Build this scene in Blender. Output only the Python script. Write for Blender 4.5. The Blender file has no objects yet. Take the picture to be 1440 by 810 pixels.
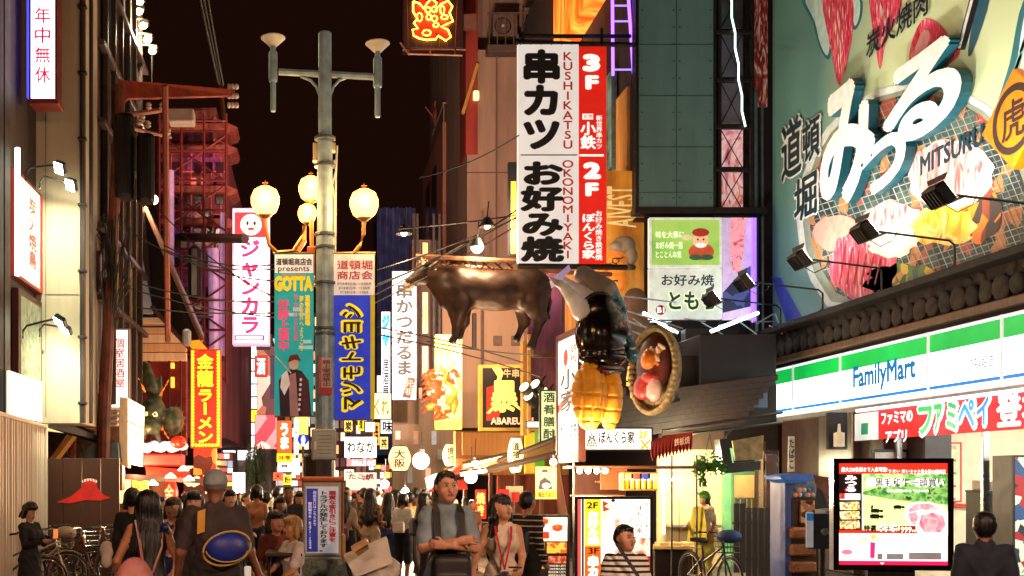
import bpy, math, random
import numpy as np
from mathutils import Vector, Matrix
random.seed(7)
SC = bpy.context.scene
COL = SC.collection
R = math.radians
F, CX, HY, CH = 1600.0, 440.0, 675.0, 1.75      # focal length in photo pixels, vanishing point, eye height
# ---------------------------------------------------------------- camera, world, exposure
cam = bpy.data.cameras.new('camera'); camo = bpy.data.objects.new('camera', cam); COL.objects.link(camo)
camo.location = (0, 0, CH); camo.rotation_euler = (R(90), 0, 0)
cam.sensor_width = 36; cam.lens = 36 * F / 1440
cam.shift_x = (720 - CX) / 1440; cam.shift_y = (HY - 405) / 1440
cam.clip_start = 0.1; cam.clip_end = 2000
SC.camera = camo
w = bpy.data.worlds.new("World"); SC.world = w; w.use_nodes = True
bg = w.node_tree.nodes['Background']
bg.inputs[0].default_value = (0.021, 0.0062, 0.0034, 1); bg.inputs[1].default_value = 0.27   # city night sky
SC.view_settings.view_transform = 'Standard'; SC.view_settings.look = 'None'
SC.view_settings.exposure = 0.75; SC.view_settings.gamma = 1
SC.cycles.max_bounces = 5; SC.cycles.diffuse_bounces = 3; SC.cycles.glossy_bounces = 3
SC.cycles.transparent_max_bounces = 8; SC.cycles.caustics_reflective = False; SC.cycles.caustics_refractive = False
SC.cycles.sample_clamp_indirect = 4; SC.cycles.use_light_tree = True
# ---------------------------------------------------------------- materials
_M = {}
def srgb(c):
    if isinstance(c, str):
        c = c.lstrip('#'); c = ''.join(q*2 for q in c) if len(c) == 3 else c; c = tuple(int(c[i:i+2], 16) / 255 for i in (0, 2, 4))
    return tuple((x / 12.92 if x <= .04045 else ((x + .055) / 1.055) ** 2.4) for x in c)
def M(c, rough=.6, metal=0, emit=0, var=.15, scale=6, bump=0, kind='noise'):
    """plain procedural surface: colour with fine mottling, optional relief, optional own light"""
    key = (str(c), rough, metal, emit, var, scale, bump, kind)
    if key in _M: return _M[key]
    m = bpy.data.materials.new('surface_%d' % len(_M)); m.use_nodes = True; _M[key] = m
    nt = m.node_tree; N = nt.nodes; L = nt.links; b = N['Principled BSDF']
    col = srgb(c)
    b.inputs['Roughness'].default_value = rough; b.inputs['Metallic'].default_value = metal
    tc = N.new('ShaderNodeTexCoord')
    if var or bump:
        if kind == 'wood':
            mp = N.new('ShaderNodeMapping'); mp.inputs['Scale'].default_value = (scale, scale, scale * .08); L.new(tc.outputs['Object'], mp.inputs[0])
            t = N.new('ShaderNodeTexNoise'); t.inputs['Scale'].default_value = 3; t.inputs['Detail'].default_value = 6; L.new(mp.outputs[0], t.inputs['Vector'])
        elif kind == 'streak':
            mp = N.new('ShaderNodeMapping'); mp.inputs['Scale'].default_value = (scale, scale, scale * .12); L.new(tc.outputs['Object'], mp.inputs[0])
            t = N.new('ShaderNodeTexNoise'); t.inputs['Scale'].default_value = 1; t.inputs['Detail'].default_value = 7; t.inputs['Roughness'].default_value = .65; L.new(mp.outputs[0], t.inputs['Vector'])
        else:
            t = N.new('ShaderNodeTexNoise'); t.inputs['Scale'].default_value = scale; t.inputs['Detail'].default_value = 6; L.new(tc.outputs['Object'], t.inputs['Vector'])
        cr = N.new('ShaderNodeMapRange'); L.new(t.outputs[0], cr.inputs[0])
        cr.inputs[1].default_value = .3; cr.inputs[2].default_value = .7
        cr.inputs[3].default_value = 1 - var * 1.4; cr.inputs[4].default_value = 1 + var * .5
        mx = N.new('ShaderNodeVectorMath'); mx.operation = 'SCALE'
        mx.inputs[0].default_value = col; L.new(cr.outputs[0], mx.inputs['Scale'])
        L.new(mx.outputs[0], b.inputs['Base Color'])
        if emit:
            L.new(mx.outputs[0], b.inputs['Emission Color'])
        rr = N.new('ShaderNodeMapRange'); L.new(t.outputs[0], rr.inputs[0])
        rr.inputs[3].default_value = min(1, rough + .12); rr.inputs[4].default_value = max(.03, rough - .12); L.new(rr.outputs[0], b.inputs['Roughness'])
        if bump:
            bp = N.new('ShaderNodeBump'); bp.inputs['Strength'].default_value = bump; bp.inputs['Distance'].default_value = .02
            L.new(t.outputs[0], bp.inputs['Height']); L.new(bp.outputs[0], b.inputs['Normal'])
    else:
        b.inputs['Base Color'].default_value = (*col, 1); b.inputs['Emission Color'].default_value = (*col, 1)
    b.inputs['Emission Strength'].default_value = emit
    return m
def E(c, s=1.0, var=.16, scale=1.1):            # back-lit sign sheet or lamp
    return M(c, rough=.4, emit=s, var=var, scale=scale)
def MIX(cols, scale=8, emit=0, kind='noise', rough=.5, dist=0, detail=5, stretch=(1, 1, 1)):
    """printed picture or marbled stuff: a colour ramp over noise or cells"""
    key = ('mix', tuple(cols), scale, emit, kind, rough, dist, stretch)
    if key in _M: return _M[key]
    m = bpy.data.materials.new('print_%d' % len(_M)); m.use_nodes = True; _M[key] = m
    nt = m.node_tree; N = nt.nodes; L = nt.links; b = N['Principled BSDF']
    tc = N.new('ShaderNodeTexCoord'); mp = N.new('ShaderNodeMapping'); L.new(tc.outputs['Object'], mp.inputs[0]); mp.inputs['Scale'].default_value = stretch
    if kind == 'cell':
        t = N.new('ShaderNodeTexVoronoi'); t.inputs['Scale'].default_value = scale; out = t.outputs['Distance']
        sep = N.new('ShaderNodeSeparateColor'); L.new(t.outputs['Color'], sep.inputs[0]); out = sep.outputs[0]
    elif kind == 'wave':
        t = N.new('ShaderNodeTexWave'); t.inputs['Scale'].default_value = scale; t.inputs['Distortion'].default_value = dist; t.inputs['Detail'].default_value = 4; out = t.outputs['Fac']
    else:
        t = N.new('ShaderNodeTexNoise'); t.inputs['Scale'].default_value = scale; t.inputs['Detail'].default_value = detail; t.inputs['Distortion'].default_value = dist; out = t.outputs[0]
    L.new(mp.outputs[0], t.inputs['Vector'])
    r = N.new('ShaderNodeValToRGB'); L.new(out, r.inputs[0])
    lo, hi = (0, 1) if kind != 'noise' else (.32, .68)
    el = r.color_ramp.elements
    while len(el) < len(cols): el.new(.5)
    for i, c in enumerate(cols):
        el[i].position = lo + (hi - lo) * i / max(1, len(cols) - 1); 
    for i, c in enumerate(cols): el[i].color = (*srgb(c), 1)
    if kind == 'cell': r.color_ramp.interpolation = 'CONSTANT'
    L.new(r.outputs[0], b.inputs['Base Color']); L.new(r.outputs[0], b.inputs['Emission Color'])
    b.inputs['Emission Strength'].default_value = emit; b.inputs['Roughness'].default_value = rough
    return m
def GLASS(tint='#c8d8d8', alpha=.25):
    key = ('glass', tint, alpha)
    if key in _M: return _M[key]
    m = bpy.data.materials.new('glass_%d' % len(_M)); m.use_nodes = True; _M[key] = m
    N = m.node_tree.nodes; L = m.node_tree.links; o = N['Material Output']; b = N['Principled BSDF']
    b.inputs['Base Color'].default_value = (*srgb(tint), 1); b.inputs['Roughness'].default_value = .05
    t = N.new('ShaderNodeBsdfTransparent'); mx = N.new('ShaderNodeMixShader'); mx.inputs[0].default_value = alpha
    L.new(t.outputs[0], mx.inputs[1]); L.new(b.outputs[0], mx.inputs[2]); L.new(mx.outputs[0], o.inputs[0])
    return m
def CLOTH(c): return M(c, rough=.85, var=.25, scale=9, bump=.25)
# ---------------------------------------------------------------- geometry collector
def P(px, py, Y): return Vector(((px - CX) / F * Y, Y, CH + (HY - py) / F * Y))
class MB:
    def __init__(s): s.v = []; s.f = []; s.smooth = False
    def add(s, vs, fs):
        n = len(s.v); s.v += [tuple(x) for x in vs]; s.f += [tuple(i + n for i in q) for q in fs]; return s
    def box(s, a, b):
        x0, x1 = sorted((a[0], b[0])); y0, y1 = sorted((a[1], b[1])); z0, z1 = sorted((a[2], b[2]))
        return s.add([(x0,y0,z0),(x1,y0,z0),(x1,y1,z0),(x0,y1,z0),(x0,y0,z1),(x1,y0,z1),(x1,y1,z1),(x0,y1,z1)],
                     [(0,3,2,1),(4,5,6,7),(0,1,5,4),(1,2,6,5),(2,3,7,6),(3,0,4,7)])
    def bbox(s, a, b, c=.01):                    # box with chamfered edges
        x0, x1 = sorted((a[0], b[0])); y0, y1 = sorted((a[1], b[1])); z0, z1 = sorted((a[2], b[2]))
        c = min(c, (x1-x0)*.3, (y1-y0)*.3, (z1-z0)*.3); V = []
        for z, k in ((z0, c), (z0 + c, 0), (z1 - c, 0), (z1, c)):
            V += [(x0+k,y0+c+0,z),(x0+c,y0+k,z),(x1-c,y0+k,z),(x1-k,y0+c,z),(x1-k,y1-c,z),(x1-c,y1-k,z),(x0+c,y1-k,z),(x0+k,y1-c,z)]
        Fc = [tuple(reversed(range(8))), tuple(range(24, 32))]
        for l in range(3):
            for i in range(8): j = (i+1) % 8; Fc.append((l*8+i, l*8+j, l*8+8+j, l*8+8+i))
        return s.add(V, Fc)
    def tube(s, pts, r, n=6, r2=None):
        pts = [Vector(p) for p in pts]; V = []; Fc = []; m = len(pts); up = Vector((0, 0, 1))
        for i, p in enumerate(pts):
            d = (pts[min(i+1, m-1)] - pts[max(i-1, 0)]).normalized()
            a = d.cross(up) if abs(d.z) < .95 else d.cross(Vector((1, 0, 0))); a.normalize(); b = d.cross(a)
            rr = r if r2 is None else r + (r2 - r) * i / max(1, m - 1)
            V += [p + a * (rr * math.cos(2*math.pi*k/n)) + b * (rr * math.sin(2*math.pi*k/n)) for k in range(n)]
        for i in range(m - 1):
            for k in range(n): j = (k+1) % n; Fc.append((i*n+k, i*n+j, i*n+n+j, i*n+n+k))
        Fc.append(tuple(reversed(range(n)))); Fc.append(tuple(range((m-1)*n, m*n)))
        return s.add(V, Fc)
    def lathe(s, c, prof, n=16, ax='z'):         # prof: (radius, height)
        V = []; Fc = []; c = Vector(c)
        for r, h in prof:
            for k in range(n):
                a = 2*math.pi*k/n; x, y = r*math.cos(a), r*math.sin(a)
                V.append(c + (Vector((x, y, h)) if ax == 'z' else Vector((h, x, y)) if ax == 'x' else Vector((x, h, y))))
        for i in range(len(prof)-1):
            for k in range(n): j = (k+1) % n; Fc.append((i*n+k, i*n+j, i*n+n+j, i*n+n+k))
        Fc.append(tuple(range(n))); Fc.append(tuple(range((len(prof)-1)*n, len(prof)*n)))
        return s.add(V, Fc)
    def ball(s, c, r, n=12, m=8):
        r = r if hasattr(r, '__len__') else (r, r, r)
        V = [(c[0]+r[0]*math.sin(math.pi*i/m)*math.cos(2*math.pi*k/n), c[1]+r[1]*math.sin(math.pi*i/m)*math.sin(2*math.pi*k/n), c[2]+r[2]*math.cos(math.pi*i/m)) for i in range(m+1) for k in range(n)]
        Fc = [(i*n+k, i*n+n+k, i*n+n+(k+1)%n, i*n+(k+1)%n) for i in range(m) for k in range(n)]
        s.smooth = True; return s.add(V, Fc)
    def torus(s, c, Rr, r, ax='y', n=24, m=6, sx=1, sz=1):
        V = []; Fc = []
        for i in range(n):
            a = 2*math.pi*i/n
            for k in range(m):
                b = 2*math.pi*k/m; q = Rr + r*math.cos(b); u, v, t = q*math.cos(a)*sx, q*math.sin(a)*sz, r*math.sin(b)
                V.append((c[0]+u, c[1]+t, c[2]+v) if ax == 'y' else (c[0]+t, c[1]+u, c[2]+v) if ax == 'x' else (c[0]+u, c[1]+v, c[2]+t))
        for i in range(n):
            for k in range(m): i2 = (i+1) % n; k2 = (k+1) % m; Fc.append((i*m+k, i2*m+k, i2*m+k2, i*m+k2))
        s.smooth = True; return s.add(V, Fc)
    def slab(s, pts, d):                          # polygon thickened by the vector d
        n = len(pts); V = [Vector(p) for p in pts] + [Vector(p) + Vector(d) for p in pts]
        return s.add(V, [tuple(range(n)), tuple(reversed(range(n, 2*n)))] + [(i, i+n, (i+1)%n+n, (i+1)%n) for i in range(n)])
    def xf(s, mat):
        s.v = [tuple(mat @ Vector(p)) for p in s.v]; return s
def mesh_of(name, mb, mats, off=(0, 0, 0)):
    me = bpy.data.meshes.new(name)
    if any(off): me.from_pydata([(x-off[0], y-off[1], z-off[2]) for x, y, z in mb.v], [], mb.f)
    else: me.from_pydata(mb.v, [], mb.f)
    for m in (mats if isinstance(mats, (list, tuple)) else [mats]): me.materials.append(m)
    if mb.smooth:
        me.polygons.foreach_set('use_smooth', [True] * len(me.polygons))
    me.update(); return me
def link(name, me, parent=None, loc=(0, 0, 0), rot=(0, 0, 0), sc=(1, 1, 1)):
    o = bpy.data.objects.new(name, me); COL.objects.link(o); o.parent = parent
    o.location = loc; o.rotation_euler = rot; o.scale = sc; return o
def tags(o, label, cat, group=None, kind=None):
    if label: o['label'] = label
    if cat: o['category'] = cat
    if group: o['group'] = group
    if kind: o['kind'] = kind
    return o
class Thing:
    """an Empty at the thing's base with its parts below it; geometry is handed over in world metres unless local"""
    def __init__(s, name, label, cat, loc=(0, 0, 0), rz=0, group=None, local=False):
        s.e = bpy.data.objects.new(name, None); COL.objects.link(s.e); s.e.empty_display_size = .1
        s.loc = Vector(loc); s.e.location = s.loc; s.e.rotation_euler = (0, 0, rz); s.local = local
        tags(s.e, label, cat, group)
    def part(s, name, mb, mat, under=None, kind=None, label=None):
        o = link(name, mesh_of(name, mb, mat, (0, 0, 0) if s.local else s.loc), under or s.e)
        if kind: o['kind'] = kind
        if label: o['label'] = label
        return o
def one(name, mb, mat, label, cat, group=None, kind=None, loc=None):      # a thing that is a single mesh
    if loc is None: loc = (0, 0, 0)
    o = link(name, mesh_of(name, mb, mat, loc), None, loc)
    return tags(o, label, None if kind == 'structure' else cat, group, kind)
def copy_thing(src, loc, rz=None, label=None):
    def cp(o, par):
        c = o.copy(); COL.objects.link(c); c.parent = par
        for ch in o.children: cp(ch, c)
        return c
    r = cp(src, None); r.location = loc
    if rz is not None: r.rotation_euler = (0, 0, rz)
    if label: r['label'] = label
    return r
def plight(loc, power, color, r=.05, name='lamp_light', parent=None):
    l = bpy.data.lights.new(name, 'POINT'); l.energy = power; l.color = color; l.shadow_soft_size = r
    o = bpy.data.objects.new(name, l); COL.objects.link(o); o.parent = parent; o.location = loc; return o
# ---------------------------------------------------------------- lettering
_TX = {}
def glyphs(s, bold=0.0, fat=2):
    key = (s, bold)
    if key in _TX: return _TX[key]
    cu = bpy.data.curves.new('t', 'FONT'); cu.body = s; cu.offset = bold; cu.resolution_u = 5 if len(s) <= 2 else 2
    o = bpy.data.objects.new('t', cu); COL.objects.link(o)
    me = bpy.data.meshes.new_from_object(o.evaluated_get(bpy.context.evaluated_depsgraph_get()))
    n = len(me.vertices); co = np.zeros(n*3); me.vertices.foreach_get('co', co); co = co.reshape(-1, 3)[:, :2]
    fs = [tuple(p.vertices) for p in me.polygons]
    COL.objects.unlink(o); bpy.data.objects.remove(o); bpy.data.curves.remove(cu); bpy.data.meshes.remove(me)
    _TX[key] = (co, fs); return co, fs
def thick(co, fs, d):
    # heavier strokes: the glyph repeated round a small ring, each copy a hair above the last
    if d < .004 or not len(co): return co, fs, np.zeros(len(co))
    n = 5 if d < .025 else 8; rings = [(0, 0)] + [(d*math.cos(2*math.pi*i/n), d*math.sin(2*math.pi*i/n)) for i in range(n)]
    if d > .05: rings += [(d*.5*math.cos(2*math.pi*i/6+.3), d*.5*math.sin(2*math.pi*i/6+.3)) for i in range(6)]
    m = len(co); C = np.concatenate([co+np.array(r_) for r_ in rings]); Fs = [tuple(q+m*i for q in f) for i in range(len(rings)) for f in fs]
    return C, Fs, np.repeat(np.arange(len(rings))*.09, m)
class Board:
    """a sheet in space: origin O, horizontal unit U, up V; prints are laid on it as thin layers towards N"""
    def __init__(s, thing, O, U, N, under=None):
        s.t = thing; s.O = Vector(O); s.U = Vector(U).normalized(); s.V = Vector((0, 0, 1)); s.N = Vector(N).normalized(); s.q = {}; s.under = under
    def uv(s, px, py):                             # photo pixel -> sheet metres (where that sight line meets the sheet)
        c = Vector((0, 0, CH)); d = Vector(((px-CX)/F, 1, (HY-py)/F))
        t = (s.O - c).dot(s.N) / d.dot(s.N); p = c + d*t - s.O
        return p.dot(s.U), p.dot(s.V)
    def w(s, u, v, k=0): return s.O + s.U*u + s.V*v + s.N*(k*.003)
    def _mb(s, name, mat):
        k = (name, mat.name)
        if k not in s.q: s.q[k] = (name, mat, MB())
        return s.q[k][2]
    def poly(s, pts, mat, k=1, name='print'):
        m = s._mb(name, mat); m.add([s.w(u, v, k) for u, v in pts], [tuple(range(len(pts)))])
    def spx(s, pts, mat, **kw):                    # rounded outline through the pixel points
        p = [s.uv(*q) for q in pts]; n = len(p); o = []
        for i in range(n):
            a, b, c, d = p[i-1], p[i], p[(i+1) % n], p[(i+2) % n]
            for t in (0, .25, .5, .75): o.append(tuple(.5*(2*b[j]+(c[j]-a[j])*t+(2*a[j]-5*b[j]+4*c[j]-d[j])*t*t+(3*b[j]-a[j]-3*c[j]+d[j])*t**3) for j in (0, 1)))
        s.poly(o, mat, **kw)
    def rect(s, a, b, mat, k=1, name='print'): s.poly([(a[0], a[1]), (b[0], a[1]), (b[0], b[1]), (a[0], b[1])], mat, k, name)
    def oval(s, c, r, mat, k=1, name='print', n=24): s.poly([(c[0]+r[0]*math.cos(2*math.pi*i/n), c[1]+r[1]*math.sin(2*math.pi*i/n)) for i in range(n)], mat, k, name)
    def text(s, a, b, t, mat, k=2, bold=.012, name='lettering', rot=0, shear=0, vert=False, ang=0, depth=0):
        """stretch the text t to the box a-b (sheet metres); vert stacks the characters"""
        mb = s._mb(name, mat); a0, a1 = a; b0, b1 = b
        if a0 > b0: a0, b0 = b0, a0
        if a1 > b1: a1, b1 = b1, a1
        if vert:
            n = len(t); ch = (b1 - a1) / n; big = abs(s.N.y) > .9 and ch*F/s.O.y > 11
            for i, c in enumerate(t):
                if c == ' ': continue
                if big: s.q[('letter', mat.name, len(s.q))] = ('letter', mat, MB()); mb = s.q[('letter', mat.name, len(s.q)-1)][2]
                co, fs = glyphs(c, 0)
                if not len(co): continue
                co, fs, lay = thick(co, fs, bold)
                x, y = co[:, 0], co[:, 1]
                if c in 'ー〜-―': x, y = y - y.mean() + .5, -(x - x.mean()) + .4
                elif ord(c) < 256: x = (x-(x.max()+x.min())/2)*1.35+.5; y = (y-y.min())/max(.01, y.max()-y.min())*.86 - .08
                u = a0 + (b0-a0) * x; v = b1 - ch*(i+1) + ch*((y + .12) / 1.0)
                mb.add([s.w(p, q, k+l) for p, q, l in zip(u, v, lay)], fs)
            return
        co, fs = glyphs(t, 0)
        if not len(co): return
        co, fs, lay = thick(co, fs, bold)
        x, y = co[:, 0].copy(), co[:, 1].copy()
        if rot == 90: x, y = -y, x
        if rot == -90: x, y = y, -x
        x = (x-x.min())/max(1e-6, x.max()-x.min()); y = (y-y.min())/max(1e-6, y.max()-y.min())
        u = a0+(b0-a0)*x; v = a1+(b1-a1)*y + shear*(u-a0)
        if ang:
            cu, cv = (a0+b0)/2, (a1+b1)/2; ca, sa = math.cos(ang), math.sin(ang)
            u, v = cu+(u-cu)*ca-(v-cv)*sa, cv+(u-cu)*sa+(v-cv)*ca
        pts = [s.w(p, q, k+l) for p, q, l in zip(u, v, lay)]
        if not depth: mb.add(pts, fs); return
        n0 = len(pts); dv = s.N*depth; edges = {}
        for f in fs:
            for i in range(len(f)): e = (f[i], f[(i+1) % len(f)]); edges[e] = 1
        side = [(p_, q_, q_+n0, p_+n0) for (p_, q_) in edges if (q_, p_) not in edges]
        mb.add([q + dv for q in pts], fs)
        m2 = s._mb(name + '_side', depth_mat[0]); m2.add(pts + [q + dv for q in pts], side)
    # the same with photo pixels as box corners
    def tpx(s, x0, y0, x1, y1, t, mat, **kw):
        a = s.uv(x0, y1); b = s.uv(x1, y0)
        if abs(s.N.y) < .9: cx = (x0+x1)/2; a = (a[0], s.uv(cx, y1)[1]); b = (b[0], s.uv(cx, y0)[1])
        s.text(a, b, t, mat, **kw)
    def rpx(s, x0, y0, x1, y1, mat, **kw):
        a = s.uv(x0, y1); b = s.uv(x1, y0); s.rect(a, b, mat, **kw)
    def ppx(s, pts, mat, **kw): s.poly([s.uv(*p) for p in pts], mat, **kw)
    def opx(s, cx, cy, rx, ry, mat, **kw):
        s.ppx([(cx+rx*math.cos(2*math.pi*i/22), cy+ry*math.sin(2*math.pi*i/22)) for i in range(22)], mat, **kw)
    def flush(s):
        for (name, mat, mb) in s.q.values(): s.t.part(name, mb, mat, s.under)
        s.q = {}
depth_mat = [None]
def front(thing, Y, under=None): return Board(thing, (0, Y, 0), (1, 0, 0), (0, -1, 0), under)
def rside(thing, X, under=None): return Board(thing, (X, 0, 0), (0, -1, 0), (-1, 0, 0), under)   # wall on the right, faces the street
def lside(thing, X, under=None): return Board(thing, (X, 0, 0), (0, 1, 0), (1, 0, 0), under)
def panel(name, label, cat, x0, y0, x1, y1, Y, face, frame=None, th=.12, fw=.03, group=None, glow=True):
    """front-facing sign box: case, face sheet; returns (thing, board in front of the face)"""
    a = P(x0, y1, Y); b = P(x1, y0, Y)
    t = Thing(name, label, cat, ((a.x+b.x)/2, Y, a.z), group=group)
    t.part('casing', MB().bbox((a.x, Y+.004, a.z), (b.x, Y+th, b.z), .008), frame or M('#3a3430', .4, .5))
    t.part('face', MB().box((a.x+fw, Y-.004, a.z+fw), (b.x-fw, Y+.006, b.z-fw)), face)
    if fw > .015:
        m = MB()
        m.box((a.x, Y-.012, a.z), (b.x, Y+.003, a.z+fw)); m.box((a.x, Y-.012, b.z-fw), (b.x, Y+.003, b.z))
        m.box((a.x, Y-.0118, a.z+fw), (a.x+fw, Y+.003, b.z-fw)); m.box((b.x-fw, Y-.0118, a.z+fw), (b.x, Y+.003, b.z-fw))
        t.part('frame', m, frame or M('#3a3430', .4, .5))
    bd = front(t, Y-.004)
    return t, bd
# ---------------------------------------------------------------- smooth bodies (people, animals, sculpture): one skin round blended limbs
def cap(a, b, ra, rb=None, m=0, k=.03, flat=None, op='+'): return dict(t='c', a=np.array(a, 'f4'), b=np.array(b, 'f4'), ra=ra, rb=ra if rb is None else rb, m=m, k=k, flat=flat, op=op)
def ell(c, r, m=0, k=.03, rot=None, op='+'): return dict(t='e', c=np.array(c, 'f4'), r=np.array(r, 'f4'), m=m, k=k, rot=rot, op=op)
def bxp(c, r, m=0, k=.01, rd=.01, op='+', rot=None): return dict(t='b', c=np.array(c, 'f4'), r=np.array(r, 'f4'), m=m, k=k, rd=rd, op=op, rot=rot)
def _d(p, X, Y, Z):
    if p['t'] == 'c':
        a, b = p['a'], p['b']; fx, fy, fz = p['flat'] or (1, 1, 1)
        ax, ay, az = (X-a[0])*fx, (Y-a[1])*fy, (Z-a[2])*fz; bx, by, bz = (b[0]-a[0])*fx, (b[1]-a[1])*fy, (b[2]-a[2])*fz
        t = np.clip((ax*bx+ay*by+az*bz)/max(1e-9, bx*bx+by*by+bz*bz), 0, 1)
        d = np.sqrt((ax-t*bx)**2+(ay-t*by)**2+(az-t*bz)**2)-(p['ra']+(p['rb']-p['ra'])*t)
        return d/max(fx, fy, fz)
    x, y, z = X-p['c'][0], Y-p['c'][1], Z-p['c'][2]
    if p.get('rot') is not None:
        m = p['rot']; x, y, z = m[0][0]*x+m[1][0]*y+m[2][0]*z, m[0][1]*x+m[1][1]*y+m[2][1]*z, m[0][2]*x+m[1][2]*y+m[2][2]*z
    r = p['r']
    if p['t'] == 'e':
        k0 = np.sqrt((x/r[0])**2+(y/r[1])**2+(z/r[2])**2); k1 = np.sqrt((x/r[0]**2)**2+(y/r[1]**2)**2+(z/r[2]**2)**2)+1e-9
        return k0*(k0-1)/k1
    qx, qy, qz = np.abs(x)-r[0]+p['rd'], np.abs(y)-r[1]+p['rd'], np.abs(z)-r[2]+p['rd']
    return np.sqrt(np.maximum(qx, 0)**2+np.maximum(qy, 0)**2+np.maximum(qz, 0)**2)+np.minimum(np.maximum(qx, np.maximum(qy, qz)), 0)-p['rd']
def _bb(p):
    if p['t'] == 'c':
        r = max(p['ra'], p['rb']); f = np.array(p['flat'] or (1, 1, 1), 'f4')
        return np.minimum(p['a'], p['b'])-r/f, np.maximum(p['a'], p['b'])+r/f
    r = p['r'] if p.get('rot') is None else np.array([np.linalg.norm(p['r'])]*3)
    return p['c']-r, p['c']+r
def skin(prims, h, wob=0, wf=9):
    lo = np.min([_bb(p)[0] for p in prims if p['op'] == '+'], 0)-2.5*h; hi = np.max([_bb(p)[1] for p in prims if p['op'] == '+'], 0)+2.5*h
    ax = [np.arange(lo[i], hi[i]+h, h, dtype='f4') for i in range(3)]
    D = np.full([len(a) for a in ax], 9., 'f4')
    for p in prims:
        a, b = _bb(p); mg = p['k']+3*h
        i0 = [max(0, int((a[i]-mg-lo[i])/h)) for i in range(3)]; i1 = [min(len(ax[i]), int((b[i]+mg-lo[i])/h)+2) for i in range(3)]
        sl = tuple(slice(i0[i], i1[i]) for i in range(3))
        if any(i1[i] <= i0[i] for i in range(3)): continue
        X = ax[0][sl[0]][:, None, None]; Y = ax[1][sl[1]][None, :, None]; Z = ax[2][sl[2]][None, None, :]
        d = _d(p, X, Y, Z); O = D[sl]
        if p['op'] == '-': D[sl] = np.maximum(O, -d)
        else:
            k = p['k']; q = np.maximum(k-np.abs(O-d), 0)/k; D[sl] = np.minimum(O, d)-q*q*k*.25
    if wob:
        X, Y, Z = ax[0][:, None, None], ax[1][None, :, None], ax[2][None, None, :]
        D += wob*(np.sin(X*wf*1.3+np.sin(Z*wf*.7)*1.7)*np.sin(Z*wf+Y*wf*.8+1.1)+.5*np.sin(Z*wf*2.3+X*wf*1.9)*np.sin(Y*wf*2.1))
    S = D < 0
    c8 = [S[dx:S.shape[0]-1+dx, dy:S.shape[1]-1+dy, dz:S.shape[2]-1+dz] for dx in (0,1) for dy in (0,1) for dz in (0,1)]
    al = np.logical_and.reduce(c8); an = np.logical_or.reduce(c8); I = np.argwhere(an & ~al)
    idx = -np.ones(an.shape, 'i4'); idx[I[:,0], I[:,1], I[:,2]] = np.arange(len(I))
    cn = np.array([(dx,dy,dz) for dx in (0,1) for dy in (0,1) for dz in (0,1)])
    val = np.stack([D[I[:,0]+c[0], I[:,1]+c[1], I[:,2]+c[2]] for c in cn], 1)
    acc = np.zeros((len(I), 3)); cnt = np.zeros(len(I))
    for i in range(8):
        for j in range(i+1, 8):
            if np.abs(cn[i]-cn[j]).sum() != 1: continue
            va, vb = val[:, i], val[:, j]; mk = (va < 0) != (vb < 0); t = va[mk]/(va[mk]-vb[mk])
            acc[mk] += cn[i]+(cn[j]-cn[i])*t[:, None]; cnt[mk] += 1
    V = lo+(I+acc/np.maximum(cnt, 1)[:, None])*h
    Q = []
    for a in range(3):
        b, c = (a+1) % 3, (a+2) % 3
        s0 = [slice(None)]*3; s1 = [slice(None)]*3; s0[a] = slice(0, -1); s1[a] = slice(1, None)
        A, B = S[tuple(s0)], S[tuple(s1)]; E_ = np.argwhere(A != B)
        E_ = E_[(E_[:, b] > 0) & (E_[:, c] > 0) & (E_[:, b] < S.shape[b]-1) & (E_[:, c] < S.shape[c]-1)]
        if not len(E_): continue
        def g(db, dc):
            e = E_.copy(); e[:, b] += db; e[:, c] += dc; return idx[e[:,0], e[:,1], e[:,2]]
        q = np.stack([g(-1,-1), g(0,-1), g(0,0), g(-1,0)], 1); fl = ~A[E_[:,0], E_[:,1], E_[:,2]]
        q[fl] = q[fl][:, ::-1]; Q.append(q)
    Q = np.concatenate(Q); C = V[Q].mean(1)
    pl = [p for p in prims if p['op'] == '+']
    best = np.full(len(Q), 9.); mi = np.zeros(len(Q), 'i4')
    for p in pl:
        a, b = _bb(p); mk = np.all((C > a-.08) & (C < b+.08), 1)
        if not mk.any(): continue
        d = _d(p, C[mk,0], C[mk,1], C[mk,2])-p.get('pri', 0); o = best[mk]; n = d < o
        ii = np.where(mk)[0][n]; best[ii] = d[n]; mi[ii] = p['m']
    return V, Q, mi
def skin_mesh(name, prims, h, mats, wob=0, wf=9, post=None):
    V, Q, mi = skin(prims, h, wob, wf)
    if post: V = post(V, Q, mi)
    me = bpy.data.meshes.new(name)
    me.vertices.add(len(V)); me.vertices.foreach_set('co', V.astype('f4').ravel())
    me.loops.add(len(Q)*4); me.loops.foreach_set('vertex_index', Q.astype('i4').ravel())
    me.polygons.add(len(Q)); me.polygons.foreach_set('loop_start', np.arange(0, len(Q)*4, 4, dtype='i4'))
    for m in mats: me.materials.append(m)
    me.polygons.foreach_set('material_index', mi); me.polygons.foreach_set('use_smooth', np.ones(len(Q), bool))
    me.update(calc_edges=True); me.validate(); return me
# ================================================================ SETTING
DARK = M('#1b1513', .6, .3); STEEL = M('#5a5654', .45, .7, var=.3, scale=14, bump=.1); BLACK = M('#0c0b0b', .45, var=.1)
IRON = M('#2b2725', .5, .6, var=.3, scale=12)
asph = MIX(['#2c2725', '#3a3431', '#4a433f'], scale=5, rough=.45, detail=12)
one('ground', MB().box((-60, -4, -.3), (60, 260, 0)), asph, '', '', kind='structure')
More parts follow.
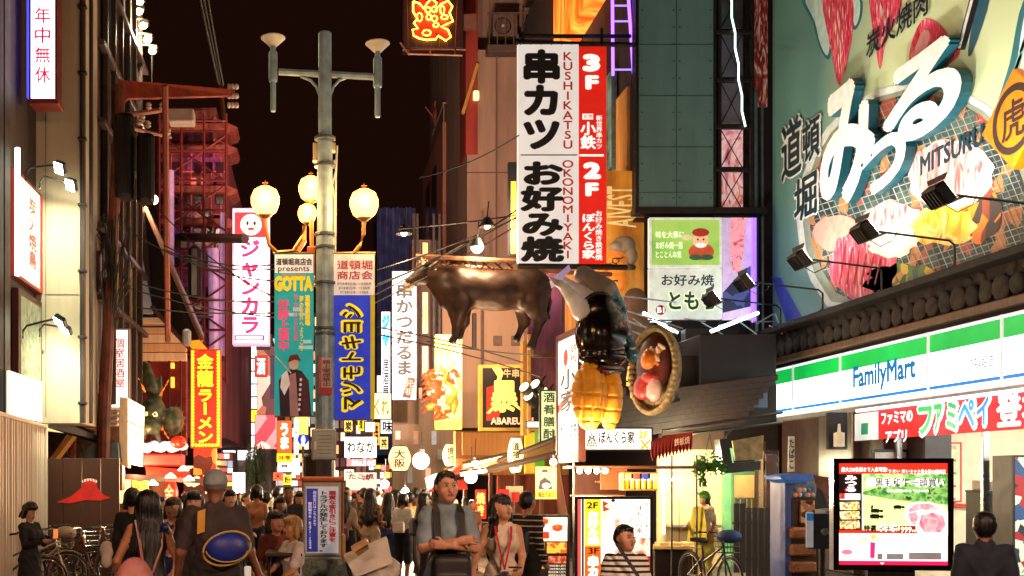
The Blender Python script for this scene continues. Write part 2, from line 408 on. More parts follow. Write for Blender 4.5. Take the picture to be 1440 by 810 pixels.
# joints of the paving show in the open patch: dark lines, real grooves filled with slabs
sl = bpy.data.meshes.new('paving_slab')
sl = mesh_of('paving_slab', MB().bbox((-.295, -.295, 0), (.295, .295, .012), .006), MIX(['#3a322e', '#514742', '#5b514b'], scale=7, rough=.4, detail=9))
gr = bpy.data.objects['ground']
for i in range(14):
    for j in range(20):
        o = link('paving_slab', sl, gr, (-2.6+.6*i+.3*(j % 2), 19.6+.6*j, .001+random.random()*.002), (0, 0, random.choice((0, R(90), R(180)))))
# ================================================================ RIGHT: convenience store
G = 'flood lamps on long arms below the big billboard'
st = Thing('store_building', 'convenience store building with bright open shop front and stone cornice at the right', 'building', (11, 18, 0))
conc = M('#6e625b', .8, var=.3, scale=3, bump=.2, kind='streak')
st.part('wall', MB().box((10.35, 8, 3.0), (16, 24.9, 13)).box((12.2, 21.6, 0), (16, 24.9, 3.0)).box((10.3, 24.5, 0), (12.2, 24.9, 3.0)), conc)
st.part('ceiling', MB().box((10.35, 8, 2.93), (15.9, 21.55, 2.99)), M('#d8d4c8', .7))
st.part('partition', MB().box((10.35, 20.0, 0), (15.8, 20.12, 2.93)), M('#e9dcbc', .6, var=.08))
st.part('back_wall', MB().box((15.8, 8, 0), (15.95, 20, 2.93)), M('#e6e0cf', .6, var=.08))
st.part('threshold', MB().box((10.2, 8, .004), (15.8, 20, .03)), M('#b9b3a6', .3))
st.part('pillar', MB().bbox((9.95, 21.0, 0), (10.34, 22.4, 3.0), .02), M('#8a8583', .35, .8, var=.25, scale=3, kind='streak'))
st.part('service_wall', MB().box((10.1, 20.15, 0), (10.34, 20.98, 3.0)), M('#4a3a3a', .5, var=.3))
st.part('service_wall', MB().box((10.1, 22.42, 0), (10.34, 24.5, 3.0)), M('#3a2620', .5, var=.3))
# bright tube lamps inside
for k, yy in enumerate((11.5, 14.5, 17.5)):
    st.part('ceiling_lamp', MB().bbox((10.9, yy-.1, 2.86), (13.4, yy+.1, 2.93), .02), E('#fff8ee', 52))
# open door frames
fr = M('#a9adb0', .3, .9)
m = MB()
for yy in (15.9, 17.35, 19.9): m.bbox((10.2, yy-.04, 0), (10.3, yy+.04, 2.9), .006)
m.box((10.2, 9, 2.84), (10.3, 20, 2.93)); st.part('door_frame', m, fr)
st.part('glass_door', MB().box((10.24, 14.4, .05), (10.26, 15.85, 2.84)), GLASS('#9fb4b4', .3))
st.part('door_stripe', MB().box((10.228, 14.4, .8), (10.236, 15.85, 1.1)), M('#2f9d4a', .5))
# cornice: a row of rounded stones over a ledge
cor = Thing('stone_cornice', 'dark cornice of rounded stones above the green and white shop sign', 'cornice', (10, 19, 4.12))
cor.part('backing', MB().box((9.95, 11, 4.13), (10.34, 24.7, 4.86)), M('#1f1916', .9))
cor.part('ledge', MB().bbox((9.62, 11, 4.86), (10.34, 24.75, 4.97), .02), M('#1c1614', .8, var=.4, scale=9, bump=.4))
cor.part('trim', MB().bbox((9.78, 11, 4.2), (9.96, 24.7, 4.33), .02), M('#6a4d35', .5, var=.3, kind='wood'))
sm = [M(c, .85, var=.45, scale=8, bump=.8) for c in ('#2b2521', '#352d28', '#221e1b')]
stones = []
for k in range(3):
    a = random.Random(k); prof = [(0.0, -.12), (.1, -.115), (.175, -.07), (.19, 0), (.17, .08), (.09, .115), (0, .12)]
    mb = MB(); mb.lathe((0, 0, 0), [(r*(1+.08*a.uniform(-1, 1)), h*1.0) for r, h in prof], 9, ax='x'); mb.smooth = True; stones.append(mesh_of('stone', mb, sm[k]))
for i in range(36):
    link('stone', random.choice(stones), cor.e, (-.08, 24.4-19-.365*i, .4+.01*random.random()), (random.uniform(0, 6), 0, 0), (.45, random.uniform(.85, 1.12), random.uniform(.8, 1.2)))
    if i % 3: link('stone', random.choice(stones), cor.e, (-.03, 24.22-19-.365*i, .64), (random.uniform(0, 6), 0, 0), (.4, .85, .55))
# sign box
sg = Thing('shop_sign', 'long lit white shop sign with green band and blue line reading FamilyMart', 'sign', (10, 18, 3.12))
sg.part('casing', MB().bbox((9.9, 11, 3.08), (10.34, 24.42, 4.12), .01), M('#c9c9c9', .4, .4))
sg.part('soffit', MB().box((9.94, 11, 3.0), (10.5, 24.38, 3.078)), M('#9a9a9c', .4, .5))
bd = rside(sg, 9.9)
cuts = [24.4, 23.4, 21.3, 18.25, 16.3, 13.8, 11.2]
for a, b in zip(cuts[:-1], cuts[1:]):
    sg.part('light_panel', MB().box((9.885, b+.03, 3.13), (9.899, a-.03, 4.09)), E('#f4f8ff', 1.7, var=.03))
    sg.part('green_band', MB().box((9.878, b+.031, 3.78), (9.8845, a-.031, 4.07)), E('#10a040', .8, var=.15))
    sg.part('blue_line', MB().box((9.878, b+.031, 3.19), (9.8845, a-.031, 3.245)), E('#1070c8', .7))
m = MB()
for c in cuts: m.bbox((9.86, c-.03, 3.08), (9.9, c+.03, 4.12), .005)
m.box((9.863, 11, 3.085), (9.897, 24.4, 3.128)); m.box((9.863, 11, 4.092), (9.897, 24.4, 4.115))
sg.part('frame', m, M('#e8eaee', .3, .2, emit=.35))
bd = rside(sg, 9.878)
bd.tpx(1200, 507, 1288, 548, 'FamilyMart', E('#0470b8', .35), bold=.035)
bd.tpx(1362, 501, 1398, 518, '道頓堀店', M('#5a5f66'), bold=.01)
bd.flush()
# red banner under it
ba = Thing('banner', 'red shop banner with big green and blue katakana hung under the shop sign', 'banner', (9.95, 17, 2.3))
za, zb = 2.45, 2.98
ba.part('cloth', MB().slab([(9.72, 20.45, za), (9.72, 12.5, za), (9.84, 12.5, zb), (9.84, 20.45, zb)], (.02, 0, .0)), M('#d3131d', .6, emit=.45, var=.2, scale=2))
bd = rside(ba, 9.715)
bd.rect((-20.4, za), (-19.55, zb-.05), M('#dfe6e4', .6, emit=.5, var=.15), k=0)
for x0, x1, y0, y1, t, c in ((1240, 1284, 578, 596, 'ファミマの', '#ffffff'), (1246, 1276, 604, 622, 'アプリ', '#ffffff')):
    bd.tpx(x0, y0, x1, y1, t, E(c, .9), bold=.03, k=3)
for i, (t, x0, x1, c) in enumerate((('フ', 1290, 1316, '#1fa34e'), ('ァ', 1312, 1330, '#1fa34e'), ('ミ', 1330, 1350, '#28a35a'), ('ペ', 1346, 1376, '#1d90d0'), ('イ', 1372, 1396, '#1c7fd6'))):
    yc = 592-(x0-1290)*.16
    bd.tpx(x0, yc-26, x1, yc+24, t, E('#ffffff', .95), bold=.11, k=3)
    bd.tpx(x0+3, yc-21, x1-3, yc+19, t, E(c, .8), bold=.035, k=8)
bd.tpx(1402, 552, 1438, 600, '登', E('#ffffff', 1), bold=.04, k=3); bd.tpx(1438, 546, 1476, 596, '場', E('#ffffff', 1), bold=.04, k=3)
bd.rect((-20.15, za+.1), (-19.9, za+.3), M('#2e9b76', .6, emit=.3), k=2)
bd.flush()
ba.part('roller', MB().tube([(9.8, 20.5, 2.995), (9.8, 12.4, 2.995)], .03, 8), M('#f0f0f4', .4, emit=1.2))
# posters on the cream partition, seen through the open front
t, b = panel('poster', 'cream notice poster with red border on the cream wall inside the shop', 'poster', 1290, 622, 1352, 706, 19.9, M('#f0dfb8', .6), M('#d02a1c', .5), th=.03, fw=.025)
for j in range(4):
    for i in range(2): b.opx(1303+26*i, 640+18*j, 3, 3, M('#d06020')); b.rpx(1298+26*i, 646+18*j, 1318+26*i, 649+18*j, M('#8a7a60')); b.rpx(1300+26*i, 652+18*j, 1314+26*i, 654+18*j, M('#c9a030'))
b.tpx(1298, 626, 1344, 632, 'ファミペイのご利用方法', M('#c02018')); b.flush()
one('wall_rail', MB().box((10.5, 19.9, 1.28), (12.2, 19.98, 1.33)), M('#c8261a', .4), 'red rail along the cream wall below the notice poster', 'rail')
t, b = panel('poster', 'pale notice board on the dark wall at the back of the shop entrance', 'poster', 1226, 632, 1278, 668, 19.95, M('#cfd3c9', .5), M('#22201f', .5), th=.03, fw=.05); b.flush()
one('wall_cabinet', MB().bbox((10.42, 19.4, 2.0), (10.9, 19.98, 2.9), .02), M('#2a2526', .5), 'dark wall cabinet beside the pale notice board', 'cabinet')
# rack with cups, microwave on top
rk = Thing('shelf_rack', 'black shelf rack holding white cups behind the boy in the navy shirt', 'shelf', (11.1, 17.8, 0))
a = P(1373, 810, 18); b_ = P(1424, 692, 18)
rk.part('side_panel', MB().bbox((a.x, 17.7, 0), (a.x+.33, 18.3, b_.z), .01), M('#120f0e', .4))
rk.part('side_panel', MB().bbox((b_.x-.02, 17.7, 0), (b_.x+.02, 18.3, b_.z), .01), M('#2a2522', .4))
rk.part('top', MB().bbox((a.x, 17.68, b_.z), (b_.x+.03, 18.32, b_.z+.03), .006), M('#332d29', .4))
rk.part('back_panel', MB().box((a.x+.34, 18.27, 0), (b_.x-.03, 18.29, b_.z)), M('#171412', .6))
for k in range(6):
    z = b_.z-.18-.21*k; rk.part('shelf', MB().box((a.x+.33, 17.72, z-.015), (b_.x-.02, 18.26, z)), M('#3a332f', .4))
one('microwave', MB().bbox((P(1376, 0, 18).x, 17.75, b_.z+.03), (P(1406, 0, 18).x, 18.2, b_.z+.19), .02).bbox((P(1380, 0, 18).x, 17.73, b_.z+.06), (P(1398, 0, 18).x, 17.76, b_.z+.16), .004), M('#cfc9bd', .4), 'cream counter machine on top of the black shelf rack', 'machine')
for i, (px, c) in enumerate(((1409, '#3b6fb0'), (1414, '#b03a2a'), (1419, '#d8c040'))):
    p = P(px, 0, 17.9); one('bottle', MB().lathe((p.x, 17.9, b_.z+.03), [(.035, 0), (.035, .14), (.015, .17), (.015, .2)], 10), M(c, .3), ('blue', 'red', 'yellow')[i]+' bottle on top of the black shelf rack', 'bottle')
cupm = mesh_of('cup', MB().lathe((0, 0, 0), [(.05, 0), (.05, .01), (.062, .11), (.058, .11), (.045, .02)], 14), M('#eeeae0', .4, emit=.15))
for k in range(5):
    z = b_.z-.18-.21*k
    for i in range(2):
        if (k, i) in ((1, 0), (3, 1), (4, 0)): continue
        o = link('cup', cupm, None, (a.x+.42+.14*i, 17.85, z+.001), sc=(.9, .9, .9))
        tags(o, 'white cup on the %s shelf of the black rack, %s' % (('top', 'second', 'third', 'fourth', 'fifth')[k], ('nearer the side panel', 'nearer the shop door')[i]), 'cup', 'cups on the rack')
t, b = panel('vending_machine', 'dark drinks cabinet with red and blue goods behind the glass door', 'cabinet', 1424, 640, 1475, 812, 16.6, MIX(['#1c2530', '#b5c3b0', '#8f1d22', '#20406a', '#15181c'], scale=7, kind='cell', emit=.5), BLACK, th=.5, fw=.03)
b.flush()
# ---------------------------------------------------------------- billboard over the store
bb = Thing('billboard', 'huge pale green restaurant billboard with raised white letters and grilling meat', 'billboard', (10, 18.5, 4.9))
XB = 9.98
bb.part('case', MB().box((XB+.03, 10.5, 4.98), (10.34, 24.75, 14)), M('#20282a', .6))
depth_mat[0] = M('#145462', .4, emit=.03)
base = bpy.data.materials.new('billboard_print_light'); base.use_nodes = True
N_, L_ = base.node_tree.nodes, base.node_tree.links; pb = N_['Principled BSDF']
tc = N_.new('ShaderNodeTexCoord'); gm = N_.new('ShaderNodeMapping'); gm.inputs['Location'].default_value = (0, 1.3/5.4, -3.8/5.4); gm.inputs['Scale'].default_value = (0, 1/5.4, 1/5.4)
L_.new(tc.outputs['Object'], gm.inputs[0]); g = N_.new('ShaderNodeTexGradient'); g.gradient_type = 'SPHERICAL'; L_.new(gm.outputs[0], g.inputs[0])
r_ = N_.new('ShaderNodeValToRGB'); L_.new(g.outputs[0], r_.inputs[0]); e_ = r_.color_ramp.elements
e_[0].position = 0; e_[0].color = (*srgb('#62908a'), 1); e_[1].position = .55; e_[1].color = (*srgb('#c3d3a6'), 1)  # pale centre is part print, part flood lamp light put into the colour
L_.new(r_.outputs[0], pb.inputs['Base Color']); pb.inputs['Roughness'].default_value = .42
bb.part('sheet', MB().box((XB, 10.6, 5.0), (XB+.029, 24.7, 13.95)), base)
b = rside(bb, XB)
meat = MIX(['#8e1428', '#c22a45', '#d9536a', '#f3c6c4'], scale=3, dist=2.2, stretch=(1, 3.5, .6), rough=.4)
meatp = MIX(['#b0404a', '#e08a88', '#f4c9c0', '#fff0ea'], scale=2.2, dist=2, stretch=(1, 2.5, .7), rough=.4)
teal = M('#bfe0dc', .4); tealo = M('#2f6f78', .4); ink = M('#10161a', .4); wht = M('#f4f6f2', .4); 
b.spx([(1128, 0), (1160, 0), (1170, 50), (1166, 84), (1152, 66), (1142, 30)], tealo); b.spx([(1133, 0), (1157, 0), (1167, 50), (1164, 78), (1154, 62), (1146, 30)], teal, k=2)
b.spx([(1157, -10), (1196, -10), (1200, 40), (1190, 95), (1180, 120), (1172, 85), (1163, 40)], meat, k=3)
b.spx([(1196, 0), (1212, 0), (1212, 24), (1203, 42), (1196, 30)], tealo, k=1); b.spx([(1197, 0), (1209, 0), (1209, 22), (1202, 36)], teal, k=2)
b.spx([(1226, -10), (1268, -10), (1262, 26), (1246, 60), (1238, 98), (1231, 60), (1225, 22)], meat, k=2)
b.spx([(1280, 70), (1296, 30), (1316, 30), (1340, 56), (1350, 76), (1320, 100), (1284, 110)], meat, k=2)
b.ppx([(1366, -8), (1380, -8), (1358, 70), (1346, 70)], ink, k=4); b.ppx([(1368, -8), (1372, -8), (1352, 68), (1348, 68)], wht, k=5)
b.spx([(1376, 0), (1392, 0), (1370, 70), (1362, 72)], M('#1b4f63'), k=3)
# pale hand coming in from the right
b.spx([(1440, 0), (1480, -20), (1500, 120), (1440, 205), (1405, 300), (1375, 300), (1390, 220), (1402, 150), (1420, 90)], tealo, k=2)
b.spx([(1447, 5), (1490, -10), (1500, 110), (1434, 200), (1400, 292), (1380, 294), (1398, 215), (1410, 150), (1430, 90)], M('#e8f4f2', .4), k=3)
fat = M('#f3d4cf', .4); rs_ = random.Random(2)
for (x0, x1, y0, y1) in ((1162, 1192, 0, 100), (1230, 1260, 0, 70)):
    for k in range(9): x = rs_.uniform(x0+3, x1-3); y = rs_.uniform(y0, y1-26); x += (1177-x)*y/150 if x0 < 1200 else 0; b.ppx([(x, y), (x+1.3, y+8), (x+.4, y+22), (x-.7, y+10)], fat, k=4)
b.spx([(1286, 76), (1298, 44), (1308, 48), (1300, 80), (1290, 96)], M('#e8a8b0', .4), k=3)
for k in range(5): b.spx([(1452-9*k, 20+30*k), (1456-9*k, 22+30*k), (1440-9*k, 70+30*k), (1436-9*k, 68+30*k)], M('#8cc4c0', .4), k=5)
# grill plate: rim, coals, wires, slices, flame (flat print)
def blob(cx, cy, rx, ry, n=26, j=.0, seed=1, a0=0, a1=6.2832):
    q = random.Random(seed); return [(cx+rx*(1+j*q.uniform(-1, 1))*math.cos(a0+(a1-a0)*i/n), cy+ry*(1+j*q.uniform(-1, 1))*math.sin(a0+(a1-a0)*i/n)) for i in range(n)]
def clip_low(pts):                       # keep above the lower edge of the sheet
    return [(x, min(y, 462-(x-1092)*.323)) for x, y in pts]
b.ppx(clip_low(blob(1292, 305, 172, 190)), M('#d8e4e0', .4), k=2)
b.ppx(clip_low(blob(1292, 305, 163, 180)), M('#8f9a84', .4), k=3)
coal = MIX(['#1d2c2e', '#2e4240', '#a8482e', '#4a5a50', '#22302f', '#c07a38', '#7a2e22'], scale=4.2, kind='cell', rough=.5)
b.ppx(clip_low(blob(1292, 300, 154, 168)), coal, k=4)
def inside(x, y): return ((x-1292)/152)**2+((y-300)/166)**2 < 1 and y < 455-(x-1092)*.323
wires = []
for s_, (dx, dy) in ((0, (1, -.32)), (1, (.42, 1))):
    nx, ny = -dy, dx
    for i in range(-28, 29):
        cx, cy = 1292+nx*i*8.5, 300+ny*i*8.5
        ts = [t_ for t_ in np.arange(-240, 240, 4) if inside(cx+dx*t_, cy+dy*t_)]
        if len(ts) > 2:
            p, q = (cx+dx*ts[0], cy+dy*ts[0]), (cx+dx*ts[-1], cy+dy*ts[-1]); l = math.hypot(dx, dy)
            ox, oy = -dy/l*.65, dx/l*.65
            b.ppx([(p[0]-ox, p[1]-oy), (q[0]-ox, q[1]-oy), (q[0]+ox, q[1]+oy), (p[0]+ox, p[1]+oy)], M(random.choice(('#8e9c98', '#aab6b0', '#74827e')), .4), k=5+s_)
b.spx(blob(1180, 328, 34, 26, j=.06, seed=3), M('#ee9a88', .4), k=8)
b.spx(clip_low(blob(1218, 372, 48, 50, j=.1, seed=4)), meat, k=9)
b.spx(blob(1262, 318, 46, 34, j=.14, seed=5), meatp, k=8); b.spx(blob(1256, 340, 34, 22, j=.14, seed=6), M('#f4dcc8', .4), k=10)
b.spx(blob(1338, 246, 60, 50, j=.08, seed=7), M('#efe0d4', .4), k=8); b.spx(blob(1334, 240, 50, 40, j=.1, seed=8), meatp, k=10); b.spx(blob(1378, 300, 34, 40, j=.1, seed=18), MIX(['#e8821c', '#8a3a1c', '#3a2a24', '#c8581c'], scale=4, kind='cell', rough=.5), k=7)
b.spx(blob(1330, 318, 48, 28, j=.16, seed=9), MIX(['#f08a18', '#ffc23a', '#ffe98a', '#e86a20'], scale=2.4, dist=1.2, rough=.4), k=9)
for k in range(6): b.ppx([(1190+10*k, 344+4*k), (1192+10*k, 344+4*k), (1184+10*k, 400), (1182+10*k, 400)], M('#8a2a2c', .4), k=12); b.ppx([(1300+12*k, 214), (1303+12*k, 214), (1297+12*k, 268), (1294+12*k, 268)], M('#d89a8c', .4), k=12)
veg = MIX(['#c9902a', '#5e7a3a', '#d8b84a', '#3f5a4a', '#b5563a'], scale=6, kind='cell')
b.ppx(clip_low(blob(1272, 396, 52, 26, j=.16, seed=10)), veg, k=9)
b.ppx([(1085, 390), (1098, 390), (1128, 446), (1106, 452)], M('#3b50b0', .4), k=2)
b.flush()
# raised letters
for t_, x0, y0, x1, y1 in (('み', 1168, 112, 1248, 286), ('つ', 1222, 194, 1292, 268), ('る', 1258, 70, 1372, 192)):
    b.tpx(x0, y0, x1, y1, t_, wht, bold=.043, k=14, depth=.17, name='letter')
b.flush(); depth_mat[0] = M('#1b4f63', .4)
for x0, y0, x1, y1, t_ in ((1102, 166, 1130, 250, '道'), (1132, 166, 1156, 226, '頓'), (1120, 246, 1152, 308, '堀')):
    b.tpx(x0-2, y0-2, x1+2, y1+2, t_, wht, bold=.085, k=11); b.tpx(x0, y0, x1, y1, t_, M('#12343a', .4), bold=.02, k=17, name='print')
b.tpx(1221, 14, 1308, 52, '炭火焼肉', ink, bold=.02, k=12)
b.tpx(1297, 196, 1386, 226, 'MITSURU', M('#123a48', .4), bold=.03, k=12)
b.flush()
# flood lamps
for i, (Yb, xh, wd) in enumerate(((15.0, 8.25, 'first from the orange diamond sign'), (17.2, 8.33, 'second from the orange diamond sign'), (19.4, 8.3, 'third, in front of the grilled meat'), (21.65, 8.2, 'fourth, beside the white and green sign'), (23.6, 8.26, 'last, in front of the lower white sign'))):
    z0 = 4.97; zh = 5.5
    fl = Thing('flood_lamp', 'black flood lamp on a long arm, '+wd, 'lamp', (9.7, Yb, z0), group=G)
    fl.part('arm', MB().tube([(9.7, Yb, z0), (9.7, Yb, z0+.33), (9.62, Yb, z0+.4), (xh+.1, Yb, zh+.02)], .018, 6), BLACK)
    fl.part('base_plate', MB().bbox((9.64, Yb-.05, z0), (9.76, Yb+.05, z0+.02), .004), BLACK)
    M4 = Matrix.Translation((xh, Yb, zh)) @ Matrix.Rotation(R(-38), 4, 'Y')
    hd = MB(); hd.bbox((-.08, -.19, -.15), (.08, .19, .15), .02); hd.slab([(.08, -.2, -.16), (.08, .2, -.16), (.13, .24, -.2), (.13, -.24, -.2)], (0, 0, .012)).slab([(.08, -.2, .15), (.08, .2, .15), (.13, .24, .2), (.13, -.24, .2)], (0, 0, .012))
    for k in range(5): hd.box((-.12, -.15+.07*k, -.12), (-.08, -.14+.07*k, .12))
    fl.part('housing', hd.xf(M4), BLACK)
    fl.part('lens', MB().box((.081, -.16, -.12), (.088, .16, .12)).xf(M4), E('#fff6e6', 18))
    fl.part('cable', MB().tube([(xh+.05, Yb, zh-.1), (xh+.25, Yb, zh-.22), (xh+.45, Yb, zh-.12), (xh+.5, Yb, zh)], .008, 4), BLACK)
    if i < 4:
        l = bpy.data.lights.new('lamp_light', 'SPOT'); l.energy = 240; l.spot_size = R(125); l.spot_blend = .8; l.color = (1, .96, .88); l.shadow_soft_size = .12
        lo = bpy.data.objects.new('lamp_light', l); COL.objects.link(lo); lo.location = (xh+.12, Yb, zh+.06)
        lo.rotation_euler = Vector((1.5, 0, 1.9)).to_track_quat('-Z', 'Y').to_euler()
# orange diamond
dm = Thing('diamond_sign', 'orange diamond sign with dark brush character at the billboard edge', 'sign', (9.5, 15.2, 6.2))
yc, zc = 15.35, 6.62; dm.part('casing', MB().slab([(9.45, yc+.72, zc), (9.45, yc, zc-.68), (9.45, yc-.72, zc), (9.45, yc, zc+.68)], (.12, 0, 0)), M('#e87008', .4, emit=.3))
b = rside(dm, 9.45); ro = []
b.poly([(-yc+.47*math.cos(a), zc+.47*math.sin(a)) for a in np.linspace(.5, 6.1, 30)]+[(-yc+.37*math.cos(a), zc+.37*math.sin(a)) for a in np.linspace(6.1, .5, 30)], M('#2a1c14'), k=1)
b.text((-yc-.25, zc-.27), (-yc+.25, zc+.27), '虎', M('#2a1c14'), k=2, bold=.02); b.flush()
dm.part('bracket', MB().tube([(9.57, yc, zc+.4), (10.0, yc, zc+.4)], .03).tube([(9.57, yc, zc-.4), (10.0, yc, zc-.4)], .03), STEEL)
# ================================================================ RIGHT: the set-back building and its signs
def bxpx(mb, x0, y0, x1, y1, Y, d, c=.01):
    a = P(x0, y1, Y); b = P(x1, y0, Y); return mb.bbox((a.x, Y, a.z), (b.x, Y+d, b.z), c)
cb = Thing('corner_building', 'dark corner building set back behind the tall plain green board', 'building', (8.5, 25.2, 0))
cb.part('wall', MB().box((7.05, 25.2, 3.1), (10.3, 38, 17)), M('#2b201d', .8, var=.4, scale=2, kind='streak'))
cb.part('lower_wall', MB().box((9.2, 25.2, 0), (10.3, 38, 3.1)), M('#241a17', .8))
# receding side: warm-lit cladding, windows, relief of a man
sid = rside(cb, 7.05)
cb.part('cladding', MB().box((6.98, 25.3, 5.0), (7.045, 31.5, 10.5)), M('#c58a42', .7, var=.5, scale=3, bump=.3, kind='streak'))
cb.part('glowing_orange_wall', MB().box((6.6, 27.3, 13.3), (7.04, 31.2, 17)), MIX(['#d8430a', '#f0661a', '#ff9a3a', '#c23a08'], scale=.9, emit=.75, dist=1, stretch=(1, 2, .5)))  # orange light on the wall, put in as colour and glow
wn = cb.part('window', MB().box((6.9, 26.2, 8.9), (7.0, 27.5, 11.3)), M('#4a5a52', .2, var=.4)); 
cb.part('pane', MB().box((6.88, 26.3, 9.0), (6.899, 26.82, 11.2)), M('#7a9c8c', .15, emit=.12, var=.5, scale=2), wn); cb.part('pane', MB().box((6.88, 26.9, 9.0), (6.899, 27.4, 11.2)), M('#5d7f72', .15, emit=.1, var=.5, scale=2), wn)
# neon ladder
nl = Thing('neon_ladder', 'violet neon ladder frame standing beside the orange lit wall', 'neon sign', (6.9, 25.25, 10.5))
NE = E('#7a4cff', 3, var=0)
a = [P(861, -30, 25), P(862, 106, 25), P(882, -30, 25), P(891, 106, 25)]
nl.part('neon_tube', MB().tube([a[0], a[1]], .035, 6), NE); nl.part('neon_tube', MB().tube([a[2], a[3]], .035, 6), NE)
for y in (8, 30, 64, 98): nl.part('rung', MB().tube([P(861, y, 25), P(884+y*.05, y, 25)], .022, 5), E('#9a86e8', .9, var=0))
# relief of a man on a sign board
rl = Thing('relief_sign', 'orange lit sign with raised relief of a grey haired man in glasses', 'sign', (7, 26, 3))
bd = front(rl, 25.15)
rl.part('board', bxpx(MB(), 851, 240, 906, 455, 25.15, .1), MIX(['#8a4a14', '#d08a2a', '#e8b45a'], scale=2, emit=.18, stretch=(1, 1, .3)))
def pp(x, y, d=0): v = P(x, y, 25.1); return (v.x, 25.1-d, v.z)
s = 1/63.7
rel = [ell(pp(868, 374), (14*s, .16, 24*s), 0, .04), ell(pp(873, 396), (11*s, .16, 12*s), 0, .05), ell(pp(857, 376, .1), (5*s, .1, 5*s), 0, .03), ell(pp(862, 390, .06), (6*s, .1, 3*s), 0, .02), ell(pp(848, 386), (6*s, .08, 10*s), 0, .02),
       ell(pp(877, 345, .02), (16*s, .2, 13*s), 1, .02), ell(pp(887, 360), (9*s, .18, 13*s), 1, .02), ell(pp(866, 347, .05), (10*s, .18, 7*s), 1, .02), cap(pp(893, 420), pp(900, 480), 15*s, 24*s, 2, .04), cap(pp(858, 366, .17), pp(876, 364, .17), 1.3*s, 1.3*s, 3, .004), ell(pp(863, 369, .15), (4.5*s, .05, 4*s), 3, .004), ell(pp(863, 369, .19), (3.4*s, .03, 3*s), 0, .002), cap(pp(856, 397, .12), pp(866, 396, .12), 1.2*s, 1.2*s, 3, .004)]
me = skin_mesh('figure', rel, .03, [M('#e8862a', .6, emit=.2), M('#8f7e68', .7, bump=.5, emit=.05), M('#6e5136', .7, emit=.05), BLACK])
o = link('figure', me, rl.e, -rl.loc)
bd.tpx(853, 262, 895, 320, 'AIVEST', M('#f4d890', .5, emit=.25), bold=.02, rot=90, k=3); bd.flush()
# tall plain green board
gb = Thing('hoarding', 'tall plain grey green board beside the violet neon ladder', 'board', (7.8, 24.6, 6.9))
m = MB(); bxpx(m, 898, -60, 1004, 291, 24.6, .15); gb.part('panel', m, M('#4c6660', .5, .1, var=.2, scale=1.5, emit=.17, kind='streak'))  # plain metal; a faint glow stands in for light falling on it
m = MB(); bxpx(m, 894, -60, 898.5, 300, 24.58, .3); bxpx(m, 1003.5, -60, 1008, 305, 24.58, .3); bxpx(m, 893, 291, 1080, 300, 24.5, .35); bxpx(m, 893, 306, 1010, 310, 24.55, .2)
gb.part('frame', m, IRON)
m = MB()
for y in (-10, 62, 134, 206, 270): bxpx(m, 899, y, 1003, y+1, 24.595, .01, .001)
bxpx(m, 951, -60, 952, 290, 24.594, .01, .001); gb.part('seam', m, M('#27403a', .6))
m = MB()
for y in range(-10, 290, 24):
    for x in (903, 947, 956, 999): m.lathe(P(x, y, 24.6), [(.02, 0), (.012, -.015)], 6, ax='y')
gb.part('bolt', m, M('#2c4a44', .4, .5), kind='stuff')
# steel tower with picture panels
tw = Thing('steel_tower', 'dark steel lattice tower with marbled meat pictures and a string of lamps', 'tower', (9.2, 24.7, 0))
m = MB()
for x in (1010, 1044, 1056): bxpx(m, x, -60, x+5, 470, 24.6 if x != 1044 else 24.9, .12)
for y in (42, 110, 176, 236, 295, 302): bxpx(m, 1008, y, 1060, y+5, 24.55, .08)
for y0, y1 in ((-20, 42), (47, 110), (115, 176), (181, 236), (241, 295)):
    m.tube([P(1013, y0, 24.68), P(1044, y1, 24.68)], .012, 4); m.tube([P(1044, y0, 24.7), P(1013, y1, 24.7)], .012, 4)
tw.part('lattice', m, IRON)
mp = MIX(['#8a3b46', '#d8909a', '#f2c8c2', '#c2625a', '#e8b8a0'], scale=2.2, dist=2, emit=.35, stretch=(1, 1, .5))
for i, (y0, y1, mm) in enumerate(((-40, 40, M('#3a3438', .5)), (48, 108, M('#4a4350', .5, emit=.1)), (116, 174, M('#5a4e58', .5, emit=.1)), (182, 234, mp), (242, 292, mp))):
    m = MB(); bxpx(m, 1014, y0, 1045, y1, 24.8, .04); tw.part('picture_panel', m, mm)
m = MB(); pts = [P(1025+i*2.4+(1.5 if i % 2 else -1), -20+i*22, 24.5) for i in range(10)]; m.tube(pts, .022, 5); tw.part('light_string', m, E('#d8fff0', 1.8))
m = MB(); bxpx(m, 1062, -60, 1080, 150, 25.0, .06); tw.part('side_poster', m, MIX(['#3a0f0c', '#7a241c', '#c8a090'], scale=2.5, dist=3, emit=.15, stretch=(3, 1, .6)))
m = MB(); m.tube([P(1062, 130, 24.9), P(1064, 470, 24.9)], .05, 8).tube([P(1072, 150, 25), P(1073, 480, 25)], .035, 8); tw.part('pipe', m, M('#6a7f84', .4, .4))
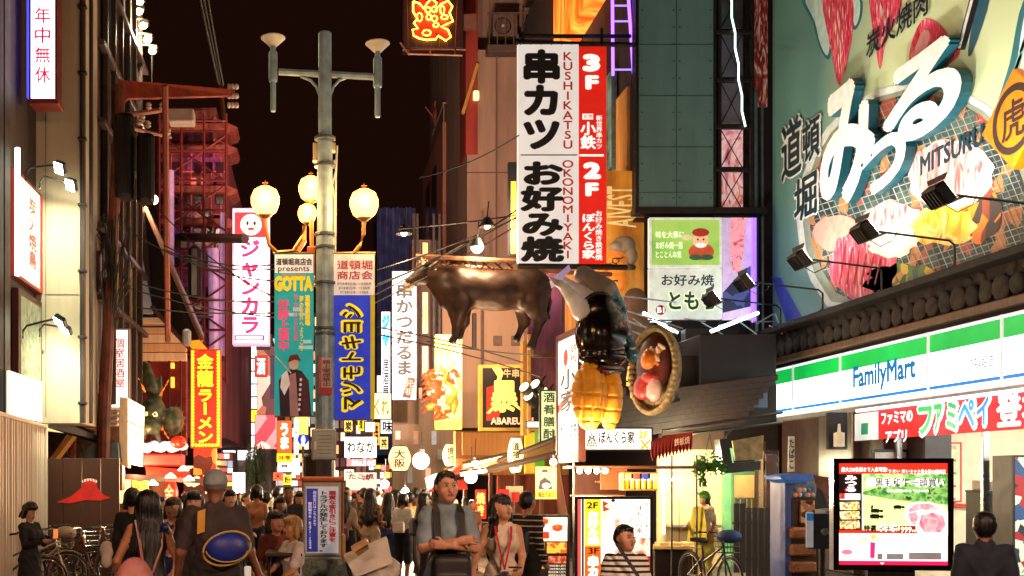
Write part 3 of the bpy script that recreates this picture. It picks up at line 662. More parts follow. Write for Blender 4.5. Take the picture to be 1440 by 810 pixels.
# two-part white and green sign
t, b = panel('restaurant_sign', 'green sign panel with a round-hatted figure in a red cap holding a plate', 'sign', 913, 306, 1015, 376, 24.3, MIX(['#5e9a3e', '#8fb552', '#86b058'], scale=.8, emit=.55), M('#d8e0d8', .4, emit=.3), fw=.05)
for y, x1, tt in ((330, 962, '味を大事に'), (345, 960, 'お好み焼一筋'), (358, 958, 'とことん本気')): b.tpx(922, y-5, x1, y+5, tt, M('#dff0d0', .5, emit=.6), bold=.02)
b.opx(986, 354, 18, 12, M('#b04a2a', emit=.4), k=2); b.opx(985, 338, 11, 11, M('#e8b088', emit=.5), k=3); b.opx(985, 327, 12, 6, M('#a02a20', emit=.4), k=4); b.opx(978, 362, 9, 4, M('#2f5a48', emit=.3), k=4)
b.opx(994, 362, 9, 4, M('#2f5a48', emit=.3), k=5); b.opx(981, 337, 1.3, 1.6, BLACK, k=6); b.opx(989, 337, 1.3, 1.6, BLACK, k=6); b.opx(966, 334, 8, 4, M('#d8c8a0', emit=.4), k=5); b.opx(985, 345, 8, 3.5, M('#e8e0d8', emit=.5), k=6); b.flush()
t, b = panel('restaurant_sign', 'white sign with teal brush letters and a small red B1 disc', 'sign', 913, 377, 1015, 449, 24.3, M('#b9c4b8', .5, emit=.55, var=.1), M('#d8e0d8', .4, emit=.3), fw=.05)
b.tpx(930, 386, 1004, 402, 'お好み焼', M('#173038', emit=.02), bold=.02)
b.tpx(938, 408, 1008, 438, 'ともち', M('#d8e4b0', emit=.6), bold=.1); b.tpx(940, 410, 1006, 436, 'ともち', M('#174450', emit=.05), bold=.03, k=9)
b.opx(929, 436, 7, 7, M('#8f1c20', emit=.3), k=2); b.tpx(924, 432, 934, 440, 'B1', M('#f0e8e0', emit=.8), bold=.03, k=4); b.flush()
mp2 = Thing('meat_poster', 'narrow poster of marbled meat under violet light', 'poster', (9.1, 24.4, 5)); bdq = front(mp2, 24.4)
m = MB(); bxpx(m, 1016, 306, 1061, 450, 24.4, .06); mp2.part('sheet', m, M('#cfb8e0', .5, emit=.35))  # violet light put into the sheet's colour and glow
bdq.ppx([(1028, 306), (1050, 306), (1046, 350), (1040, 385), (1030, 380), (1026, 340)], MIX(['#b03a50', '#e8a0a8', '#d8607a'], scale=3, emit=.5, dist=2), k=1)
bdq.ppx([(1016, 412), (1040, 385), (1060, 370), (1060, 430), (1016, 440)], MIX(['#1f2a48', '#40508a', '#c8d0f0'], scale=6, kind='cell', emit=.3), k=2); bdq.flush()
m = MB(); bxpx(m, 1058, 306, 1064, 452, 24.3, .1); mp2.part('neon_edge', m, E('#8a60ff', 1.2))
# white fluorescent clutter above the dark canopy
cl = Thing('canopy_lighting', 'cool white fluorescent tubes on steel brackets over the dark canopy', 'lighting', (8, 23.5, 4.9))
for (x0, y0, x1, y1) in ((1000, 466, 1066, 440), (905, 440, 952, 468)):
    cl.part('tube_lamp', MB().tube([P(x0, y0, 23.6), P(x1, y1, 24)], .035, 8), E('#eaf4ff', 7, var=0))
m = MB()
for i in range(9): x = 890+i*24; m.tube([P(x, 448+(i % 3)*5, 23.7), P(x+30, 470-(i % 2)*18, 24.0)], .014, 4)
m.tube([P(860, 430, 23.6), P(960, 462, 23.6)], .02, 5); m.tube([P(1064, 455, 23.7), P(1090, 440, 24), P(1100, 470, 24)], .02, 5)
cl.part('bracket', m, M('#b8c4c8', .4, .4))
m = MB(); bxpx(m, 964, 462, 998, 482, 23.4, .3); cl.part('junction_box', m, M('#2a3840', .5))
# dark canopy mass over the lower shops
cn = Thing('canopy', 'deep dark timber canopy stepping up above the lower shops', 'canopy', (8, 22, 3.2))
NAVY = M('#15141c', .5, var=.3, kind='streak', scale=3)
m = MB(); bxpx(m, 984, 470, 1092, 542, 22.4, 2.6, .02); cn.part('fascia', m, NAVY)
m = MB(); bxpx(m, 1010, 541, 1080, 574, 22.45, 2.0, .02); cn.part('step', m, M('#3a4e66', .35, emit=.12, var=.3, scale=2))
m = MB(); bxpx(m, 870, 500, 1000, 545, 22.6, 2.4, .02); cn.part('fascia', m, M('#1d1412', .7, kind='wood'))
m = MB().slab([P(880, 545, 22.58), P(1092, 541, 22.5), P(1092, 590, 22.5), P(1010, 606, 22.5), P(880, 600, 22.58)], (0, .4, 0)); cn.part('underside', m, M('#17110f', .7, kind='wood'))
plk = mesh_of('plank', MB().bbox((-1.55, -.02, -.055), (1.55, .02, .055), .006), M('#2a1c17', .6, var=.5, kind='wood', scale=3, bump=.3))
for i in range(8): link('plank', plk, cn.e, (P(940+i*5, 0, 22.2).x-8, .35-i*.06, P(0, 604-i*8.2, 22.2).z-3.2), (R(12), R(-7.5), 0))
m = MB()
for i in range(2): m.tube([P(930, 606+i*9, 21.0), P(1100, 580+i*14, 22.4)], .03, 5)
m.tube([P(1030, 602, 21.5), P(1000, 640, 21.5)], .02, 5); cn.part('strut', m, M('#4a4642', .4, .6))
# neon ox character
nx = Thing('neon_character', 'orange neon ox character on the dark canopy front', 'neon sign', (6.3, 21.9, 3.6)); b = front(nx, 21.9)
b.tpx(880, 514, 892, 560, '牛', E('#ff7a18', 4, var=0), bold=.015, k=1, depth=.05); b.flush()
# ================================================================ BANNER kushikatsu
kb = Thing('vertical_banner', 'tall white and red banner reading KUSHIKATSU 3F and OKONOMIYAKI 2F', 'banner', (5.2, 23.0, 6)); b = front(kb, 23.0)
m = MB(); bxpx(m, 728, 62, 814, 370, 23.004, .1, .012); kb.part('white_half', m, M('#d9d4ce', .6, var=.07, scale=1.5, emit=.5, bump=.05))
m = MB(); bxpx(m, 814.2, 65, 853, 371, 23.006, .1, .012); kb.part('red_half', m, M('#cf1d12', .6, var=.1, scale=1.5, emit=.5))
BK = M('#191318', .6); RD = M('#c02018', .6, emit=.2); WH = M('#f0e4dc', .6, emit=.75)
b.tpx(733, 70, 790, 212, '串カツ', BK, vert=True, bold=.055); b.tpx(733, 226, 792, 368, 'お好み焼', BK, vert=True, bold=.055)
b.tpx(791, 72, 806, 210, 'KUSHIKATSU', RD, vert=True, bold=.02); b.tpx(791, 224, 806, 364, 'OKONOMIYAKI', RD, vert=True, bold=.02)
b.tpx(819, 76, 844, 101, '3', WH, bold=.08, k=2); b.tpx(823, 106, 842, 126, 'F', WH, bold=.06, k=2); b.tpx(820, 228, 845, 252, '2', WH, bold=.08, k=2); b.tpx(823, 257, 842, 276, 'F', WH, bold=.06, k=2)
b.rpx(819, 160, 834, 168, WH, k=1); b.tpx(820, 161, 833, 167, '名物', RD, k=3)
b.tpx(816, 171, 838, 210, '小鉄', WH, vert=True, bold=.035); b.tpx(838, 162, 847, 210, '新世界串カツ', WH, vert=True, bold=.02)
b.rpx(815, 217, 849, 220, WH, k=1); b.tpx(818, 300, 837, 364, 'ぼんくら家', WH, vert=True, bold=.035); b.tpx(837, 296, 847, 366, 'お好み焼き鉄板焼', WH, vert=True, bold=.02)
b.rpx(732, 217, 812, 219, M('#a8a29c'), k=1); b.flush()
m = MB(); m.tube([P(726, 60, 23.05), P(885, 63, 23.05), P(891, 63, 25.2)], .05, 6).tube([P(728, 374, 23.06), P(880, 376, 23.06), P(891, 376, 25.2)], .06, 6)
m.tube([P(735, 45, 23.08), P(735, 62, 23.08)], .03).tube([P(846, 40, 23.08), P(846, 64, 23.08)], .03); m.tube([P(728, 51, 23.1), P(886, 51, 24.9)], .045); kb.part('mounting_bar', m, IRON)
hk = mesh_of('hook', MB().tube([(0, 0, 0), (0, 0, .12)], .008, 5), IRON)
for k in range(9): p = P(732+14.5*k, 62, 22.98); link('hook', hk, kb.e, (p.x-5.2, -.02, p.z-6-.02))
# second slim sign edge behind it, yellow/black
t, b = panel('signboard', 'narrow black sign with yellow lower half behind the tall banner', 'sign', 715, 228, 729, 360, 24.5, M('#e0b02a', emit=.5), BLACK, fw=.05); b.rpx(717, 230, 729, 255, BLACK); b.flush()
# ================================================================ BULL
def q(px, py, d=0): v = P(px, py, 23.6); return (v.x-2.6, d, v.z-4)
u = 23.6/F; DB = [M('#3f2719', .45, .35, var=.3, scale=7, bump=.3), M('#c9a37a', .5), M('#d8b090', .6), M('#20140f', .5)]
B_ = [cap(q(640, 406), q(745, 406), 27*u, 27*u, 0, .1, (1, 1.05, 1)), ell(q(652, 405), (32*u, .38, 30*u), 0, .1), ell(q(742, 405), (30*u, .42, 30*u), 0, .1), ell(q(700, 412), (46*u, .4, 25*u), 0, .1),
      cap(q(640, 398), q(600, 386), 22*u, 13*u, 0, .1), cap(q(630, 420), q(612, 402), 16*u, 9*u, 0, .1), cap(q(600, 384), q(578, 396), 14*u, 8.5*u, 0, .06), ell(q(597, 379), (13*u, .2, 11*u), 0, .05),
      cap(q(579, 397), q(574, 402), 8*u, 6.5*u, 2, .03), cap(q(596, 373, -.15), q(590, 364, -.26), 3*u, 1.2*u, 1, .02), cap(q(596, 373, .15), q(590, 362, .26), 3*u, 1.2*u, 1, .02),
      cap(q(607, 378, -.18), q(617, 369, -.36), 4.5*u, 2.6*u, 0, .03, (1, 1, 1)), cap(q(607, 378, .18), q(617, 369, .36), 4.5*u, 2.6*u, 0, .03),
      cap(q(592, 383, -.16), q(592, 384, -.18), 2.6*u, 2.2*u, 3, .01), cap(q(575, 404, -.07), q(574, 405, -.09), 1.4*u, 1.2*u, 3, .008)]
def leg(x0, y0, x1, y1, x2, y2, d, r): return [cap(q(x0, y0, d*.8), q(x1, y1, d), r*u, r*.55*u, 0, .08), cap(q(x1, y1, d), q(x2, y2, d), r*.44*u, r*.26*u, 0, .03), ell(q(x1, y1, d), (r*.5*u, r*.45*u, r*.5*u), 0, .04), cap(q(x2, y2, d), q(x2-2, y2+4, d), r*.32*u, r*.36*u, 3, .015)]
B_ += [cap(q(640, 415, -.12), q(641, 440, -.22), 21*u, 13*u, 0, .08)] + leg(644, 430, 641, 453, 637, 476, -.24, 17) + leg(652, 428, 655, 450, 650, 468, .24, 14) + [cap(q(752, 408, -.14), q(752, 436, -.22), 22*u, 12*u, 0, .08)] + leg(748, 428, 756, 450, 746, 484, -.24, 18) + leg(738, 424, 740, 450, 732, 470, .24, 16)
B_ += [cap(q(768, 392), q(773, 425), 4*u, 3*u, 0, .03), cap(q(773, 425), q(770, 446), 3*u, 3*u, 0, .03), cap(q(770, 446), q(762, 440), 4.5*u, 3*u, 3, .02), ell(q(640, 384, -.1), (16*u, .2, 8*u), 0, .06)]
bull = Thing('bull_statue', 'bronze brown bull statue hanging high over the street', 'statue', (2.6, 23.6, 4))
link('body', skin_mesh('body', B_, .035, DB, wob=.006, wf=11), bull.e, (0, 0, 0))
m = MB()
for x in (650, 742): m.tube([P(x, 380, 23.6), P(x, 366, 23.6)], .035, 6)
m.tube([P(749, 490, 23.36), P(749, 500, 23.36), P(800, 500, 24.2), P(891, 500, 25.1)], .05, 6); bull.part('mounting', m, M('#7a5334', .5, .4))
for o in []: pass
# timber and steel outrigger the bull hangs on
og = Thing('outrigger_frame', 'rusty outrigger frame the bull statue hangs from', 'frame', (4, 24, 5.8)); m = MB()
for y, d in ((360, 0), (372, .7)):
    m.tube([P(585, y, 23.4+d), P(735, y+8, 23.4+d), P(860, y+14, 24.4)], .05, 6)
for i in range(9): m.tube([P(590+17*i, 360+i, 23.4), P(605+17*i, 373+i, 24.1)], .025, 4); m.tube([P(590+17*i, 373+i, 24.1), P(605+17*i, 361+i, 23.4)], .02, 4)
og.part('beam', m, M('#8a5a3c', .6, .3, var=.4, bump=.3))
# three lamps on it
for i, (x, y, w_) in enumerate(((568, 326, 'white reflector lamp hanging at the street end of the outrigger frame'), (685, 316, 'dark reflector lamp above the back of the bull statue'), (671, 345, 'glowing lamp over the shoulders of the bull statue'))):
    p = P(x, y, 23.3); lp = Thing('reflector_lamp', w_, 'lamp', p, group='lamps over the bull')
    lp.part('shade', MB().lathe(p, [(.03, .16), (.07, .14), (.17, -.04), (.165, -.05), (.05, .1)], 16), IRON)
    lp.part('bulb', MB().ball((p.x, p.y, p.z-.03), .06 if i != 2 else .13), E('#fff0c8', 14 if i != 1 else 1.5, var=0))
    lp.part('stem', MB().tube([p+Vector((0, 0, .15)), p+Vector((.05, .1, .5))], .015, 5), IRON)
    plight((p.x, p.y-.15, p.z-.2), 90, (1, .75, .45), .1, parent=None)
    l = bpy.data.lights.new('lamp_light', 'SPOT'); l.energy = 2300; l.spot_size = R(110); l.spot_blend = .9; l.color = (1, .64, .48); l.shadow_soft_size = .1  # extra spot, added to brighten the building walls behind
    lo = bpy.data.objects.new('lamp_light', l); COL.objects.link(lo); lo.location = p+Vector((0, .5, -.1)); lo.rotation_euler = Vector((.12, 1, .33)).to_track_quat('-Z', 'Y').to_euler()
# ================================================================ sculpture of a sandwich girl: arms out, dark dress, two scored buns
def qs(px, py, d=0): v = P(px, py, 19.0); return (v.x-5, d, v.z-2.5)
v_ = 19.0/F
SK = [M('#d8d4d4', .3, var=.1), M('#150d0f', .16, var=.3, scale=2), M('#e8921c', .5, var=.25, scale=4, bump=.2, emit=.12), M('#e8b050', .5, var=.2), M('#8e1414', .4), M('#4d7f92', .18, .3, var=.5, scale=3), M('#8a8076', .4, var=.2)]
S_ = [cap(qs(784, 403, -.25), qs(800, 420, -.2), 6*v_, 9*v_, 0, .03), cap(qs(800, 420, -.2), qs(815, 437, -.1), 9*v_, 14*v_, 0, .05), cap(qs(797, 394, .1), qs(816, 408, .1), 5.5*v_, 9*v_, 0, .03), cap(qs(816, 408, .1), qs(838, 428, .05), 9*v_, 13*v_, 0, .05),
      ell(qs(846, 470), (37*v_, .42, 46*v_), 1, .08), ell(qs(842, 434), (24*v_, .34, 22*v_), 1, .08), ell(qs(848, 502), (34*v_, .36, 17*v_), 1, .05),
      cap(qs(826, 384, .25), qs(850, 410, .2), 14*v_, 24*v_, 6, .06), cap(qs(868, 430, .1), qs(892, 500, .1), 12*v_, 9*v_, 5, .02), cap(qs(858, 408, .1), qs(870, 432, .1), 12*v_, 13*v_, 5, .04)]
for k in range(4): S_.append(cap(qs(784-k*.5, 399+3*k, -.2-.03*k), qs(770+k, 394+3.4*k, -.2-.04*k), 2.4*v_, 1.6*v_, 0, .008)); S_.append(cap(qs(797, 390+2.4*k, .1-.04*k), qs(785+k, 384+2.8*k, .1-.05*k), 2.2*v_, 1.5*v_, 0, .008))
for k in range(9): S_.append(ell(qs(864+3.3*k, 424+9.5*k, -.12), (5*v_, .08, 2.2*v_), 6 if k % 2 else 5, .008))
bun = [ell(qs(826, 558, -.12), (25*v_, .30, 48*v_), 2, .02), ell(qs(860, 558, .12), (17*v_, .36, 47*v_), 2, .03), ell(qs(846, 520, .0), (32*v_, .22, 10*v_), 6, .03), ell(qs(838, 523, -.2), (12*v_, .12, 6*v_), 4, .02)]
for x in (813, 826, 839): bun.append(bxp(qs(x, 558, -.12), (1.3*v_, .36, 60*v_), op='-', rd=.002))
for y in (520, 539, 558, 577, 594): bun.append(bxp(qs(842, y, 0), (46*v_, .5, 1.3*v_), op='-', rd=.002, rot=[[.995, 0, .07], [0, 1, 0], [-.07, 0, .995]]))
bun += [ell(qs(826, 558, -.12), (23.3*v_, .275, 45.5*v_), 7, .005), ell(qs(860, 558, .12), (15.5*v_, .335, 44.5*v_), 7, .005)]
SK.append(M('#a85c14', .6, var=.3))
sc_ = Thing('food_sculpture', 'hanging sculpture with white arms, glossy black body and two yellow scored buns', 'sculpture', (5, 19.0, 2.5))
link('figure', skin_mesh('figure', S_, .018, SK), sc_.e, (0, 0, 0)); link('bun', skin_mesh('bun', bun, .02, SK), sc_.e, (0, 0, 0))
m = MB(); m.tube([P(850, 440, 19.2), P(935, 470, 23.5)], .02, 5).tube([P(870, 460, 19.2), P(960, 490, 23)], .02, 5).tube([P(862, 415, 19.1), P(950, 425, 24.2)], .015, 5); sc_.part('stay_wire', m, M('#b8bcc4', .4, .6))
m = MB().slab([P(777, 392, 18.9), P(800, 372, 18.9), P(803, 380, 18.9), P(780, 402, 18.9)], (0, .25, 0)); sc_.part('tile_in_hand', m, M('#b8a8d8', .4, emit=.2))
# plate of topped pancake, seen nearly edge-on
pl = Thing('food_sculpture', 'hanging dish sculpture with straw rim holding egg, prawn and bacon', 'sculpture', (5.9, 19.8, 3)); w2 = 19.8/F
c = Vector((P(918, 521, 19.8))) - pl.loc
rot = Matrix.Rotation(R(-42), 3, 'Z')
D_ = [ell((0, .16, 0), (.46, .1, .76), 0, .03), ell((0, -.08, 0), (.36, .3, .66), op='-')]
for k in range(44): a = 2*math.pi*k/44; D_.append(ell((.43*math.cos(a), .02, .73*math.sin(a)), (.055, .1, .06), 0, .02))
F_ = [ell((0, .0, .1), (.33, .14, .52), 1, .03), ell((-.02, -.1, .18), (.15, .13, .17), 2, .02), ell((-.12, -.06, -.3), (.2, .1, .22), 3, .03), ell((.1, -.08, -.35), (.14, .1, .2), 4, .03), ell((.02, -.1, -.12), (.16, .08, .1), 3, .02)]
for k in range(6): F_.append(cap((-.05+.06*k, -.1, .35+.03*(k % 2)), (.16, -.12, .1+.07*k), .03, .025, 5 if k % 2 else 2, .015))
FM = [M('#a58d62', .8, var=.4, scale=14, bump=.5), M('#5a1d12', .4, var=.4), M('#e07818', .3, var=.2), M('#b83a34', .35, var=.4, scale=8), M('#d8b0a8', .35, var=.4), M('#e8e0d0', .3)]
o = link('dish', skin_mesh('dish', D_, .028, FM), pl.e, c, (R(0), R(4), R(-48))); o = link('topping', skin_mesh('topping', F_, .02, FM), pl.e, c, (0, R(4), R(-48)))
m = MB().tube([P(925, 465, 19.9), P(950, 470, 22.5)], .03, 6).tube([P(925, 575, 19.9), P(960, 560, 22.5)], .03, 6); pl.part('bracket', m, IRON)
# ================================================================ perpendicular sign and lintel sign of the pancake house
ps = Thing('lightbox_sign', 'upright white lightbox with dark characters in a wooden frame beside the yellow buns', 'sign', (5, 22, 2.2))
A = P(785, 0, 21.5); Bp = P(812, 0, 20.2); U = (Bp-A); U.z = 0; U.normalize(); Nn = Vector((U.y, -U.x, 0)); 
def osl(mb, x0, x1, z0, z1, d0, d1): mb.slab([A*1+U*x0+Nn*d0+Vector((0, 0, z0-A.z)), A+U*x1+Nn*d0+Vector((0, 0, z0-A.z)), A+U*x1+Nn*d0+Vector((0, 0, z1-A.z)), A+U*x0+Nn*d0+Vector((0, 0, z1-A.z))], Nn*(d1-d0)); return mb
wl = (Bp-A).length; z0_, z1_ = 2.22, 4.35
ps.part('frame', osl(osl(osl(osl(MB(), -.06, 0, z0_-.15, z1_+.12, -.1, .03), wl, wl+.06, z0_-.15, z1_+.12, -.1, .031), 0, wl, z1_, z1_+.12, -.1, .02), 0, wl, z0_-.15, z0_, -.1, .02), M('#5a2a1a', .5, kind='wood'))
ps.part('face', osl(MB(), .001, wl-.001, z0_+.001, z1_-.001, -.08, 0), E('#f6ead8', 1.5))
b = Board(ps, A+Vector((0, 0, -A.z)), U, Nn)
b.oval((wl*.38, 4.0), (.16, .16), M('#c03a34', emit=.5), k=1); b.text((.15, 3.0), (wl-.15, 3.8), '小家', BK, vert=True, bold=.02, k=2); b.text((.12, 2.32), (wl-.12, 2.8), 'ぼんくら家', BK, vert=False, bold=.02, k=2)
b.text((wl*.6, 3.85), (wl-.1, 4.2), '鉄板', M('#6a5a50'), vert=True, k=2); b.poly([(.0, 3.0), (wl, 3.4), (wl, 3.55), (0, 3.15)], M('#c8564a', emit=.4), k=1); b.flush()
t, b = panel('lintel_sign', 'white lintel sign in dark frame reading bonkuraya with yellow 2F', 'sign', 820, 601, 918, 634, 20.9, E('#f8f0de', 1.3), BLACK, fw=.03, th=.2)
b.tpx(842, 606, 892, 624, 'ぼんくら家', BK, bold=.03); b.tpx(897, 606, 912, 617, '2F', M('#d8c020', emit=.6), bold=.05); b.ppx([(900, 630), (914, 617), (915, 620), (903, 632)], M('#d8b020', emit=.5), k=2); b.ppx([(912, 630), (902, 618), (900, 620), (910, 632)], M('#d8b020', emit=.5), k=3)
b.ppx([(824, 628), (832, 608), (840, 628)], BK); b.ppx([(826, 627), (832, 611), (838, 627)], M('#f8f0de', emit=1.2), k=2); b.tpx(826, 612, 838, 628, '釜', BK, k=4); b.flush()
# ================================================================ RIGHT, further along: concrete block, pink block, shops
def wp(Y, x0, y0, x1, y1): a = P(x0, y1, Y); b = P(x1, y0, Y); return a.x, a.z, b.x, b.z
tan = M('#8f7361', .85, var=.28, scale=1.6, bump=.25, kind='streak')
cc = Thing('concrete_building', 'tall plain tan concrete building with air conditioners near its top', 'building', (7, 38, 0))
x0, z0, x1, z1 = wp(38, 660, 70, 690, 600)
cc.part('wall', MB().box((5.15, 38, 3.2), (12, 50, z1)).box((5.15, 39.5, z1), (12, 50, 22)), tan)
cc.part('lower_wall', MB().box((6.2, 38.05, 0), (12, 50, 3.2)), M('#3a2218', .8))
cc.part('side_wall', MB().box((5.1, 37.96, z1-3.5), (5.5, 39.5, 22)), M('#8b2a1c', .7, var=.4, scale=2, kind='streak'))  # edge strip with the red neon light put into its colour
cc.part('balcony_slab', MB().bbox((5.76, 37.5, z1-.25), (9.5, 39.5, z1), .02), M('#4a3a30', .8))
m = MB()
for i in range(14): xx = 5.8+.27*i; m.box((xx, 37.52, z1), (xx+.03, 37.55, z1+1.0))
m.box((5.76, 37.5, z1+1.0), (9.5, 37.56, z1+1.05)); cc.part('railing', m, M('#6a5548', .5, .4), kind='stuff')
m = MB().box((6.1, 37.9, 3.3), (6.14, 37.96, z1)).box((5.15, 37.97, 8.0), (8, 37.998, 8.03)).box((5.15, 37.97, 12.0), (8, 37.998, 12.03)); cc.part('joint', m, M('#5f4838', .8))
cc.part('gutter', MB().slab([P(649, 158, 37.8), P(653, 160, 37.8), P(674, 90, 37.8), P(670, 88, 37.8)], (0, .15, 0)), M('#a88038', .5))
for i, (xx, zz) in enumerate(((709, 40), (752, 32), (790, 36))):
    p = P(xx, zz, 38.6); ac = Thing('air_conditioner', ('grey outdoor air conditioner closest to the red lit wall edge', 'grey outdoor air conditioner in the middle of the roof balcony', 'grey outdoor air conditioner beside the orange lit wall')[i], 'air conditioner', (p.x, p.y, p.z-.5), group='air conditioners on the roof balcony')
    ac.part('casing', MB().bbox((p.x-.42, 38.4, p.z-.45), (p.x+.42, 38.8, p.z+.45), .02), M('#6b574c', .6, var=.3))
    m = MB().torus((p.x-.08, 38.38, p.z), .27, .015); 
    for k in range(5): m.torus((p.x-.08, 38.385, p.z), .05+.05*k, .006, n=16, m=4)
    ac.part('fan_grille', m, M('#2c211c', .5, .4)); ac.part('fan_hub', MB().lathe((p.x-.08, 38.37, p.z), [(.05, 0), (.05, .02)], 12, ax='y'), M('#b8a898', .5))
# wall lamp
ld = Thing('wall_lamp', 'small yellow wall lamp beside the sloping gutter', 'lamp', P(670, 134, 37.9)); ld.part('shade', MB().bbox(P(666, 140, 37.8), P(673, 129, 37.95), .03), E('#f0cf80', 1.6)); 
# lower volume
lv = Thing('shop_house', 'beige shop house with black columns beneath the bull statue', 'building', (5.3, 36, 0))
x0, z0, x1, z1 = wp(36, 622, 385, 800, 604)
lv.part('wall', MB().box((x0, 36, 3.4), (9, 37.9, z1)), M('#a98a6c', .8, var=.22, scale=1.2, bump=.2, kind='streak'))
lv.part('wall', MB().box((x0-.9, 36.6, 3.4), (x0-.002, 37.9, z1+1.2)), M('#6a5248', .8, var=.4, kind='streak', scale=2))
for y0_, y1_ in ((340, 372), (410, 470), (486, 530)):
    a = P(593, y1_, 36.5); b = P(603, y0_, 36.5); w_ = lv.part('window', MB().box((a.x, 36.5, a.z), (b.x, 36.6, b.z)), M('#1c1412', .3)); lv.part('pane', MB().box((a.x+.03, 36.49, a.z+.03), (b.x-.03, 36.499, b.z-.03)), E('#ffd98a', .8 if y0_ > 400 else .25, var=.3), w_)
for x in (585, 608, 616): m = MB(); bxpx(m, x, 300, x+4, 600, 35.8, .15); lv.part('column', m, M('#1b1412', .5))
m = MB()
for x, y in ((700, 478), (725, 478)): bxpx(m, x-6, y-6, x+6, y+8, 35.94, .05)
lv.part('vent', m, M('#6a5444', .7)); m = MB(); bxpx(m, 664, 440, 670, 490, 35.9, .09, .02); lv.part('meter_box', m, M('#3a2c26', .6))
m = MB(); m.tube([P(678, 520, 35.9), P(678, 300, 35.9)], .05, 6); lv.part('downpipe', m, M('#6a5545', .5))
pk = Thing('pink_building', 'pinkish building with roof railing and satellite dish behind the concrete block', 'building', (6, 44, 0))
pk.part('wall', MB().box((5.02, 44, 3), (12, 52, 15.6)), M('#a56a55', .8, var=.25, scale=1.3, kind='streak', bump=.2))
m = MB()
for i in range(8): m.box((5.05+.16*i, 44, 15.6), (5.08+.16*i, 44.03, 16.3))
m.box((5.02, 43.98, 16.3), (6.6, 44.04, 16.36)); m.box((5.02, 44, 16.3), (5.07, 48, 16.36)); pk.part('railing', m, M('#b08a78', .5, .3), kind='stuff')
for k, (y0_, y1_) in enumerate(((215, 330), (240, 300))):
    pk.part('window', MB().box((4.97, 46+k*2.5, 11.5), (5.015, 47.6+k*2.5, 14.5)), M('#2a1814', .2))
sd = Thing('satellite_dish', 'small red lit satellite dish on the roof of the pinkish building', 'antenna', P(608, 175, 44.5))
p = P(608, 163, 44.5); sd.part('mast', MB().tube([P(612, 180, 44.5), p], .03), STEEL); sd.part('dish', MB().lathe(p, [(.02, 0), (.2, .03), (.35, .12), (.34, .13)], 16, ax='x'), M('#8a4a3c', .5)); sd.part('arm', MB().tube([p, P(598, 150, 44.3)], .02).tube([P(612, 165, 44.5), P(612, 142, 44.5)], .03), M('#9a5a48', .5))
tp = Thing('tarpaulin_tower', 'dark violet blue sheeting wrapped round a tower beside the pinkish building', 'tower', (4, 53, 0))
m = MB(); n = 30; x0, z0, x1, z1 = wp(53, 530, 292, 585, 640); V = []; 
for i in range(n+1):
    xx = x0+(x1-x0)*i/n; V.append((xx, 53+.14*math.sin(i*1.9)+.1*math.sin(i*.7)))
for (xa, ya), (xb, yb) in zip(V[:-1], V[1:]): m.add([(xa, ya, z0), (xb, yb, z0), (xb, yb, z1), (xa, ya, z1)], [(0, 1, 2, 3)])
tp.part('sheeting', m, M('#454060', .6, var=.4, scale=2, bump=.3, emit=.18)); tp.part('core', MB().box((x0, 53.3, 0), (x1, 56, z1-.1)), M('#2a2030', .8))  # sheeting has a faint glow added to make the cloth brighter
m = MB(); bxpx(m, 580, 300, 586, 640, 52.8, .2); tp.part('pole', m, M('#a89080', .5))
# ---------------------------------------------------------------- neon sign at the very top
ns = Thing('neon_sign', 'dark roof sign box with glowing orange neon character outline', 'neon sign', (4.0, 36.5, 15.5)); Yn = 36
m = MB(); bxpx(m, 566, -60, 652, 68, Yn, .6, .03); ns.part('casing', m, M('#2a100e', .5, var=.3)); b = front(ns, Yn)
b.tpx(582, -4, 634, 56, '樂', E('#e81c0a', 1.0, var=0), bold=.07, k=2)
b.flush()
def neon(th, pts, Y, r, mat, name='neon_tube', closed=True):
    q_ = [P(x, y, Y) for x, y in pts]; 
    if closed: q_.append(q_[0])
    th.part(name, MB().tube(q_, r, 5), mat)
YN = E('#ffb03a', 5, var=0)
neon(ns, [(581, 2), (590, 5), (596, 12), (601, 4), (607, -2), (614, 4), (612, 14), (620, 6), (630, 1), (636, 9), (632, 18), (637, 30), (628, 34), (620, 37), (630, 42), (634, 52), (627, 57), (616, 50), (613, 55), (600, 56), (590, 54), (582, 50), (580, 42), (588, 40), (582, 32), (587, 26), (581, 16)], Yn-.1, .03, YN)
for cx_, cy_, r1, r2 in ((602, 14, 4, 4), (611, 13, 4, 4), (603, 24, 3.5, 4), (611, 26, 4, 4), (613, 35, 4, 3), (622, 14, 3, 6), (600, 46, 6, 4), (590, 24, 4, 6), (625, 24, 5, 3)):
    neon(ns, [(cx_+r1*math.cos(a), cy_+r2*math.sin(a)) for a in np.linspace(0, 6.28, 9)[:-1]], Yn-.12, .024, YN)
m = MB(); bxpx(m, 562, 62, 572, 77, Yn-.3, .2); 
m = MB().tube([P(563, 60, Yn-.4), P(574, 76, Yn-.4), P(650, 78, Yn-.4)], .035).tube([P(567, 70, Yn), P(655, 70, Yn)], .03)
for x in (575, 605, 640): m.tube([P(x, 77, Yn-.4), P(x, 66, Yn+.1)], .025)
m.box((P(650, 0, 36.2).x, 36.2, P(0, 40, 36.2).z), (5.2, 36.4, P(0, 20, 36.2).z)); ns.part('platform', m, M('#7a5548', .5, .4))
m = MB()
for i in range(7): m.tube([P(572+i*12, -20, Yn-.03), P(574+i*11, 66, Yn-.03)], .012, 4)
ns.part('backing_grid', m, M('#6a3028', .5))
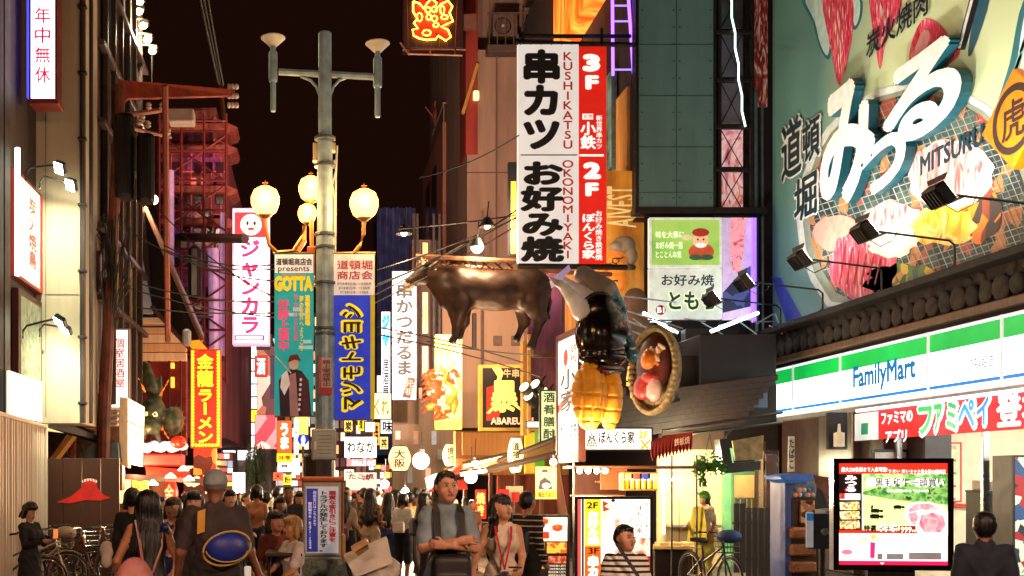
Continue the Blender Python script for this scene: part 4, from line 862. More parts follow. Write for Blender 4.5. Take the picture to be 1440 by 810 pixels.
# ---------------------------------------------------------------- ABAREUSHI
t, b = panel('restaurant_sign', 'dark sign in yellow frame with gold brush strokes reading ABAREUSHI', 'sign', 674, 513, 768, 606, 28, M('#1d1512', .5), M('#c9973a', .5, emit=.35), fw=.08, th=.25)
GO = E('#ffcf5a', 1.1)
b.ppx([(684, 545), (700, 540), (712, 560), (700, 590), (684, 592)], M('#b02a1c', emit=.4), k=1); b.tpx(690, 535, 728, 580, '暴', GO, bold=.035, k=3); b.tpx(708, 519, 742, 531, '牛串屋', E('#d8a868', .8), bold=.015, k=3); b.tpx(732, 546, 744, 560, 'れ牛', GO, vert=True, bold=.02, k=3)
b.tpx(690, 587, 750, 597, 'ABAREUSHI', E('#ffb890', .9), bold=.035, k=3)
b.ppx([(692, 517), (700, 530), (696, 541), (704, 536), (708, 524), (700, 512)], GO, k=2)
b.ppx([(700, 570), (688, 582), (684, 581), (696, 568)], GO, k=5); b.ppx([(722, 570), (738, 582), (734, 576), (724, 566)], GO, k=5); b.flush()
# black spots near it
for i, (x, y) in enumerate(((742, 549), (757, 545), (748, 562), (768, 556))):
    lp = Thing('spot_lamp', ('black spot lamp above the gold character sign', 'black spot lamp under the violet board', 'lower black spot lamp over the dark sign', 'black spot lamp closest to the upright lightbox')[i], 'lamp', P(x, y, 25), group='cluster of black spot lamps')
    M4 = Matrix.Translation(P(x, y, 25)) @ Matrix.Rotation(R(-50), 4, 'Y') @ Matrix.Rotation(R(30), 4, 'X')
    lp.part('housing', MB().lathe((0, 0, 0), [(.06, -.2), (.12, -.16), (.14, .12), (.15, .13)], 12).xf(M4), BLACK); lp.part('lens', MB().lathe((0, 0, .132), [(.12, 0), (.12, .01)], 12).xf(M4), E('#ffe8c0', 1.5)); lp.part('bracket', MB().tube([P(x, y, 25), P(x+10, y-16, 25.3)], .02), BLACK)
# violet board tower
vb = Thing('board_tower', 'tall dark reddish board tower glowing violet between the bull and the sculpture', 'board', (5.6, 26, 3.5)); m = MB(); bxpx(m, 742, 372, 792, 545, 26, .5, .02)
vb.part('board', m, M('#5a2a38', .5, var=.3, kind='wood', emit=.06)); m = MB(); bxpx(m, 742, 470, 747, 610, 25.9, .1); bxpx(m, 735, 480, 742, 612, 26.2, .3); vb.part('corner_post', m, M('#a87830', .5, emit=.1))
plight(P(775, 400, 25.2), 12, (.45, .3, 1), .2)
# pale green tilted sign and white boxes
t, b = panel('menu_sign', 'pale green sign with dark characters leaning behind the upright lightbox', 'sign', 759, 548, 784, 622, 24, M('#b8c890', emit=.7), BLACK, fw=.03)
for k in range(4): b.tpx(764, 552+17*k, 780, 566+17*k, '酒肴膳酎'[k], M('#2a3a1c'), bold=.02)
b.flush()
for i, (a, b_, c, d, nm) in enumerate(((740, 592, 766, 602, 'long white lit box above the slatted lintel'), (758, 600, 772, 622, 'small square white lit box beside the slatted lintel'))):
    t, b = panel('lit_box', nm, 'sign', a, b_, c, d, 24.5, E('#fff4e0', 1.6), BLACK, fw=.02); b.flush()
# ---------------------------------------------------------------- street signs far down
def sgn(label, x0, y0, x1, y1, Y, face, txt=(), name='street_sign', cat='sign', **kw):
    t, b = panel(name, label, cat, x0, y0, x1, y1, Y, face, **kw)
    for (a, b0, c, d, s_, mt, o_) in txt: b.tpx(a, b0, c, d, s_, mt, **o_)
    b.flush(); return t
ID = M('#141414', .5)
sgn('tall white vertical sign with black brush kana above a red tilted plaque', 551, 381, 586, 563, 33, E('#e9eef4', .85), [(556, 398, 581, 528, '串かつだるま', ID, dict(vert=True, bold=.045))], fw=.02, name='vertical_sign')
t = Thing('plaque', 'small dark red tilted plaque at the foot of the white vertical sign', 'plaque', P(575, 560, 32.9)); b = front(t, 32.85); t.part('board', MB().slab([P(566, 558, 32.9), P(577, 560, 32.9), P(585, 532, 32.9), P(574, 530, 32.9)], (0, .04, 0)), M('#6a2a24', .5, emit=.1)); b.text(b.uv(569, 556), b.uv(582, 534), '元祖', M('#e8c0a8', emit=.4), vert=True, k=1); b.flush()
sgn('slim cyan and white vertical sign behind the kushikatsu brush sign', 536, 438, 549, 600, 40, E('#f4f8ff', 1.1), [(537, 442, 548, 464, 'ジ', E('#18b4e8', 1), dict(bold=.09)), (537, 468, 548, 488, 'ャ', E('#18b4e8', 1), dict(bold=.09)), (538, 504, 547, 560, '居酒屋', ID, dict(vert=True, bold=.02))], fw=.01)
sgn('yellow sign with green brush kana under the blue banner', 523, 552, 551, 590, 38, E('#fff0a0', 1.5), [(527, 560, 547, 584, 'くれ', E('#b0a010', .5), dict(bold=.04))], fw=.03)
sgn('orange red sign with white stripes under the white brush sign', 551, 571, 583, 613, 37, E('#e83a14', 1.0), [(555, 574, 579, 582, 'まぐろ', E('#ffe8d8', 1.2), dict(bold=.05)), (555, 585, 579, 595, '海鮮丼', E('#ffe8d8', 1.4), dict(bold=.05)), (554, 598, 580, 608, 'とろサーモン', E('#f8d8e8', 1.3), dict(bold=.05))], fw=.01)
sgn('white sign reading wanaka with pink strip No.1 below', 484, 614, 530, 644, 31, E('#fbf6f4', 1.1), [(488, 620, 527, 637, 'わなか', ID, dict(bold=.03)), (490, 638, 526, 641, 'たこ焼道楽', M('#606060'), {})], fw=.01)
sgn('pink strip sign reading No.1 under the white wanaka sign', 487, 645, 529, 656, 31, E('#d87a80', .8), [(495, 647, 514, 655, 'No.1', E('#fff4f0', 1.3), dict(bold=.06)), (516, 647, 528, 655, '本店', E('#fff4f0', 1.0), dict(bold=.02))], fw=.01)
sgn('small white sign above the wanaka sign with grey print', 513, 593, 528, 608, 34, E('#fff8f0', 1.3), [(515, 596, 526, 606, '酒', M('#a09080'), {})], fw=.02)
sgn('white sign with grey characters beside the small bright lantern sign', 535, 590, 572, 610, 39, E('#f6f2f0', 1.2), [(538, 592, 552, 608, '味', M('#707078'), dict(bold=.03)), (555, 592, 570, 608, '処', M('#c05050'), dict(bold=.03))], fw=.01)
sgn('tiny yellow sign on the black shop edge by the pole', 483, 590, 497, 608, 30, E('#f0d050', 1), [(485, 592, 495, 606, '炭', ID, dict(bold=.05))], fw=.03)
sgn('salmon coloured sign strip beside the fish sculpture', 584, 545, 594, 582, 36, E('#e89070', .8), fw=.01)
sgn('grey white notice with small print over the stalls', 486, 664, 530, 690, 33, E('#e8dcc8', .7), [(490, 666, 526, 674, 'たこ焼', M('#b04030'), dict(bold=.03)), (508, 668, 520, 676, 'つの', M('#b01810'), dict(bold=.05))], fw=.01)
# pale shop walls behind the lanterns
bw = Thing('shop_wall', 'pale beige shop wall with posters behind the round lantern and the stall smoke', 'wall', P(590, 790, 35)); m = MB(); bxpx(m, 552, 560, 640, 800, 35, .3); bw.part('wall', m, M('#b39c84', .8, var=.3, scale=2, bump=.2, kind='streak')); rg = random.Random(31)
for k in range(9): x = 556+8.5*k; y = 606+(k % 3)*26; m = MB(); bxpx(m, x, y, x+7, y+rg.uniform(12, 22), 34.95-.003*k, .02, .001); bw.part('poster', m, M(rg.choice(('#f0e0c8', '#d8a888', '#c83a28', '#e8c060', '#a8b0b0', '#f8f0e8')), .6, emit=rg.choice((.1, .3, .6))))
# fish and prawn sculpture sign
fs = Thing('food_relief_sign', 'yellow lit sign with big orange prawn relief on the beige shop house', 'sign', P(622, 612, 30)); m = MB(); bxpx(m, 612, 470, 650, 604, 30, .2, .02); fs.part('casing', m, MIX(['#e8a02a', '#ffd860', '#fff0b0'], scale=1.2, emit=.9))
def qf(x, y, d=0): v = P(x, y, 29.9); return (v.x-fs.loc.x, v.y-fs.loc.y-d, v.z-fs.loc.z)
k_ = 29.9/F; rr = random.Random(5)
prs = [ell(qf(613, 548, .15), (15*k_, .2, 19*k_), 0, .05), ell(qf(630, 566, .1), (14*k_, .16, 16*k_), 1, .05), ell(qf(606, 528, .2), (8*k_, .12, 8*k_), 0, .03)]
for k in range(34):
    a = rr.uniform(0, 6.28); cx_, cy_ = 620+rr.uniform(-18, 18), 556+rr.uniform(-32, 34); l_ = rr.uniform(5, 13)
    prs.append(cap(qf(cx_, cy_, .2), qf(cx_+l_*math.cos(a), cy_+l_*math.sin(a), .35), 5*k_, 1.5*k_, rr.choice((0, 0, 1, 2, 2)), .012))
for k in range(7): prs.append(ell(qf(598+k*3, 530+k*9, .25), (6*k_, .08, 5*k_), 0, .01)); prs.append(cap(qf(600, 528+k*8, .2), qf(590, 536+k*8, .3), 2*k_, .8*k_, 0, .01))
link('prawn', skin_mesh('prawn', prs, .03, [M('#e0501a', .35, emit=.25, var=.3), M('#f0a040', .4, emit=.3), M('#f8d8b0', .4, emit=.3)]), fs.e)
# lanterns
def lantern(label, cx_, cy_, rx, ry, Y, txt, col='#f6dca0', em=1.0, tc_='#2a1c14', grp='paper lanterns over the stalls', cap_=True, vt=True):
    p = P(cx_, cy_, Y); a = rx*Y/F; h = ry*Y/F; t = Thing('paper_lantern', label, 'lantern', (p.x, p.y, p.z-h), group=grp)
    prof = [(a*.55, -h)]+[(a*(.62+.38*math.sin(math.pi*(i+.5)/13))*(1-.018*(i % 2)), -h+2*h*(i+.5)/13) for i in range(13)]+[(a*.55, h)]
    mb = MB().lathe(p, prof, 20); mb.smooth = True; t.part('paper', mb, E(col, em, var=.15, scale=3))
    t.part('ring', MB().lathe((p.x, p.y, p.z+h), [(a*.56, 0), (a*.56, h*.07)], 16).lathe((p.x, p.y, p.z-h*1.07), [(a*.56, 0), (a*.56, h*.07)], 16), BLACK)
    b = front(t, p.y-a*1.0-.01); z = b.uv(cx_, cy_)
    if txt: b.text((z[0]-a*.5, z[1]-h*.75), (z[0]+a*.5, z[1]+h*.75), txt, M(tc_, .6), vert=vt, bold=.03); b.flush()
    return t
lantern('tall cream lantern in front of the green strip wall', 725, 640, 11, 24, 24, '道頓堀', '#f8e8a8', 1.1)
lantern('cream lantern with black characters over the red awning', 634, 640, 12, 15, 28, '提灯', '#f0c878', .8)
lantern('large round cream lantern with characters in the smoke', 562, 645, 16, 17, 30, '大阪', '#f8dc9c', .9, tc_='#6a3020')
lantern('red lantern with white squiggle among the crowd', 238, 694, 13, 18, 24, '金', '#e02010', 1.2, tc_='#f8e8c8', grp=None)
# ---------------------------------------------------------------- shop fronts under the beige house
sh = Thing('food_shop', 'warm lit timber food shop with plaque lintel and sloping awnings', 'shop', (5, 27, 0)); WD = M('#6a3a1c', .6, var=.4, kind='wood', scale=2, bump=.2)
m = MB(); bxpx(m, 640, 606, 800, 645, 27.2, .3); sh.part('lintel', m, M('#8a5a2a', .6, kind='wood'))
plq = mesh_of('plaque_board', MB().bbox((-.07, -.02, -.27), (.07, .02, .27), .006), M('#b07a40', .6, kind='wood', scale=4)); 
for k in range(14):
    p = P(654+5.9*k, 624, 27.15); link('plaque_board', plq, sh.e, (p.x-5, 27.15-27, p.z), (0, 0, random.uniform(-.04, .04)))
m = MB(); bxpx(m, 700, 665, 800, 800, 27.6, .2); sh.part('back_wall', m, M('#7a2e14', .7, var=.35, kind='wood'))
m = MB(); bxpx(m, 640, 645, 800, 668, 27.4, .2); sh.part('upper_wall', m, M('#a06a28', .7, var=.3, kind='wood'))
for k in range(4): m = MB(); x = 652+k*36; bxpx(m, x, 664, x+5, 812, 26.8, .15); sh.part('post', m, WD)
m = MB(); bxpx(m, 738, 608, 752, 666, 27, .1); sh.part('strip_wall', m, M('#d8b030', emit=.4)); m = MB(); bxpx(m, 752, 606, 766, 664, 27, .1); sh.part('strip_wall', m, M('#5aa01c', emit=.35))
m = MB().slab([P(655, 668, 25), P(690, 654, 25), P(800, 626, 24), P(800, 632, 24), P(700, 664, 25)], (0, 1.6, .1)); sh.part('awning', m, M('#a87a3a', .5, emit=.06))
m = MB().tube([P(640, 672, 24.6), P(800, 634, 23.2)], .07).tube([P(700, 648, 24.2), P(800, 610, 23.2)], .06); sh.part('beam', m, M('#2a1a12', .6))
m = MB().slab([P(598, 674, 27), P(648, 655, 26), P(658, 688, 24.6), P(602, 692, 25.2)], (0, .05, .03)); sh.part('red_awning', m, M('#c8301a', .6, emit=.25))
ct = MB(); bxpx(ct, 640, 735, 720, 812, 26.2, .6); sh.part('counter', ct, WD)
for i, (x0, y0, x1, y1, c, tt, lab) in enumerate(((668, 688, 684, 730, '#c01a10', '焼き', 'dark red hanging cloth with yellow characters behind the woman'), (698, 688, 716, 728, '#d01c14', 'いか', 'bright red hanging cloth just above the woman in white'))):
    sgn(lab, x0, y0, x1, y1, 25.5, M(c, .7, emit=.45), [(x0+2, y0+4, x1-2, y1-4, tt, E('#f8d060', .9), dict(vert=True, bold=.04))], name='hanging_cloth', cat='cloth', fw=.005, th=.02)
sgn('pale notice with a red square on the brown shop wall', 711, 683, 736, 706, 26, M('#e0c8a0', .6, emit=.15), [], name='notice', cat='notice', fw=.01, th=.02)
t = Thing('notice', 'red square notice overlapping the pale one on the brown shop wall', 'notice', P(724, 704, 25.9)); m = MB(); bxpx(m, 720, 692, 731, 706, 25.93, .01); t.part('sheet', m, M('#d82a18', .6, emit=.25))
# poster of a person eating
t, b = panel('poster', 'yellow poster of a seated figure eating, hung on the wooden post', 'poster', 753, 656, 783, 702, 20.5, M('#f0dc8a', .6, emit=.55), M('#e8c040', emit=.3), fw=.01, th=.02)
b.rpx(754, 690, 782, 700, M('#e0a818', emit=.4)); b.opx(766, 666, 4.5, 5, M('#f0d0a8', emit=.4), k=2); b.ppx([(757, 688), (759, 676), (766, 671), (774, 677), (777, 688)], M('#3a2a26'), k=2); b.opx(768, 683, 6, 4, M('#f4ead0', emit=.4), k=3); b.ppx([(761, 664), (771, 664), (769, 660), (763, 660)], M('#5a4a3a'), k=3)
b.tpx(757, 692, 779, 699, '毎日うまい', M('#5a2a10'), bold=.03, k=3); b.flush()
m = MB().tube([P(777, 640, 20.7), P(793, 735, 20.7)], .09, 8); one('wooden_post', m, WD, 'leaning wooden post carrying the yellow poster', 'post')
# menu board with dishes
t, b = panel('menu_board', 'dark menu board with crab and food pictures behind the striped shirt person', 'menu board', 751, 724, 801, 815, 19, M('#1c1412', .5), BLACK, fw=.04, th=.08)
b.rpx(754, 727, 798, 761, M('#e8d8c4', emit=.5), k=1)
crab = MIX(['#8a1a10', '#d83a18', '#e8682a'], scale=9, emit=.5)
for cx_, cy_ in ((764, 733), (784, 742)): 
    b.opx(cx_, cy_, 7, 5, crab, k=2)
    for a in (-2.6, -2.9, -.3, -.6, .4, 2.7): b.ppx([(cx_+6*math.cos(a), cy_+4*math.sin(a)-.8), (cx_+11*math.cos(a), cy_+8*math.sin(a)), (cx_+6*math.cos(a), cy_+4*math.sin(a)+.8)], crab, k=3)
b.rpx(760, 748, 772, 757, M('#c82018', emit=.4), k=2)
b.rpx(755, 763, 766, 778, MIX(['#8a2a14', '#d8781c', '#f0c060'], scale=12, emit=.5), k=1); b.rpx(769, 763, 797, 778, MIX(['#a84a14', '#e89a3a', '#f8d890'], scale=14, emit=.6, kind='cell'), k=1)
b.rpx(755, 782, 766, 800, M('#c89058', emit=.3), k=1); b.rpx(771, 782, 796, 792, MIX(['#3a1a14', '#a83a24', '#e0a888'], scale=10, emit=.4), k=1)
for k in range(4): b.tpx(771, 794+k*4.5, 795, 797+k*4.5, '焼肉定食九百円', M('#e8dcc8', emit=.5))
b.flush()
# ================================================================ RIGHT: stall with lit menu board, kitchen, gate, capsule machine
t, b = panel('lit_menu_board', 'big bright menu board reading 2F and 3F behind the boy in stripes', 'menu board', 808, 698, 918, 830, 17.5, E('#fff2dc', 1.35), BLACK, fw=.045, th=.15)
YEL = E('#f8d020', 1.05); ORG = E('#f05a14', 1.0)
b.rpx(812, 702, 817, 812, E('#e8504a', .9), k=1); b.rpx(818, 700, 821, 828, BLACK, k=2)
b.rpx(822, 702, 845, 768, YEL, k=1); b.rpx(822, 768, 845, 828, ORG, k=1)
b.tpx(825, 706, 841, 715, '2F', ID, bold=.03, k=3); b.tpx(827, 770, 842, 779, '3F', ID, bold=.03, k=3)
b.tpx(826, 718, 842, 766, 'お好み焼', E('#fff6e0', 1.6), vert=True, bold=.05, k=3); b.tpx(826, 782, 842, 826, '串カツ', E('#ffffff', 1.7), vert=True, bold=.07, k=3)
b.ppx([(848, 703), (880, 703), (892, 716), (888, 734), (862, 740), (848, 732)], MIX(['#e8b048', '#f8e8b0', '#fff6d8', '#c87828'], scale=2.4, emit=1.0), k=1)
b.ppx([(847, 704), (856, 708), (850, 712), (858, 716), (848, 720)], M('#d84a28', emit=.5), k=2); b.opx(862, 704, 3, 2, M('#3a5a28'), k=3)
b.tpx(850, 728, 862, 800, 'お好み焼き', M('#e8a088', emit=.9), vert=True, bold=.06, k=2); b.tpx(850, 728, 862, 800, 'お好み焼き', E('#ffffff', 1.3), vert=True, bold=.015, k=8)
b.tpx(864, 728, 872, 790, '鉄板焼', M('#e8a088', emit=.9), vert=True, bold=.04, k=2)
b.tpx(894, 710, 904, 750, 'ぼんくら家', ID, vert=True, bold=.02, k=3); b.tpx(906, 705, 912, 750, '昼より営業中', M('#8a8070', emit=.2), vert=True, k=3)
b.rpx(888, 756, 914, 782, MIX(['#c85a3a', '#f0c8a8', '#f8e8d8', '#e08a5a'], scale=8, emit=.8), k=1); b.rpx(886, 782, 914, 812, M('#c81c18', emit=.7), k=1); b.tpx(890, 786, 910, 808, '串', E('#fff', 1), bold=.05, k=3) if 0 else None
b.flush()
sx = Thing('food_stall', 'open food stall with string of bulbs, wooden lattice and drinks display', 'stall', (6, 19.5, 0))
m = MB(); bxpx(m, 806, 655, 985, 659, 19, .8); bxpx(m, 803, 696, 880, 699, 19, .1); sx.part('roof_beam', m, WD)
for x in (806, 944, 979): m = MB(); bxpx(m, x, 640, x+2.2, 830, 19, .03, .004); sx.part('post', m, BLACK)
m = MB(); bxpx(m, 806, 664, 880, 700, 20.6, .05); sx.part('back_wall', m, M('#5a2a14', .6, kind='wood'))
slt = mesh_of('slat', MB().box((-.02, -.02, -.18), (.02, .02, .18)), M('#9a5a2c', .6, kind='wood'))
for k in range(11): p = P(846+3.4*k, 674, 19.9); link('slat', slt, sx.e, (p.x-6, .4, p.z), (0, 0, 0))
m = MB(); bxpx(m, 838, 676, 876, 679, 19.88, .06); sx.part('rail', m, M('#a8622c', .6, kind='wood'))
for k, x in enumerate((815, 827, 839, 851)):
    p = P(x, 662, 18.9); sx.part('bulb', MB().ball(p, .05, 8, 6), E('#fff0cc', 22, var=0))
sx.part('bulb_cord', MB().tube([P(805, 657, 18.95), P(820, 660, 18.9), P(835, 658, 18.9), P(860, 659, 18.95)], .01, 4), BLACK)
plight(P(833, 668, 18.6), 240, (1, .72, .42), .3)
# display of drinks
dd = Thing('drinks_display', 'display case of beer mugs with small coloured cards over the lit menu board', 'display', P(900, 690, 19.2))
m = MB(); bxpx(m, 876, 664, 926, 666, 19.1, .25); bxpx(m, 876, 688, 926, 690, 19.1, .25); bxpx(m, 876, 664, 877.5, 690, 19.1, .25); bxpx(m, 924.5, 664, 926, 690, 19.1, .25); dd.part('case_frame', m, M('#a87a40', .4))
for k in range(6):
    p = P(881+8*k, 688, 19.2); dd.part('mug', MB().lathe((p.x, p.y, p.z+.01), [(.035, 0), (.04, .14)], 10), M('#e8a018', .2, emit=.8)); dd.part('foam', MB().lathe((p.x, p.y, p.z+.15), [(.041, 0), (.04, .03)], 10), M('#fff4e0', .6, emit=.5))
for k, c in enumerate(('#c8c060', '#d84030', '#3040a0', '#d8c8a0')): m = MB(); bxpx(m, 879+12*k, 665.5, 888+12*k, 674, 19.12, .02); dd.part('card', m, M(c, emit=.4))
# kitchen behind
kt = Thing('kitchen', 'cream tiled kitchen behind the stall with steel shelf and doorway', 'room', (7, 23, 0))
CR = M('#e8cf9c', .5, var=.1)
m = MB(); bxpx(m, 925, 630, 1019, 830, 23, .1); kt.part('wall', m, CR)
m = MB(); bxpx(m, 1017, 630, 1032, 830, 22.9, .1); kt.part('green_wall', m, M('#7ac088', .5))
m = MB(); bxpx(m, 1029, 663, 1066, 668, 22.86, .06); bxpx(m, 1029, 668, 1033, 830, 22.86, .06); bxpx(m, 1063, 668, 1067, 830, 22.86, .06); kt.part('door_frame', m, M('#5a8a5c', .4))
m = MB(); bxpx(m, 1033, 668, 1063, 700, 24.4, .1); kt.part('inner_wall', m, M('#e8b878', .6)); m = MB(); bxpx(m, 1033, 700, 1063, 812, 24.2, .1); kt.part('inner_fridge', m, M('#8a9488', .3, .8))
for x in (1041, 1050, 1057): m = MB(); bxpx(m, x, 702, x+1.2, 730, 24.15, .04); kt.part('fridge_handle', m, M('#c8b878', .3, .8))
m = MB(); bxpx(m, 1066, 620, 1077, 830, 22.7, .2); kt.part('wall', m, M('#3a2418', .6))
m = MB(); bxpx(m, 930, 606, 1019, 632, 22.8, .2); kt.part('upper_wall', m, M('#4a3826', .6))
m = MB(); bxpx(m, 955, 700, 956, 830, 22.97, .03); bxpx(m, 935, 665, 1015, 666, 22.97, .03); bxpx(m, 988, 640, 989, 830, 22.97, .03); kt.part('tile_joint', m, M('#a8905c'))
m = MB(); bxpx(m, 945, 738, 1015, 742, 22.6, .4); kt.part('shelf', m, M('#b8b8a8', .3, .8))
m = MB(); bxpx(m, 923, 672, 948, 677, 20.2, .1); kt.part('tube_lamp', m, E('#fff4d8', 11, var=0)); 
m = MB(); bxpx(m, 932, 678, 936, 752, 20.4, .05); kt.part('light_post', m, M('#f4ecd8', .4, emit=.7))
plight(P(985, 655, 21.6), 200, (1, .82, .5), .3); plight(P(1046, 655, 23.6), 40, (1, .85, .5), .2)
for k in range(5):
    p = P(998+4*(k % 3), 737, 22.75); one('food_tray' if k % 2 else 'white_bowl', MB().lathe((p.x-.05*k, 22.75, p.z+.0), [(.05, 0), (.08, .06)], 12), M('#e8e0c8', .4), 'small white %s on the steel shelf of the kitchen, number %s from the doorway' % ('tray' if k % 2 else 'bowl', ('one', 'two', 'three', 'four', 'five')[k]), 'bowl', 'bowls on the kitchen shelf')
# counter
m = MB(); bxpx(m, 921, 773, 984, 830, 19.4, .5, .02); k9 = Thing('counter', 'dark lacquered stall counter with steaming trays', 'counter', P(952, 830, 19.4)); k9.part('body', m, M('#20140e', .3, var=.4, kind='streak'))
m = MB(); bxpx(m, 919, 768, 986, 773, 19.35, .6); k9.part('top', m, M('#c8a868', .3, .3)); 
for x in (928, 946, 963): m = MB(); bxpx(m, x, 763, x+13, 768, 19.5, .3); k9.part('tray', m, M('#e8c888', .3, .4))
# awning red with scallops
aw = Thing('awning', 'small red awning with scalloped edge over the stall', 'awning', P(945, 640, 20.2)); m = MB(); p0, p1 = P(916, 641, 20), P(974, 626, 20); q0, q1 = P(915, 618, 21), P(974, 607, 21)
n = 12; V = []
for i in range(n+1):
    f = i/n; a = p0.lerp(p1, f); c_ = q0.lerp(q1, f); V.append((a, c_))
for i in range(n):
    a0, c0 = V[i]; a1, c1 = V[i+1]; mid = (a0+a1)/2-Vector((0, 0, .1)); m.slab([a0, mid, a1, c1, c0], (0, .03, 0))
aw.part('cloth', m, M('#a8241a', .7, var=.2, emit=.05)); b = front(aw, 19.96); b.tpx(948, 617, 970, 628, '鉄板焼', M('#e8b890', emit=.15), bold=.02, shear=.2); b.flush()
# hanging plant
hp = Thing('hanging_plant', 'leafy green plant hanging over the kitchen', 'plant', P(998, 665, 20.5)); rr = random.Random(11); c = P(998, 650, 20.5)
def leaf(mb, c, d, l, wd):
    d = Vector(d).normalized(); s_ = d.cross(Vector((rr.uniform(-1, 1), rr.uniform(-1, 1), rr.uniform(-1, 1)))).normalized(); n_ = d.cross(s_)*.15*l
    c = Vector(c); mb.add([c, c+d*l*.45+s_*wd+n_, c+d*l, c+d*l*.45-s_*wd+n_], [(0, 1, 2, 3)])
lf = MB()
for k in range(420):
    a = rr.uniform(0, 6.28); r = rr.random()**.5; z = rr.gauss(0, .5); leaf(lf, c+Vector((math.cos(a)*r*.24, math.sin(a)*r*.2, -.02+z*.13-r*.05)), (math.cos(a), math.sin(a), rr.uniform(-.9, .6)), rr.uniform(.06, .12), .025)
for k in range(80): leaf(lf, c+Vector((-.15+rr.uniform(-.05, .05), -.05, -.1-.3*rr.random())), (rr.uniform(-1, 1), 0, -1), .08, .02)
hp.part('foliage', lf, M('#4f9a30', .5, var=.5, scale=12)); hp.part('pot', MB().lathe((c.x, c.y, c.z-.15), [(.06, -.02), (.1, .12)], 12), M('#3a2418')); hp.part('hanger', MB().tube([c+Vector((-.1, 0, 0)), P(998, 610, 20.5)], .006, 4).tube([c+Vector((.1, 0, 0)), P(998, 610, 20.5)], .006, 4), BLACK)
one('small_plant', (lambda mb: [leaf(mb, P(986, 700, 20.9)+Vector((rr.uniform(-.12, .12), 0, rr.uniform(-.1, .1))), (rr.uniform(-1, 1), rr.uniform(-.5, .5), rr.uniform(-.3, 1)), .14, .05) for _ in range(60)] and mb)(MB()) if False else MB().box((0, 50, -.1), (.001, 50.001, -.09)), BLACK, 'x', 'x') if False else None
# L-shaped duct
du = Thing('duct', 'black bent ventilation duct with lit flap over the kitchen doorway', 'duct', P(1040, 664, 21)); du.part('upright', MB().slab([P(1012, 618, 21), P(1024, 616, 21), P(1032, 664, 21), P(1018, 666, 21)], (0, .3, 0)), BLACK)
du.part('arm', MB().slab([P(1020, 652, 20.98), P(1070, 648, 20.98), P(1070, 661, 20.98), P(1020, 666, 20.98)], (0, .3, 0)), BLACK); du.part('flap', MB().slab([P(1030, 620, 21.3), P(1074, 612, 21.3), P(1072, 646, 21.1), P(1034, 648, 21.1)], (0, .03, 0)), M('#9a8458', .5, var=.4, emit=.12))
# slatted gate
gt = Thing('slatted_gate', 'dark wooden slatted gate beside the kitchen doorway', 'gate', P(1053, 830, 20.5)); a = P(1031, 0, 20.5).x
gs = mesh_of('slat', MB().bbox((-.05, -.012, 0), (.05, .012, 1.25), .004), M('#22130d', .6, kind='wood', bump=.3))
for k in range(6): link('slat', gs, gt.e, (a-gt.loc.x+.06+.11*k, 0, -gt.loc.z*1.0+.0+(.08 if k < 2 else 0)), (0, 0, 0))
gt.part('rail', MB().box((a, 20.52, .95), (a+.68, 20.55, 1.0)).box((a, 20.521, .3), (a+.68, 20.551, .35)), M('#22130d', .6))
# dark glazed pillar with a small notice
gp = Thing('shop_pillar', 'dark glazed pillar with a small white notice near its foot', 'pillar', P(1084, 830, 21.2)); m = MB(); bxpx(m, 1074, 632, 1096, 830, 21.2, .25, .02); gp.part('post', m, M('#2e1b12', .25, var=.4, scale=3)); m = MB(); bxpx(m, 1077, 638, 1093, 750, 21.17, .02); gp.part('pane', m, M('#6a5040', .1, var=.5, scale=2, emit=.04))
m = MB(); bxpx(m, 1077, 752, 1094, 777, 21.16, .01); gp.part('notice', m, M('#cdb9a0', .6)); b = front(gp, 21.155); b.tpx(1080, 755, 1091, 759, '禁煙', M('#805040'), bold=.02)
for k in range(3): b.ppx([(1080+4.5*k, 763), (1083+4.5*k, 763), (1083+4.5*k, 772), (1080+4.5*k, 772)], BLACK)
b.flush()
# vertical tobacco sign, box with a white candle-like lamp
sgn('small white vertical sign reading tabako on the dark wall', 1108, 613, 1118, 664, 22.0, M('#c8c0b4', .6), [(1109, 616, 1117, 660, 'たばこ', ID, dict(vert=True, bold=.03))], fw=.01, th=.04, name='vertical_sign')
wb = Thing('wall_box', 'dark wall box with a cream cylinder lamp inside', 'wall box', P(1180, 640, 20)); m = MB(); bxpx(m, 1165, 580, 1192, 632, 20.3, .1); wb.part('case', m, BLACK); p = P(1180, 628, 20.1); wb.part('cylinder', MB().lathe(p, [(.09, 0), (.09, .24), (.03, .26), (.02, .4)], 14), M('#d8c8a8', .5, emit=.25))
# capsule machine with blue canopy
cm = Thing('capsule_machine', 'capsule toy machine with blue canopy and bronze front', 'vending machine', P(1130, 830, 18))
m = MB(); bxpx(m, 1112, 700, 1150, 830, 18.1, .6, .02); cm.part('body', m, M('#4a2c1c', .35, .4, var=.4)); m = MB(); bxpx(m, 1116, 675, 1148, 700, 18.15, .5); cm.part('glass_case', m, M('#8a94a0', .1, .2, var=.5, emit=.08))
m = MB(); bxpx(m, 1104, 672, 1113, 830, 18.08, .6, .01); cm.part('blue_side', m, M('#3a4c80', .35, emit=.05)); p0 = P(1097, 670, 17.9)
cm.part('canopy', MB().slab([P(1096, 669, 18), P(1112, 666, 18), P(1150, 667, 18), P(1148, 676, 17.9), P(1112, 680, 17.9), P(1100, 674, 17.9)], (0, .6, .0)), M('#1c5ca8', .4, emit=.12))
for r_i in range(3): m = MB(); bxpx(m, 1114, 742+24*r_i, 1150, 758+24*r_i, 17.95, .2, .03); cm.part('drawer', m, M('#b0764c', .3, .6, var=.5, scale=6))
